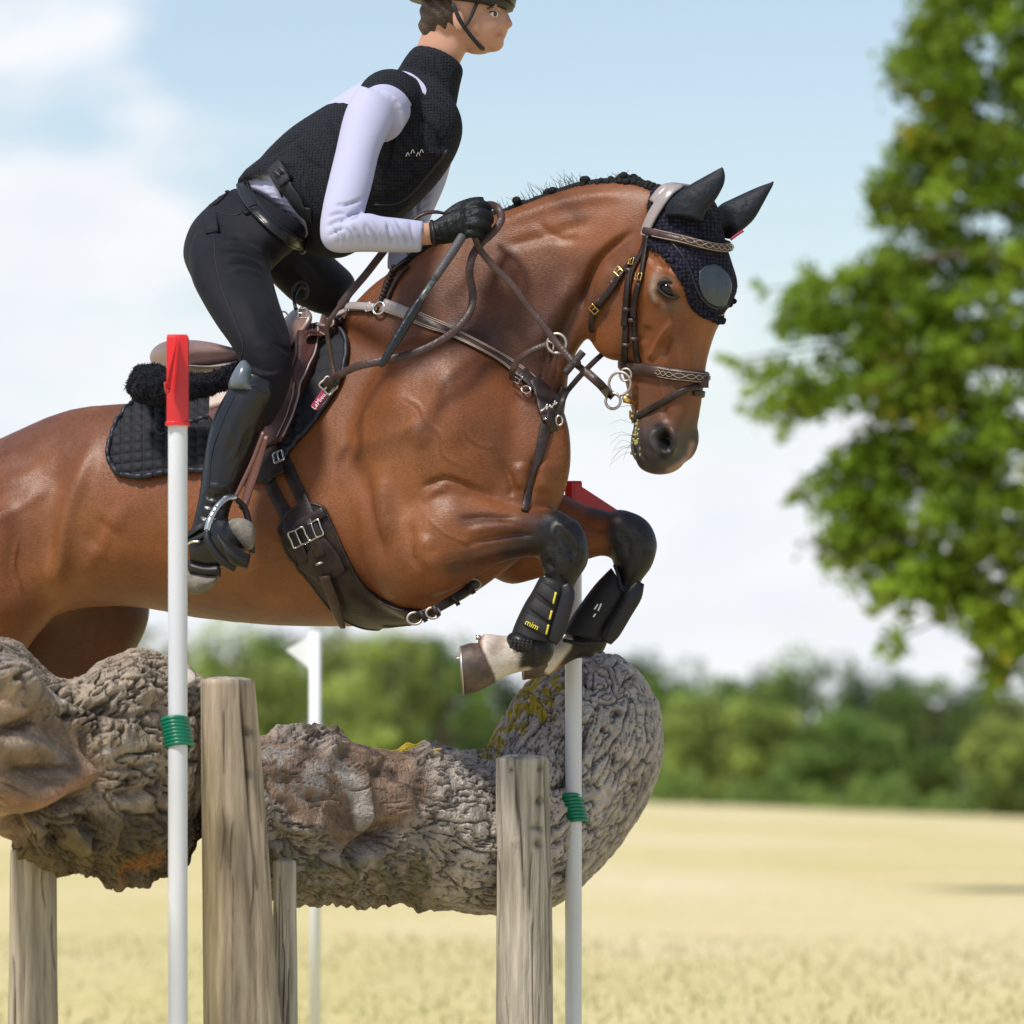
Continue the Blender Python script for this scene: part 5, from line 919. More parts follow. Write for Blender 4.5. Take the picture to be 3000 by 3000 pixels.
mb.build('braided_wither_strap', M['leather_dark'], bp)
mb = MB(); strap(mb, [(1560, 1115), (1590, 1160), (1602, 1205), (1604, 1240)], [.026, .05, .045, .024], .006, .006); strap(mb, [(1645, 1135), (1632, 1175), (1612, 1225)], .020, .006, .006); strap(mb, [(1525, 1095), (1560, 1130), (1590, 1160)], .03, .006, .005); mb.build('centre_piece', M['leather_dark'], bp)
mb = MB(); strap(mb, [(1603, 1235), (1592, 1280), (1578, 1340), (1562, 1395), (1548, 1440), (1535, 1500)], [.026, .024, .020, .018, .016, .014], .004, .003); mb.build('chest_strap', M['leather_dark'], bp)
mb = MB(); free(mb, [(1618, 1200, -.30), (1614, 1230, -.32), (1622, 1262, -.30)], .020, .004, (.3, -1, 0)); mb.build('hanging_end', M['leather_dark'], bp)
mb = MB(); p_, n_ = at(1510, 1118, .01); buckle(mb, p_, n_, (1, 0, -.7), .024, .018); p_, n_ = at(1640, 1245, .012); ring(mb, P(1638, 1232, -.28), .010, .002, oval=.7); p_, n_ = at(1540, 1148, .008); ring(mb, p_, .010, .002, n_)
pl, pn = at(1606, 1190, .016)
mb.tube([P(1582, 1206, pl[1] - .02), P(1596, 1196, pl[1] - .02), P(1604, 1182, pl[1] - .02), P(1600, 1200, pl[1] - .02), P(1614, 1186, pl[1] - .02), P(1612, 1204, pl[1] - .02), P(1628, 1172, pl[1] - .02), P(1624, 1186, pl[1] - .02), P(1634, 1178, pl[1] - .02)], .0016, 6); mb.tube([P(1592, 1228, pl[1] - .02), P(1610, 1226, pl[1] - .02)], .0026, 6); mb.build('metal_emblem', M['steel'], bp)
# running martingale fork and rings
mb = MB(); free(mb, [(1500, 1110, -.23), (1503, 1082, -.25), (1520, 1052, -.26), (1552, 1029, -.27), (1585, 1014, -.275), (1606, 1008, -.28)], .014, .004, (-.2, -1, .4)); mb.build('martingale_fork', M['leather'], bp)
mb = MB(); ring(mb, P(1631, 1006, -.285), .0205, .0034, (-.25, -1, 0)); mb.tube([P(1606, 1000, -.287), P(1622, 1008, -.287), P(1620, 1026, -.287)], .0026, 6); mb.build('martingale_ring', M['steel_dull'], bp)
# ---- ear bonnet
O_ = P(1990, 2300, DPOLL); rel = hv - O_; fu = rel[:, 0] * CH - rel[:, 1] * SH; fw = -rel[:, 0] * SH - rel[:, 1] * CH
poly = np.array([(1906, 560), (1900, 600), (1896, 660), (1900, 712), (1920, 724), (1948, 742), (1984, 792), (2010, 842), (2024, 884), (2046, 910), (2076, 925), (2104, 938), (2400, 938), (2400, 300), (1930, 300)], float)
mir = hv - np.outer(2 * np.minimum(fw, 0), np.array([-SH, -CH, 0])); mx_, my_, _ = PX(mir)
def inpoly(x, y, q):
    c = np.zeros(len(x), bool); j = len(q) - 1
    for i in range(len(q)):
        with np.errstate(divide='ignore', invalid='ignore'): t = ((q[i, 1] > y) != (q[j, 1] > y)) & (x < (q[j, 0] - q[i, 0]) * (y - q[i, 1]) / (q[j, 1] - q[i, 1] + 1e-12) + q[i, 0])
        c ^= t; j = i
    return c
cand = (np.abs(fw) < .13) & (hv[:, 2] > P(0, 960, 0)[2]) & (PX(hv)[0] > 1850); hnn = vnormals(hv, hf)
shifty = my_ + 12 * np.sin(mx_ * .0) ; ins = cand & inpoly(mx_, shifty, poly)
def shell(sel, lift, fall=None):
    fs = [q for q in hf if all(sel[i] for i in q)]; ids = sorted({i for q in fs for i in q}); mp_ = {i: k for k, i in enumerate(ids)}; n0 = len(ids)
    p_ = hv[ids]; n_ = hnn[ids]; v = np.vstack([p_ + n_ * lift, p_ - n_ * .002]); f = [tuple(mp_[i] for i in q) for q in fs]; from collections import Counter
    ec = Counter(tuple(sorted(e_)) for q in f for e_ in zip(q, q[1:] + q[:1])); side = [(a_, b_, b_ + n0, a_ + n0) for q in f for a_, b_ in zip(q, q[1:] + q[:1]) if ec[tuple(sorted((a_, b_)))] == 1]
    return v, f + [tuple(i + n0 for i in q[::-1]) for q in f] + side
bn = thing('ear_bonnet', H(2060, 640, 0), 'navy crocheted ear bonnet with slate patch on the horse forehead', 'ear bonnet')
v, f = shell(ins, .005); cap_ = mk('crochet_cap', v, f, M['crochet'], bn)
CAP_BVH = BVHTree.FromPolygons(v.tolist(), f)
nt = M['crochet'].node_tree; b = nt.nodes['Principled BSDF']; t = nt.nodes.new('ShaderNodeTexCoord'); vo = nt.nodes.new('ShaderNodeTexVoronoi'); vo.inputs['Scale'].default_value = 115; vo.feature = 'F1'; vo.inputs['Randomness'].default_value = .35
u = nt.nodes.new('ShaderNodeBump'); u.inputs['Strength'].default_value = 1; u.inputs['Distance'].default_value = .006; u.invert = True; nt.links.new(t.outputs['Object'], vo.inputs['Vector']); nt.links.new(vo.outputs[0], u.inputs['Height']); nt.links.new(u.outputs[0], b.inputs['Normal'])
rr_ = nt.nodes.new('ShaderNodeMapRange'); rr_.inputs[1].default_value = .1; rr_.inputs[2].default_value = .6; rr_.inputs[3].default_value = 1; rr_.inputs[4].default_value = 0; cm_ = nt.nodes.new('ShaderNodeMix'); cm_.data_type = 'RGBA'; cm_.inputs[6].default_value = (.004, .004, .008, 1); cm_.inputs[7].default_value = (.030, .028, .060, 1)
nt.links.new(vo.outputs[0], rr_.inputs[0]); nt.links.new(rr_.outputs[0], cm_.inputs[0]); nt.links.new(cm_.outputs[2], b.inputs['Base Color'])
mb = MB(); p_, n_ = lay_pts([(1902, 712), (1920, 726), (1948, 744), (1984, 794), (2010, 844), (2024, 884), (2046, 910), (2076, 925), (2106, 936), (2126, 920), (2142, 884)], .004, m=8)
for i in range(len(p_)):
    a_ = i * 1.9; mb.ball(p_[i] + n_[i] * .002 + np.array([0, 0, .004 * math.sin(a_)]), .0075, .005, .0065, 0, 8, 6)
mb.build('lace_edge', M['crochet'], bn)
mb = MB(); p_, n_ = lay_pts([(1960, 700), (1990, 740), (2012, 780), (2032, 836), (2056, 880), (2090, 902), (2124, 892)], .006, m=6); mb.tube(p_, .0028, 6, smooth=False); mb.build('cord_trim', M['piping'], bn)
patch('forehead_patch', M['patch'], bn, [(2044, 798), (2062, 780), (2084, 774), (2104, 782)], [(2068, 884), (2090, 896), (2110, 898), (2122, 890)], [(2044, 798), (2044, 830), (2052, 862), (2068, 884)], [(2104, 782), (2126, 806), (2136, 840), (2122, 890)], 30, 30, .008, 0)
def ear(secs, w, name):
    e0 = H(2058, 620, w); mb = MB(); lofts(mb, [(a_, b_, c_, d_, e0[1] + dd, hw, 0, pw) for a_, b_, c_, d_, dd, hw, pw in secs], n=28, m=6, yaw=-HYAW); v, f = mb.arrays(); nn = vnormals(v, f); return v, f, nn
v, f, nn = ear([(1958, 628, 2050, 650, 0, .034, 1), (1962, 600, 2056, 628, 0, .036, 1), (1990, 566, 2082, 596, -.005, .034, 1), (2030, 538, 2102, 566, -.01, .028, 1), (2066, 517, 2116, 540, -.014, .019, 1), (2096, 500, 2121, 516, -.018, .010, 1), (2114, 490, 2119, 495, -.02, .002, 1)], .075, 'ear')
v = sculpt(v, nn, [([(2010, 622), (2060, 580), (2105, 520)], 12, -9), ([(1975, 590), (2020, 560), (2060, 530)], 10, 3), ([(1990, 610), (2030, 590), (2070, 560)], 5, 3), ([(1970, 620), (2010, 628), (2045, 620)], 6, -4)]); o = mk('ear_cover', v, f, M['satin'], bn)
v, f, nn = ear([(2112, 612, 2138, 700, 0, .034, 1), (2120, 596, 2158, 684, 0, .036, 1), (2152, 580, 2196, 650, .0, .032, 1), (2190, 562, 2222, 610, .0, .024, 1), (2226, 546, 2243, 576, 0, .014, 1), (2254, 536, 2260, 548, 0, .006, 1), (2264, 531, 2267, 534, 0, .001, 1)], -.085, 'ear')
v = sculpt(v, nn, [([(2140, 660), (2185, 620), (2235, 560)], 9, -7), ([(2130, 620), (2170, 600), (2210, 575)], 8, 3)]); mk('ear_cover', v, f, M['satin'], bn)
mb = MB(); e0 = H(2058, 650, -.085); mb.tube([P(2140, 702, e0[1] - .03), P(2165, 684, e0[1] - .03), P(2178, 676, e0[1] - .03)], .003, 5); mb.build('maroon_tag', M['magenta'], bn)
# ---- bridle
br = thing('bridle', H(1930, 900, 0), 'brown leather bridle with padded noseband, flash strap and loose ring bit', 'bridle')
def ringband(c, ef, es, R0, a0, a1, n, lift, bvh=None):
    ef = np.asarray(ef, float); ef /= np.linalg.norm(ef); es = np.asarray(es, float); es -= ef * (es @ ef); es /= np.linalg.norm(es); ps, ns = [], []
    for a_ in np.linspace(R(a0), R(a1), n):
        dv = math.cos(a_) * ef + math.sin(a_) * es; h = (bvh or HORSE_BVH).ray_cast(Vector(c + dv * R0), Vector(-dv))
        if h[0] is None: continue
        n_ = np.array(h[1]); n_ = n_ if n_ @ dv > 0 else -n_; ps.append(np.array(h[0]) ); ns.append(n_)
    ps, ns = np.array(ps), np.array(ns)
    for _ in range(4): ps[1:-1] = (ps[:-2] + 2 * ps[1:-1] + ps[2:]) / 4; ns[1:-1] = (ns[:-2] + 2 * ns[1:-1] + ns[2:]) / 4
    ns /= np.linalg.norm(ns, axis=1)[:, None]; return ps + ns * lift, ns
lat = np.array([-SH, -CH, 0])
# noseband, browband, crown piece
c = H(1955, 1090, 0); p_, n_ = ringband(c, H(2050, 1106, 0) - c, lat, .125, -178, 178, 90, .002); mb = MB(); mb.ribbon(p_, n_, .026, .008, .004); mb.build('noseband', M['leather'], br)
mb = MB(); s_ = np.cross(n_, np.gradient(p_, axis=0)); s_ /= np.linalg.norm(s_, axis=1)[:, None]
i0, i1 = 36, 62
for k_ in (-.009, .009): mb.tube((p_ + s_ * k_ + n_ * .0098)[i0:i1], .0008, 5, smooth=False)
for ph in (0, math.pi): mb.tube([p_[i0] * (1 - t_) + p_[i1] * t_ if False else (p_[int(i0 + (i1 - i0) * t_)] + n_[int(i0 + (i1 - i0) * t_)] * .0118 + s_[int(i0 + (i1 - i0) * t_)] * .005 * math.sin(t_ * 28 + ph)) for t_ in np.linspace(0, 1, 27)], .0007, 5, m=2)
mb.build('fancy_stitching', M['thread'], br)
c = H(1975, 690, 0); p_, n_ = ringband(c, H(2090, 726, 0) - c, lat, .3, -96, 100, 70, .006); mb = MB(); mb.ribbon(p_, n_, .018, .009, .004); mb.build('browband', M['leather'], br)
mb = MB(); s_ = np.cross(n_, np.gradient(p_, axis=0)); s_ /= np.linalg.norm(s_, axis=1)[:, None]
for k_ in (-.0075, .0075): mb.tube((p_ + s_ * k_ + n_ * .0095)[12:62], .0009, 5, smooth=False)
for ph in (0, math.pi): mb.tube([(p_[int(22 + 26 * t_)] + n_[int(22 + 26 * t_)] * .0128 + s_[int(22 + 26 * t_)] * .005 * math.sin(t_ * 26 + ph)) for t_ in np.linspace(0, 1, 27)], .0008, 5, m=2)
mb.build('fancy_stitching', M['thread'], br)
mb = MB(); p_, n_ = lay_pts([(1998, 552, .006), (1970, 568, .007), (1945, 598, .007), (1922, 634, .007), (1906, 668, .006), (1898, 694, .004)], .002); mb.ribbon(p_, n_, .030, .006, .002)
c = H(1935, 690, 0); q_, m_ = ringband(c, H(2000, 540, 0) - c, lat, .4, -100, 40, 50, .007); mb.ribbon(q_, m_, .026, .006, .002); mb.build('crown_piece', M['leather_shine'], br)
mb = MB(); strap(mb, [(1901, 690, .004), (1890, 725), (1872, 765), (1858, 795), (1848, 835), (1840, 900), (1836, 960), (1833, 1010), (1830, 1060), (1826, 1082)], .014, .005, .003)
strap(mb, [(1906, 690, .005), (1892, 760, .002), (1882, 815), (1868, 860), (1862, 920), (1861, 985), (1866, 1030), (1876, 1064)], .012, .005, .003)
strap(mb, [(1852, 790, .003), (1845, 860, .003), (1838, 925, .003), (1834, 955, .003)], .016, .004, .005); strap(mb, [(1878, 830, .002), (1866, 880, .002), (1861, 935, .002)], .014, .004, .005); mb.build('cheekpiece', M['leather_dark'], br)
mb = MB(); strap(mb, [(1866, 752, .003), (1836, 786), (1800, 840), (1765, 882), (1742, 908), (1733, 940), (1738, 972)], .011, .004, .003); strap(mb, [(1828, 800, .002), (1790, 856, .003), (1756, 896, .003)], .014, .004, .005); mb.build('throatlatch', M['leather_dark'], br)
mb = MB()
for kx, ky, al in ((1846, 905, 0), (1860, 937, 0), (1853, 795, 0), (1842, 1010, 0), (1860, 990, 0)): p_, n_ = at(kx, ky, .008); mb.box(p_, .018, .010, .008); mb.cut()
for kx, ky in ((1800, 832), (1762, 885)): p_, n_ = at(kx, ky, .006); mb.box(p_, .010, .010, .016, np.array([[.8, 0, -.6], [0, 1, 0], [.6, 0, .8]])); mb.cut()
mb.build('keeper', M['leather'], br)
mb = MB()
for bx_, by_, al in ((1860, 768, (-.3, 0, -1)), (1880, 812, (-.3, 0, -1)), (1818, 798, (-1, 0, -.9)), (1745, 902, (-1, 0, -.9))): p_, n_ = at(bx_, by_, .010); buckle(mb, p_, n_, al, .018, .014, .0016); mb.cut()
mb.build('brass_buckle', M['brass'], br)
mb = MB(); c = H(1945, 1165, 0); strap(mb, [(2078, 1142, .002), (2050, 1132), (2014, 1140), (1975, 1160), (1930, 1186), (1890, 1210), (1858, 1230)], .014, .005, .002); q_, m_ = ringband(c, H(2045, 1150, 0) - c, lat, .3, -120, 8, 40, .002); mb.ribbon(q_, m_, .013, .005); mb.build('flash_strap', M['leather_dark'], br)
mb = MB(); p_, n_ = at(2050, 1118, .010); mb.box(p_, .022, .012, .024); mb.build('flash_loop', M['leather'], br)
bD = at(1850, 1140)[0][1]
mb = MB(); ring(mb, P(1816, 1124, bD - .028), .0245, .0032, (-.35, -1, 0)); mb.cut(); ring(mb, P(1796, 1175, bD - .030), .0165, .0032, (-.35, -1, 0)); mb.cut(); ring(mb, P(1833, 1098, bD - .03), .013, .0026, (-.35, -1, 0)); mb.cut(); mb.build('bit_ring', M['steel_dull'], br)
mb = MB(); mb.tube([P(1824, 1172, bD - .028), P(1836, 1170, bD - .028), P(1852, 1178, bD - .022), P(1874, 1188, bD - .005)], [.006, .009, .006, .006], 10); mb.build('mouthpiece', M['brass'], br)
mb = MB()
for _ in range(30): x_, y_ = 1868 + rng.normal() * 6 - (abs(rng.normal()) * 2), rng.uniform(1206, 1335); p_, n_ = at(x_ - (y_ - 1206) * .03, y_, .001); mb.ball(p_, .0035 * rng.uniform(.5, 1.3), .002, .004 * rng.uniform(.5, 1.3), 0, 7, 5)
mb.build('froth', M['foam'], br)
mb = MB(); p_, n_ = at(1858, 1218, .006); buckle(mb, p_, n_, (1, 0, .7), .018, .016, .002); mb.build('brass_buckle', M['brass'], br)
# ---- reins
rn = thing('reins', P(1388, 690, -.24), 'brown leather reins running from the bit through the gloved hand and looping back', 'reins')
mb = MB()
free(mb, [(1795, 1164, bD - .034), (1786, 1156, bD - .034), (1755, 1125, -.34), (1712, 1087, -.33), (1671, 1051, -.31), (1624, 996, -.29), (1586, 945, -.28), (1552, 902, -.27), (1500, 834, -.26), (1442, 776, -.25), (1406, 730, -.25), (1390, 690, -.255), (1384, 660, -.24)], .0145, .004, (-.3, -1, .2))
mb.build('near_rein', M['leather'], rn)
mb = MB(); free(mb, [(1786, 1158, bD - .030), (1760, 1128, -.337), (1718, 1090, -.327)], .019, .005, (-.3, -1, .2)); mb.build('rein_end', M['leather_dark'], rn)
mb = MB(); free(mb, [(1410, 606, -.16), (1437, 600, -.19), (1459, 612, -.22), (1468, 642, -.23), (1448, 676, -.235), (1410, 712, -.24), (1384, 750, -.245), (1375, 802, -.25), (1384, 856, -.25), (1379, 906, -.26), (1346, 955, -.28), (1297, 994, -.30), (1225, 1030, -.31), (1121, 1057, -.31), (1050, 1072, -.29), (1000, 1094, -.26), (975, 1112, -.23), (955, 1135, -.20)], .0165, .0045, (-.2, -1, .1)); mb.build('rein_loop', M['leather'], rn)
mb = MB(); free(mb, [(1130, 728, -.20), (1105, 760, -.21), (1069, 806, -.22), (1018, 866, -.23), (976, 922, -.22), (959, 950, -.21), (960, 990, -.20), (972, 1061, -.20), (981, 1116, -.21)], [.017] * 25 + [.010] * 32, .0045, (-.4, -1, .1)); mb.build('rein_strap', M['leather'], rn)
mb = MB(); free(mb, [(1205, 655, -.20), (1218, 638, -.2), (1246, 624, -.2), (1280, 621, -.19), (1310, 628, -.17)], .011, .004, (0, -.6, .8)); mb.build('rein_bight', M['leather'], rn)
mb = MB(); free(mb, [(1852, 975, .02), (1774, 1030, -.10), (1722, 1077, -.16), (1671, 1134, -.22), (1650, 1168, -.27), (1636, 1216, -.27)], .013, .004, (-.3, -1, .4)); mb.build('far_rein', M['leather_dark'], rn)
mb = MB(); free(mb, [(1654, 1094, -.335), (1681, 1062, -.335), (1708, 1030, -.335)], .016, .006, (-.3, -1, .2)); mb.box(P(1690, 1066, -.332), .018, .014, .010); mb.build('rein_stop', M['leather_dark'], rn)
mb = MB(); c_ = P(962, 1130, -.215); buckle(mb, c_, (0, -1, 0), (.7, 0, .7), .03, .026, .0024); mb.build('buckle', M['steel_dull'], rn)
mb = MB(); free(mb, [(985, 1112, -.235), (966, 1124, -.222), (948, 1138, -.205)], .024, .006, (0, -1, 0)); mb.build('strap_end', M['leather_dark'], rn)
lb0 = P(936, 1172, -.175); lb = MB(); xd = (P(955, 1146, -.17) - P(918, 1196, -.17)); free(lb, [(955, 1146, -.172), (936, 1172, -.172), (919, 1197, -.172)], .017, .002, (0, -1, 0)); lbo = lb.build('label', M['magenta'], pad)
text3('LeMieux', P(937, 1172, -.176), xd, (0, -1, 0), .0135, M['white'], pad, 'lettering')
# ---- tendon boots on the forelegs
def tboot(secs, hw, lab, seed):
    mb = MB(); lofts(mb, secs, n=36, m=6); v, f = mb.arrays(); b_ = BVHTree.FromPolygons(v.tolist(), f); base = v.mean(0); base[2] = v[:, 2].min(); r_ = thing('tendon_boot', base, lab, 'tendon boot', 'tendon boots on the forelegs'); mk('shell', v, f, M['neoprene'], r_); return r_, b_
tb, TB1 = tboot([(1584, 1688, 1648, 1704, -.225, .036, 0, .9), (1576, 1700, 1670, 1722, -.225, .044, 0, .9), (1558, 1734, 1672, 1762, -.225, .045, 0, .9), (1536, 1770, 1662, 1802, -.225, .043, 0, .9), (1511, 1822, 1644, 1848, -.225, .044, 0, .9), (1494, 1868, 1626, 1884, -.225, .046, 0, .9)], .045, 'dark strapped tendon boot with yellow marks on the near foreleg', 1)
mb = MB(); mb.ball(P(1528, 1884, -.238), .034, .044, .024, 20, 24, 14); st_ = mb.build('strike_pad', M['shell'], tb)
mb = MB()
for i in range(6):
    for j in range(5): p_, n_ = at(1502 + i * 11 - j * 2, 1872 + j * 8 + i * 1.5, .0, BVHTree.FromPolygons([list(q) for q in MB().ball(P(1528, 1884, -.238), .034, .044, .024, 20, 24, 14).arrays()[0].tolist()], MB().ball(P(1528, 1884, -.238), .034, .044, .024, 20, 24, 14).f)); mb.ball(p_, .003, .0025, .003, 0, 6, 4)
mb.build('ribbing', M['neoprene2'], tb)
mb = MB(); yl = MB()
for (x0, y0, x1, y1, ya) in ((1578, 1706, 1630, 1744, (1628, 1735, 1620, 1768)), (1555, 1752, 1620, 1795, (1615, 1788, 1608, 1815)), (1532, 1800, 1610, 1838, (1605, 1830, 1597, 1858))):
    dx_, dy_ = 12, 6; strap(mb, [(x0 - 14, y0 + 2), ((x0 + x1) / 2 - 6, (y0 + y1) / 2 + 8), (x1 - 4, y1 + 10)], .026, .004, .001, TB1); strap(yl, [(ya[0], ya[1]), ((ya[0] + ya[2]) / 2, (ya[1] + ya[3]) / 2), (ya[2], ya[3])], .004, .001, .006, TB1, m=2); mb.cut(); yl.cut()
mb.build('strap', M['neoprene2'], tb); yl.build('yellow_mark', M['yellow'], tb)
mb = MB(); mb.tube([P(1655, 1712, -.268), P(1664, 1740, -.272), P(1652, 1790, -.272), P(1634, 1850, -.27), P(1618, 1884, -.268)], [.010, .015, .016, .016, .010], 14, flat=.4); mb.build('shin_guard', M['shell'], tb)
p_, n_ = at(1560, 1832, .0065, TB1); text3('mim', p_, P(1580, 1840, 0) - P(1540, 1820, 0), n_, .018, M['yellow'], tb, 'lettering')
mb = MB(); strap(mb, [(1650, 1810), (1640, 1860)], .003, .001, .014, TB1, m=3); mb.build('white_mark', M['white'], tb)
tb2, TB2 = tboot([(1790, 1664, 1822, 1716, .02, .034, 0, .9), (1772, 1682, 1850, 1738, .02, .040, 0, .9), (1742, 1714, 1852, 1754, .02, .046, 0, .9), (1706, 1762, 1832, 1796, .02, .046, 0, .9), (1674, 1808, 1802, 1838, .02, .047, 0, .9), (1648, 1856, 1776, 1882, .02, .048, 0, .9)], .045, 'smooth dark tendon boot with white flashes on the far foreleg', 2)
mb = MB(); mb.tube([P(1876, 1706, -.03), P(1856, 1742, -.032), P(1828, 1790, -.032), P(1792, 1850, -.03), P(1776, 1882, -.028)], [.010, .020, .020, .020, .012], 14, flat=.5); mb.build('shin_guard', M['shell'], tb2)
mb = MB(); mb.tube([P(1800, 1655, -.02), P(1812, 1690, -.026), P(1822, 1728, -.028), P(1846, 1728, -.028), P(1876, 1706, -.022)], .0036, 8); mb.cut(); mb.tube([P(1650, 1876, -.026), P(1700, 1884, -.032), P(1770, 1880, -.03)], .004, 8); mb.cut(); mb.build('rolled_edge', M['neoprene'], tb2)
mb = MB()
for q in ([(1762, 1768), (1752, 1790)], [(1745, 1798), (1738, 1808)], [(1752, 1770), (1742, 1786)]): strap(mb, q, .0035, .001, .002, TB2, m=4); mb.cut()
mb.build('white_mark', M['white'], tb2); mb = MB(); strap(mb, [(1806, 1808), (1792, 1834)], .003, .001, .016, TB2, m=3); mb.build('white_mark', M['white'], tb2)
# ---------------------------------------------------------------- the rider
rd = thing('person', P(720, 1000, dm(650)), 'rider in black breeches and vest with pale sleeves, crouching forward over the saddle', 'person')
RY = -BY
def solid(fn, voxel=.005, it=8):
    mb = MB(); fn(mb); v, f = mb.arrays(); return modeval(v, f, [('REMESH', dict(mode='VOXEL', voxel_size=voxel)), ('SMOOTH', dict(factor=.5, iterations=it))])
def bound(name, mt, v, f, parent=None, colors=None): return mk(name, v, f, mt, parent or rd, colors=colors)
HIP = .20; HD = HIP - .19
# --- breeches: pelvis, both thighs, knees
def f_br(mb):
    lofts(mb, [(690, 548, 866, 724, HIP + .01, .112, 0), (664, 566, 880, 706, HIP, .136, 0), (618, 600, 880, 700, HIP, .165, 0), (574, 655, 850, 735, HIP - .02, .18, 0), (556, 735, 800, 775, HIP - .03, .17, 0), (580, 820, 760, 820, HIP - .03, .12, 0)], n=36, m=6, yaw=RY)
    lofts(mb, [(570, 680, 800, 720, HIP - .10, .085, 0), (553, 745, 792, 775, HIP - .15, .095, 0), (562, 820, 803, 832, HIP - .20, .095, 0), (596, 890, 820, 892, HIP - .26, .088, 0), (636, 955, 842, 955, HIP - .31, .080, 0), (675, 1010, 853, 1010, HIP - .345, .072, 0),
               (702, 1060, 857, 1070, HIP - .36, .066, 0), (708, 1110, 850, 1125, HIP - .365, .060, 0), (690, 1170, 826, 1190, HIP - .365, .052, 0), (670, 1240, 790, 1250, HIP - .365, .045, 0)], n=36, m=6)
    lofts(mb, [(760, 640, 770, 800, HIP + .08, .09, 0), (850, 650, 800, 830, HIP + .14, .09, 0), (930, 715, 860, 885, HIP + .20, .085, 0), (990, 765, 920, 915, HIP + .24, .075, 0), (1038, 815, 960, 930, HIP + .26, .065, 0), (1030, 860, 950, 990, HIP + .27, .06, 0), (1000, 960, 900, 1060, HIP + .28, .055, 0), (960, 1060, 860, 1130, HIP + .28, .05, 0)], n=32, m=6)
v, f, nn = solid(f_br, .005, 10)
v = sculpt(v, nn, [([(625, 690), (700, 700), (770, 735)], 7, -5), ([(640, 712), (715, 718), (780, 752)], 6, 5), ([(640, 735), (720, 740), (778, 775)], 5, -6), ([(642, 752), (720, 757), (775, 788)], 6, 5), ([(645, 776), (720, 772), (772, 800)], 5, -5), ([(655, 800), (720, 790), (772, 812)], 7, 4), ([(590, 740), (575, 800), (600, 860)], 14, 3), ([(780, 900), (820, 950), (845, 1010)], 12, -4), ([(700, 860), (740, 930), (760, 1000)], 20, 3), ([(715, 1060), (770, 1085), (830, 1080)], 5, -5), ([(720, 1080), (770, 1100), (830, 1098)], 5, 4), ([(790, 1000), (830, 1020), (850, 1040)], 6, -4), ([(625, 680), (628, 760), (650, 850), (690, 950), (712, 1010), (706, 1058)], 3, -2.2), ([(600, 630), (680, 640), (720, 600)], 4, -3),
                   ([(720, 1040), (760, 1070), (820, 1070)], 8, -2), ([(730, 1100), (790, 1120), (840, 1110)], 8, -3), ([(740, 1010), (800, 1020)], 10, 2), ([(780, 690), (800, 760), (790, 840)], 12, -6), ([(700, 690), (640, 700)], 4, 3), ([(830, 720), (900, 760), (960, 830)], 10, -5), ([(850, 780), (900, 830)], 8, 4)])
bound('breeches', M['breech'], v, f); BR = BVHTree.FromPolygons(v.tolist(), f)
mb = MB(); strap(mb, [(611, 601), (635, 594), (655, 574)], .028, .003, .001, BR); strap(mb, [(664, 569), (690, 548), (705, 540)], .006, .004, .004, BR); mb.build('pocket_flap', M['breech'], rd)
mb = MB()
for q in ([(628, 690), (632, 770), (655, 860), (694, 955), (713, 1015), (706, 1052)], [(596, 610), (640, 622), (690, 632), (735, 604)]):
    p_, n_ = lay_pts(q, .0008, BR, 8); mb.tube(p_, .0011, 5, smooth=False)
mb.build('seam', M['webbing'], rd)
# --- shirt: waist piece and sleeves
def f_sh(mb):
    lofts(mb, [(700, 545, 880, 708, HIP - .005, .116, 0), (722, 522, 900, 696, HIP - .01, .128, 0), (748, 498, 915, 690, HIP - .02, .134, 0), (800, 440, 960, 660, HIP - .04, .14, 0), (900, 350, 1080, 600, HIP - .07, .15, 0), (1040, 250, 1220, 480, HIP - .12, .165, 0), (1130, 215, 1270, 380, HIP - .15, .13, 0), (1180, 205, 1260, 290, HIP - .16, .07, 0)], n=34, m=6, yaw=RY)
    # near sleeve
    mb.tube([P(1150, 300, -.06), P(1105, 340, -.14)], [.05, .062], 24, smooth=False)
    lofts(mb, [(1050, 250, 1170, 310, -.125, .055, 0), (1010, 330, 1150, 365, -.155, .060, 0), (982, 448, 1112, 448, -.20, .056, 0), (962, 530, 1092, 535, -.235, .052, 0), (946, 600, 1070, 615, -.265, .049, 0), (937, 668, 1062, 655, -.285, .047, 0), (946, 715, 1066, 628, -.295, .046, 0), (985, 740, 1085, 625, -.297, .045, 0),
               (1065, 738, 1120, 634, -.29, .043, 0), (1150, 740, 1178, 640, -.275, .039, 0), (1205, 740, 1218, 645, -.262, .035, 0), (1234, 740, 1242, 648, -.255, .034, 0)], n=30, m=6)
    # far sleeve
    lofts(mb, [(1180, 290, 1330, 330, .13, .06, 0), (1210, 400, 1330, 430, .16, .058, 0), (1200, 500, 1308, 530, .19, .05, 0), (1180, 600, 1270, 620, .21, .045, 0), (1160, 660, 1245, 680, .21, .04, 0), (1138, 735, 1222, 745, .20, .035, 0), (1134, 790, 1204, 796, .19, .032, 0)], n=26, m=6)
v, f, nn = solid(f_sh, .0045, 7)
fold = []
for i in range(11): t_ = i / 10; x0 = 985 + t_ * 225; fold.append(([(x0 - 22 + 14 * math.sin(i * 2), 655 - 20 * t_), (x0, 690), (x0 + 10, 728)], 4.5, -6.0 + 2.2 * math.sin(i * 3.3), -.5, -.1))
for i, q in enumerate([[(955, 640), (985, 625), (1020, 628)], [(950, 668), (985, 648), (1030, 642)], [(958, 695), (985, 675), (1010, 665)], [(1000, 640), (1040, 625), (1060, 620)], [(975, 600), (1020, 598), (1070, 580)]]): fold.append((q, 4, -7.5, -.5, -.1))
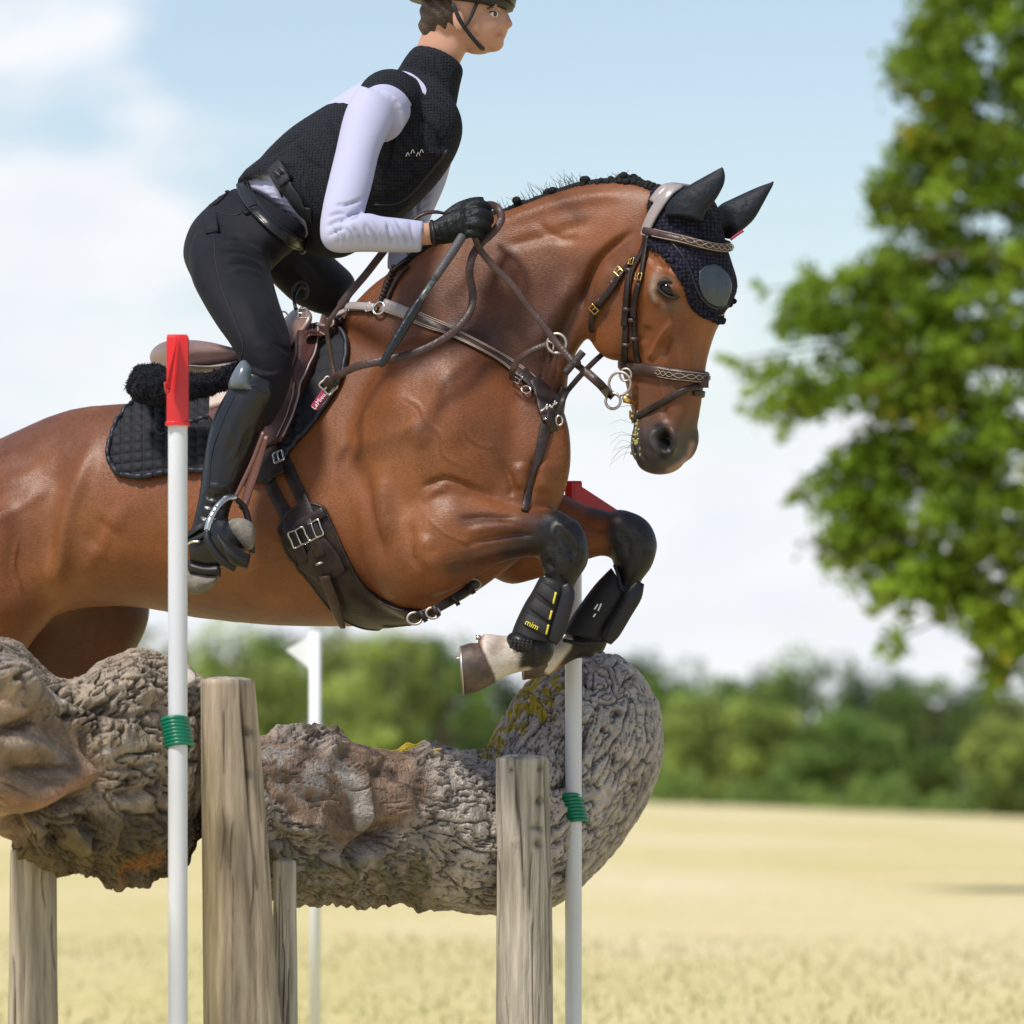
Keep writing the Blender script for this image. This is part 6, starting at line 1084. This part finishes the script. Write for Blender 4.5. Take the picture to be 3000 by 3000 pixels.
for i in range(9): x0 = 770 + i * 11; y0 = 520 + i * 17; fold.append(([(x0 - 22, y0 - 4), (x0 + 10, y0 + 4), (x0 + 40, y0 + 16)], 4.5, -6))
for i in range(6): fold.append(([(1185 + i * 8, 560 + i * 20 - 40), (1230, 560 + i * 22), (1280 - i * 8, 540 + i * 25)], 5, -7, .05, .4))
for i in range(4): fold.append(([(1148, 745 + i * 13), (1180, 750 + i * 12), (1212, 742 + i * 13)], 4, -3, .05, .4))
v = sculpt(v, nn, fold); bound('shirt', M['shirt'], v, f)
# --- vest
def f_ve(mb):
    lofts(mb, [(706, 520, 862, 640, HIP - .03, .11, 0), (718, 505, 890, 700, HIP - .03, .135, 0), (768, 462, 935, 742, HIP - .04, .155, 0), (800, 425, 1000, 756, HIP - .05, .165, 0), (870, 362, 1075, 715, HIP - .07, .175, 0), (985, 290, 1185, 628, HIP - .10, .18, 0), (1080, 235, 1270, 540, HIP - .13, .17, 0), (1140, 212, 1325, 450, HIP - .15, .14, 0), (1185, 205, 1335, 380, HIP - .16, .11, 0), (1215, 210, 1300, 310, HIP - .165, .07, 0)], n=36, m=6, yaw=RY)
    lofts(mb, [(1165, 215, 1320, 350, HIP - .155, .095, 0), (1188, 172, 1338, 262, HD + .01, .082, 0), (1212, 140, 1348, 218, HD + .004, .078, 0), (1224, 132, 1340, 204, HD + .004, .066, 0)], n=30, m=5, yaw=RY)
    mb.ball(P(1142, 300, -.045), .074, .085, .072, -20, 26, 16); mb.ball(P(1235, 300, .10), .07, .08, .07, 0, 24, 14)
v, f, nn = solid(f_ve, .005, 8); x, y, d = PX(v)
# cut away the side opening where the shirt shows at the waist
cut = inpoly(x, y, np.array([(700, 545), (746, 520), (795, 508), (812, 525), (845, 600), (862, 660), (872, 680), (840, 760), (660, 640)], float)) & (nn[:, 1] < .55)
keep = [q for q in f if not any(cut[i] for i in q)]
v = sculpt(v, nn, [([(706, 520), (740, 492), (780, 470)], 14, 7), ([(765, 480), (830, 430), (900, 380)], 8, -6), ([(840, 640), (900, 690), (930, 740)], 10, -4), ([(1090, 590), (1180, 560), (1260, 480)], 9, -7), ([(1060, 640), (1150, 625), (1230, 560)], 14, 6), ([(1120, 470), (1200, 520)], 10, -4), ([(1180, 450), (1230, 540)], 8, -5), ([(880, 460), (910, 560), (925, 640)], 9, -4), ([(860, 400), (900, 470), (960, 500)], 5, -7), ([(950, 330), (985, 420), (980, 470)], 5, -7), ([(1110, 300), (1150, 400), (1120, 560)], 5, -8), ([(1170, 260), (1240, 360), (1210, 500)], 5, -8), ([(730, 520), (770, 500), (800, 500)], 5, -6), ([(760, 500), (800, 470), (850, 440)], 5, -5), ([(840, 540), (860, 600), (880, 660)], 5, -4), ([(1300, 470), (1280, 400), (1220, 330)], 6, -6), ([(790, 450), (840, 480), (870, 470)], 12, 6), ([(1230, 440), (1290, 450), (1320, 430)], 14, 8)])
ve = bound('protective_vest', M['vest'], v, keep); VB = BVHTree.FromPolygons(v.tolist(), f)
mb = MB(); strap(mb, [(806, 488, .003), (830, 530, .004), (862, 570, .004), (890, 615, .004), (915, 628, .002)], .038, .004, .002, VB); strap(mb, [(818, 488, .006), (845, 540, .007)], .03, .004, .004, VB); mb.build('side_strap', M['webbing'], ve)
mb = MB()
for q in ((832, 522), (846, 512)): p_, n_ = at(*q, .012, VB); mb.box(p_, .036, .006, .007, np.array([[.8, 0, .6], [0, 1, 0], [-.6, 0, .8]]))
mb.build('strap_buckle', M['rubber'], ve)
mb = MB()
for q in ([(800, 505), (822, 560), (850, 620), (870, 690)], [(1094, 600), (1180, 590), (1262, 500), (1310, 440)], [(1095, 440), (1085, 520), (1060, 600)]): p_, n_ = lay_pts(q, .001, VB, 6); mb.tube(p_, .0035, 6, smooth=False); mb.cut()
mb.build('edge_binding', M['rubber'], ve)
mb = MB()
for i in range(4): p_, n_ = at(1196 + i * 14, 452 - (i % 2) * 8, .004, VB); mb.tube([p_ + [-.004, 0, -.004], p_ + [0, 0, .005], p_ + [.004, 0, -.003]], .0014, 5); mb.cut()
mb.build('silver_print', M['steel'], ve)
# --- belt with buckle
bt = MB(); p_, n_ = strap(bt, [(714, 556, .012), (734, 596, .010), (768, 640, .009), (808, 676, .009), (846, 700, .008), (888, 718, .008)], .030, .005, .0, BR); belt = bt.build('belt', M['boot'], rd)
mb = MB(); s_ = np.cross(n_, np.gradient(p_, axis=0)); s_ /= np.linalg.norm(s_, axis=1)[:, None]
for k_ in (-.010, .010): mb.tube((p_ + s_ * k_ + n_ * .0054)[::3], .0011, 5)
mb.build('belt_stitching', M['webbing'], belt); mb = MB(); strap(mb, [(712, 552, .016), (728, 545, .018), (742, 540, .016)], .006, .003, .004, BR); mb.build('belt_loop', M['breech'], rd)
mb = MB(); ring(mb, P(884, 726, at(884, 726, 0, BR)[0][1] - .02), .013, .0024, (-.5, -1, 0), oval=.8); mb.build('belt_buckle', M['steel_dull'], belt)
# --- near boot
def f_bo(mb):
    lofts(mb, [(686, 1085, 838, 1120, HIP - .365, .060, 0), (674, 1130, 820, 1170, HIP - .368, .063, 0), (645, 1182, 800, 1200, HIP - .37, .062, 0), (621, 1236, 776, 1250, HIP - .372, .060, 0), (604, 1305, 748, 1315, HIP - .375, .055, 0), (594, 1370, 722, 1378, HIP - .38, .048, 0), (585, 1440, 692, 1448, HIP - .385, .042, 0), (572, 1505, 672, 1500, HIP - .39, .038, 0), (560, 1555, 668, 1545, HIP - .395, .038, 0), (560, 1600, 668, 1580, HIP - .40, .036, 0)], n=34, m=6)
    lofts(mb, [(552, 1566, 560, 1664, HIP - .385, .030, 0), (575, 1535, 592, 1672, HIP - .395, .036, 0), (620, 1512, 636, 1668, HIP - .41, .040, 0), (665, 1520, 680, 1646, HIP - .43, .044, 0), (705, 1532, 716, 1624, HIP - .45, .042, 0), (738, 1545, 742, 1598, HIP - .465, .032, 0)], n=28, m=6)
v, f, nn = solid(f_bo, .0042, 8)
v = sculpt(v, nn, [([(590, 1440), (630, 1460), (680, 1440)], 7, -5), ([(588, 1475), (630, 1485), (670, 1478)], 6, -5), ([(575, 1505), (620, 1518), (660, 1505)], 6, -5), ([(570, 1535), (620, 1545)], 5, -4), ([(600, 1420), (650, 1425), (690, 1405)], 8, 3), ([(640, 1240), (690, 1300), (680, 1400)], 16, 3), ([(700, 1200), (690, 1290), (640, 1370)], 10, -3), ([(740, 1240), (700, 1330), (650, 1390)], 10, -3), ([(620, 1300), (612, 1400), (600, 1480)], 8, 2)])
bo = bound('riding_boot', M['boot'], v, f); BO = BVHTree.FromPolygons(v.tolist(), f)
def f_cap(mb): lofts(mb, [(706, 1056, 724, 1056, HIP - .40, .014, 0), (690, 1078, 742, 1084, HIP - .40, .034, 0), (676, 1105, 745, 1112, HIP - .395, .046, 0), (668, 1128, 752, 1132, HIP - .385, .056, 0), (668, 1142, 772, 1150, HIP - .38, .056, 0)], n=28, m=6)
v, f, nn = solid(f_cap, .004, 4); bound('boot_top', M['boot_cap'], v, f, bo)['label'] = 'grey rounded top of the black boot'
mb = MB(); p_, n_ = lay_pts([(672, 1136), (710, 1143), (744, 1128), (760, 1142), (780, 1152)], .001, BO); mb.tube(p_, .0016, 5, smooth=False); p_, n_ = lay_pts([(686, 1160), (650, 1240), (620, 1330), (612, 1430)], .0008, BO); mb.tube(p_, .0012, 5, smooth=False); mb.build('piping', M['webbing'], bo)
mb = MB(); lofts(mb, [(548, 1672, 556, 1742, HIP - .385, .030, 0), (582, 1676, 580, 1742, HIP - .39, .033, 0), (620, 1680, 604, 1732, HIP - .395, .034, 0), (640, 1682, 628, 1716, HIP - .40, .030, 0)], n=24, m=4); mb.build('heel', M['sole'], bo)
mb = MB(); lofts(mb, [(552, 1640, 556, 1682, HIP - .385, .034, 0), (600, 1652, 600, 1692, HIP - .395, .037, 0), (645, 1650, 646, 1694, HIP - .405, .036, 0)], n=24, m=4); mb.build('heel_block', M['rubber'], bo)
mb = MB(); lofts(mb, [(668, 1526, 690, 1580, HIP - .455, .025, 0), (690, 1518, 708, 1600, HIP - .468, .032, 0), (716, 1520, 728, 1612, HIP - .475, .033, 0), (738, 1532, 742, 1604, HIP - .478, .028, 0), (748, 1550, 748, 1580, HIP - .478, .014, 0)], n=26, m=5); mb.build('toe_cap', M['sole'], bo)['label'] = 'dusty grey toe of the boot'
mb = MB(); strap(mb, [(545, 1578, .004), (570, 1560, .004), (600, 1540, .004), (625, 1524, .004)], .013, .003, .002, BO); strap(mb, [(545, 1592, .004), (580, 1580, .004), (612, 1562, .004)], .010, .003, .002, BO); mb.build('spur_strap', M['rubber'], bo)
mb = MB(); mb.tube([P(543, 1600, HIP - .43), P(560, 1588, HIP - .45), P(586, 1586, HIP - .455)], .003, 8); mb.build('spur', M['steel'], bo)
# --- stirrup
si = thing('stirrup', P(670, 1640, -.26), 'steel stirrup on a brown leather strap holding the rider boot', 'stirrup')
mb = MB(); free(mb, [(772, 1265, -.235), (742, 1345, -.236), (712, 1410, -.238), (690, 1456, -.24)], .009, .004, (-.3, -1, 0)); free(mb, [(776, 1275, -.20), (750, 1370, -.205), (726, 1440, -.21), (714, 1480, -.215), (700, 1490, -.22)], .020, .004, (-.5, -1, 0)); mb.build('stirrup_leather', mat('red_brown_strap', (.12, .045, .032), .4, bump=.1, bscale=100), si)
mb = MB(); q = [P(690, 1456, -.245), P(664, 1462, -.26), (P(636, 1488, -.278)), P(616, 1524, -.29), P(607, 1556, -.295)]; p_ = cm(q, 8); mb.ribbon(p_, np.repeat([[-.3, -1, .3]], len(p_), 0), .014, .006, .001); mb.build('stirrup_branch', M['steel'], si)
mb = MB()
for t_ in (16, 19, 22, 5): mb.ball(p_[t_] + [-.002, -.0075, .002], .0022, .001, .0022, 0, 8, 6)
mb.build('stirrup_hole', M['rubber'], si)
mb = MB(); mb.tube([P(692, 1462, -.235), P(712, 1482, -.22), P(724, 1510, -.215), P(734, 1560, -.22), P(738, 1620, -.235)], [.006, .007, .007, .007, .007], 10); mb.tube([P(607, 1552, -.295), P(612, 1590, -.30), P(650, 1640, -.30), P(690, 1664, -.295)], [.007, .009, .010, .010], 10); mb.build('rubber_branch', M['rubber'], si)
mb = MB(); lofts(mb, [(636, 1560, 650, 1604, -.31, .016, 0), (665, 1585, 668, 1644, -.31, .024, 0), (700, 1610, 692, 1660, -.305, .026, 0), (734, 1624, 724, 1668, -.29, .022, 0)], n=22, m=5); mb.build('tread', M['rubber'], si)
# --- gloved near hand, crop and the skin
def f_gl(mb):
    lofts(mb, [(1256, 650, 1262, 716, -.255, .030, 0), (1275, 645, 1290, 716, -.255, .034, 0), (1305, 626, 1325, 712, -.25, .034, 0), (1340, 612, 1358, 704, -.245, .034, 0), (1368, 604, 1384, 692, -.24, .030, 0), (1385, 608, 1395, 680, -.24, .026, 0)], n=28, m=6)
    fin = [([P(1356, 618, -.235), P(1386, 602, -.245), P(1412, 600, -.24), P(1428, 612, -.22), P(1424, 634, -.20)], [.0125, .0125, .0112, .010, .009]),
           ([P(1358, 640, -.25), P(1392, 626, -.262), P(1420, 628, -.255), P(1434, 644, -.232), P(1424, 660, -.21)], [.013, .013, .0118, .0105, .009]),
           ([P(1358, 662, -.255), P(1390, 654, -.27), P(1416, 656, -.262), P(1428, 668, -.238), P(1414, 680, -.215)], [.0125, .0125, .0112, .010, .009]),
           ([P(1350, 684, -.25), P(1378, 682, -.265), P(1400, 684, -.258), P(1408, 694, -.236), P(1394, 702, -.215)], [.0115, .0112, .0102, .0092, .008])]
    for q, r_ in fin: mb.tube(q, r_, 14, m=5)
    mb.tube([P(1310, 640, -.225), P(1345, 612, -.215), P(1385, 594, -.20), P(1416, 588, -.19)], [.016, .0145, .012, .009], 14, m=5)
v, f, nn = solid(f_gl, .0028, 2)
v = sculpt(v, nn, [([(1290, 650), (1296, 680), (1310, 706)], 4, -4), ([(1308, 640), (1316, 670), (1330, 700)], 4, -3), ([(1366, 628), (1398, 614)], 3, -3), ([(1366, 650), (1398, 642)], 3, -3), ([(1366, 672), (1394, 670)], 3, -3), ([(1340, 626), (1366, 612)], 4, 3), ([(1268, 690), (1300, 696)], 4, -3), ([(1330, 650), (1350, 660)], 6, -3)])
bound('glove', M['glove'], v, f)
mb = MB(); mb.tube([P(1264, 647, -.27), P(1270, 680, -.292), P(1276, 718, -.27)], .004, 8); mb.build('glove_cuff', M['rubber'], rd)
def f_far(mb): lofts(mb, [(1134, 800, 1200, 806, .19, .024, 0), (1140, 840, 1196, 846, .19, .03, 0), (1146, 880, 1190, 886, .18, .028, 0)], n=20, m=4)
v, f, nn = solid(f_far, .004, 3); bound('glove', M['glove'], v, f)
cp = thing('riding_crop', P(1235, 880, -.30), 'short black riding crop with grey grip, held in the gloved hand', 'riding crop')
mb = MB(); mb.tube([P(1354, 690, -.285), P(1346, 706, -.29), P(1308, 764, -.30), P(1274, 816, -.31)], [.0085, .010, .0095, .0085], 14, m=4); mb.build('grip', M['crop_grip'], cp)
mb = MB(); mb.tube([P(1274, 816, -.31), P(1240, 866, -.318), P(1232, 880, -.32)], .0068, 12, smooth=False); mb.build('shaft', mat('dark_green_wrap', (.02, .035, .035), .35, col2=(.12, .14, .13), cscale=90), cp)
mb = MB(); mb.tube([P(1236, 874, -.319), P(1216, 905, -.32), P(1160, 998, -.33), P(1122, 1062, -.335), P(1113, 1074, -.336)], [.007, .0105, .0105, .007, .003], 14, m=4, flat=.7); mb.build('flap', M['boot'], cp)
# --- body: head, neck, forearm, hidden limbs as one surface
def HP(x, y, d): return P(x + 14, y - 50, d)
def f_body(mb):
    lofts(mb, [(720, 660, 790, 730, HIP, .06, 0), (850, 520, 920, 590, HIP - .05, .06, 0), (1080, 330, 1160, 440, HIP - .12, .09, 0), (1150, 270, 1220, 340, HIP - .15, .07, 0), (1180, 215, 1290, 290, HIP - .16, .052, 0), (1222, 140, 1335, 205, HD + .005, .052, 0), (1258, 45, 1385, 105, HD, .052, 0)], n=26, m=5, yaw=RY)
    mb.tube([P(1120, 330, -.12), P(1048, 450, -.20), P(1005, 640, -.27), P(1015, 685, -.285), P(1130, 688, -.28), P(1236, 686, -.255), P(1300, 680, -.25)], [.024, .024, .024, .024, .024, .024, .024], 20, m=5)
    mb.tube([P(1240, 330, .10), P(1255, 450, .17), P(1220, 600, .21), P(1175, 760, .20), P(1168, 850, .19)], [.025, .026, .026, .024, .018], 16, m=5)
    mb.tube([P(690, 700, HIP - .08), P(690, 830, HIP - .18), P(760, 1020, HIP - .33), P(775, 1080, HIP - .36), P(740, 1180, HIP - .365), P(660, 1380, HIP - .38), P(610, 1560, HIP - .40)], [.045, .05, .042, .038, .034, .026, .02], 18, m=5)
    mb.tube([P(790, 745, HIP + .10), P(890, 800, HIP + .19), P(975, 870, HIP + .27), P(955, 980, HIP + .29), P(860, 1300, HIP + .34)], [.035, .03, .026, .022, .018], 18, m=5)
    # head, seen three-quarter, facing right
    mb.ball(HP(1345, 62, HD), .082, .076, .098, 20, 28, 18); mb.ball(HP(1392, 122, HD - .01), .062, .056, .066, 25, 24, 14); mb.ball(HP(1428, 176, HD - .015), .026, .024, .02, 0, 16, 10)
    mb.ball(HP(1458, 106, HD - .02), .017, .011, .026, -26, 14, 10); mb.ball(HP(1472, 120, HD - .022), .0125, .0125, .010, 0, 12, 8); mb.ball(HP(1440, 166, HD - .016), .016, .02, .012, 0, 12, 8)
    mb.ball(HP(1446, 147, HD - .018), .012, .021, .0065, 0, 14, 8); mb.ball(HP(1442, 157, HD - .018), .011, .018, .0065, 0, 14, 8); mb.ball(HP(1412, 122, HD - .045), .03, .018, .025, 0, 14, 10); mb.ball(HP(1436, 72, HD - .02), .014, .05, .010, 0, 14, 8)
    mb.ball(HP(1330, 112, HD - .076), .014, .008, .024, -10, 14, 10)
v, f, nn = solid(f_body, .0034, 4)
v = sculpt(v, nn, [([(1450, 30), (1462, 28)], 8, -3), ([(1458, 90), (1470, 90)], 2.5, -3), ([(1412, 118), (1382, 98), (1364, 68)], 10, -3)])
x, y, d = PX(v); x = x - 14; y = y + 50; c = np.repeat(np.array([[.47, .25, .17]]), len(v), 0); g = np.exp(-((x - 1448) ** 2 / 160 + (y - 152) ** 2 / 60)) * (y > 144) * (y < 162); c = c * (1 - g[:, None]) + np.array([.38, .10, .09]) * g[:, None]
M['skin_v'] = mat('rider_skin', (1, 1, 1), .48, .4, vcol=True, bump=.05, bscale=220); body = bound('body', M['skin_v'], v, f, colors=c)
mb = MB(); mb.ball(HP(1432, 91, HD - .052), .0105, .010, .0085, 0, 14, 10); mb.build('eye', mat('eye_white', (.7, .68, .66), .15), rd)
mb = MB(); mb.ball(HP(1436, 91, HD - .0585), .005, .0045, .0055, 0, 12, 8); mb.build('iris', mat('brown_iris', (.06, .03, .015), .1), rd)
mb = MB(); mb.tube([HP(1414, 76, HD - .062), HP(1428, 70, HD - .060), HP(1442, 74, HD - .048)], [.0012, .0026, .0012], 6); mb.tube([HP(1420, 86, HD - .062), HP(1432, 83, HD - .063), HP(1443, 88, HD - .053)], .0014, 6); mb.build('eyebrow', mat('brown_hair', (.06, .035, .022), .6, bump=.5, bscale=200), rd)
# helmet
hm = MB(); hm.ball(HP(1338, 18, HD), .122, .098, .105, 14, 40, 24); v, f = hm.arrays(); v = v.copy(); zc = HP(1338, 68, HD)[2]; tl = (v[:, 0] - HP(1338, 0, HD)[0]) * -.12; v[:, 2] = np.maximum(v[:, 2], zc + tl); helm = mk('helmet', v, f, mat('matte_navy_helmet', (.010, .012, .018), .45, .5, bump=.1, bscale=300), rd)
mb = MB(); lofts(mb, [(1434, -10, 1434, 10, HD - .01, .085, 0), (1466, -6, 1466, 8, HD - .015, .080, 0), (1494, 4, 1494, 14, HD - .02, .065, 0), (1510, 12, 1510, 18, HD - .022, .035, 0)], n=26, m=5); mb.build('peak', M['boot'], helm)
mb = MB(); mb.tube([HP(1312, 60, HD - .085), HP(1340, 120, HD - .083), HP(1392, 186, HD - .052), HP(1412, 196, HD - .01)], .0045, 8, flat=.5); mb.tube([HP(1384, 58, HD - .082), HP(1360, 110, HD - .082), HP(1346, 126, HD - .083)], .004, 8, flat=.5); mb.build('harness', M['webbing'], helm)
mb = MB(); mb.ball(HP(1268, 124, HD + .01), .042, .045, .038, 30, 20, 14); mb.ball(HP(1308, 88, HD + .002), .070, .077, .056, 24, 24, 16); v, f = mb.arrays(); v, f, n_ = modeval(v, f, [('REMESH', dict(mode='VOXEL', voxel_size=.004))]); v = v + n_ * np.array([math.sin(q[0] * 260 + q[2] * 190) * .0022 for q in v])[:, None]; mk('hair', v, f, bpy.data.materials['brown_hair'], rd)
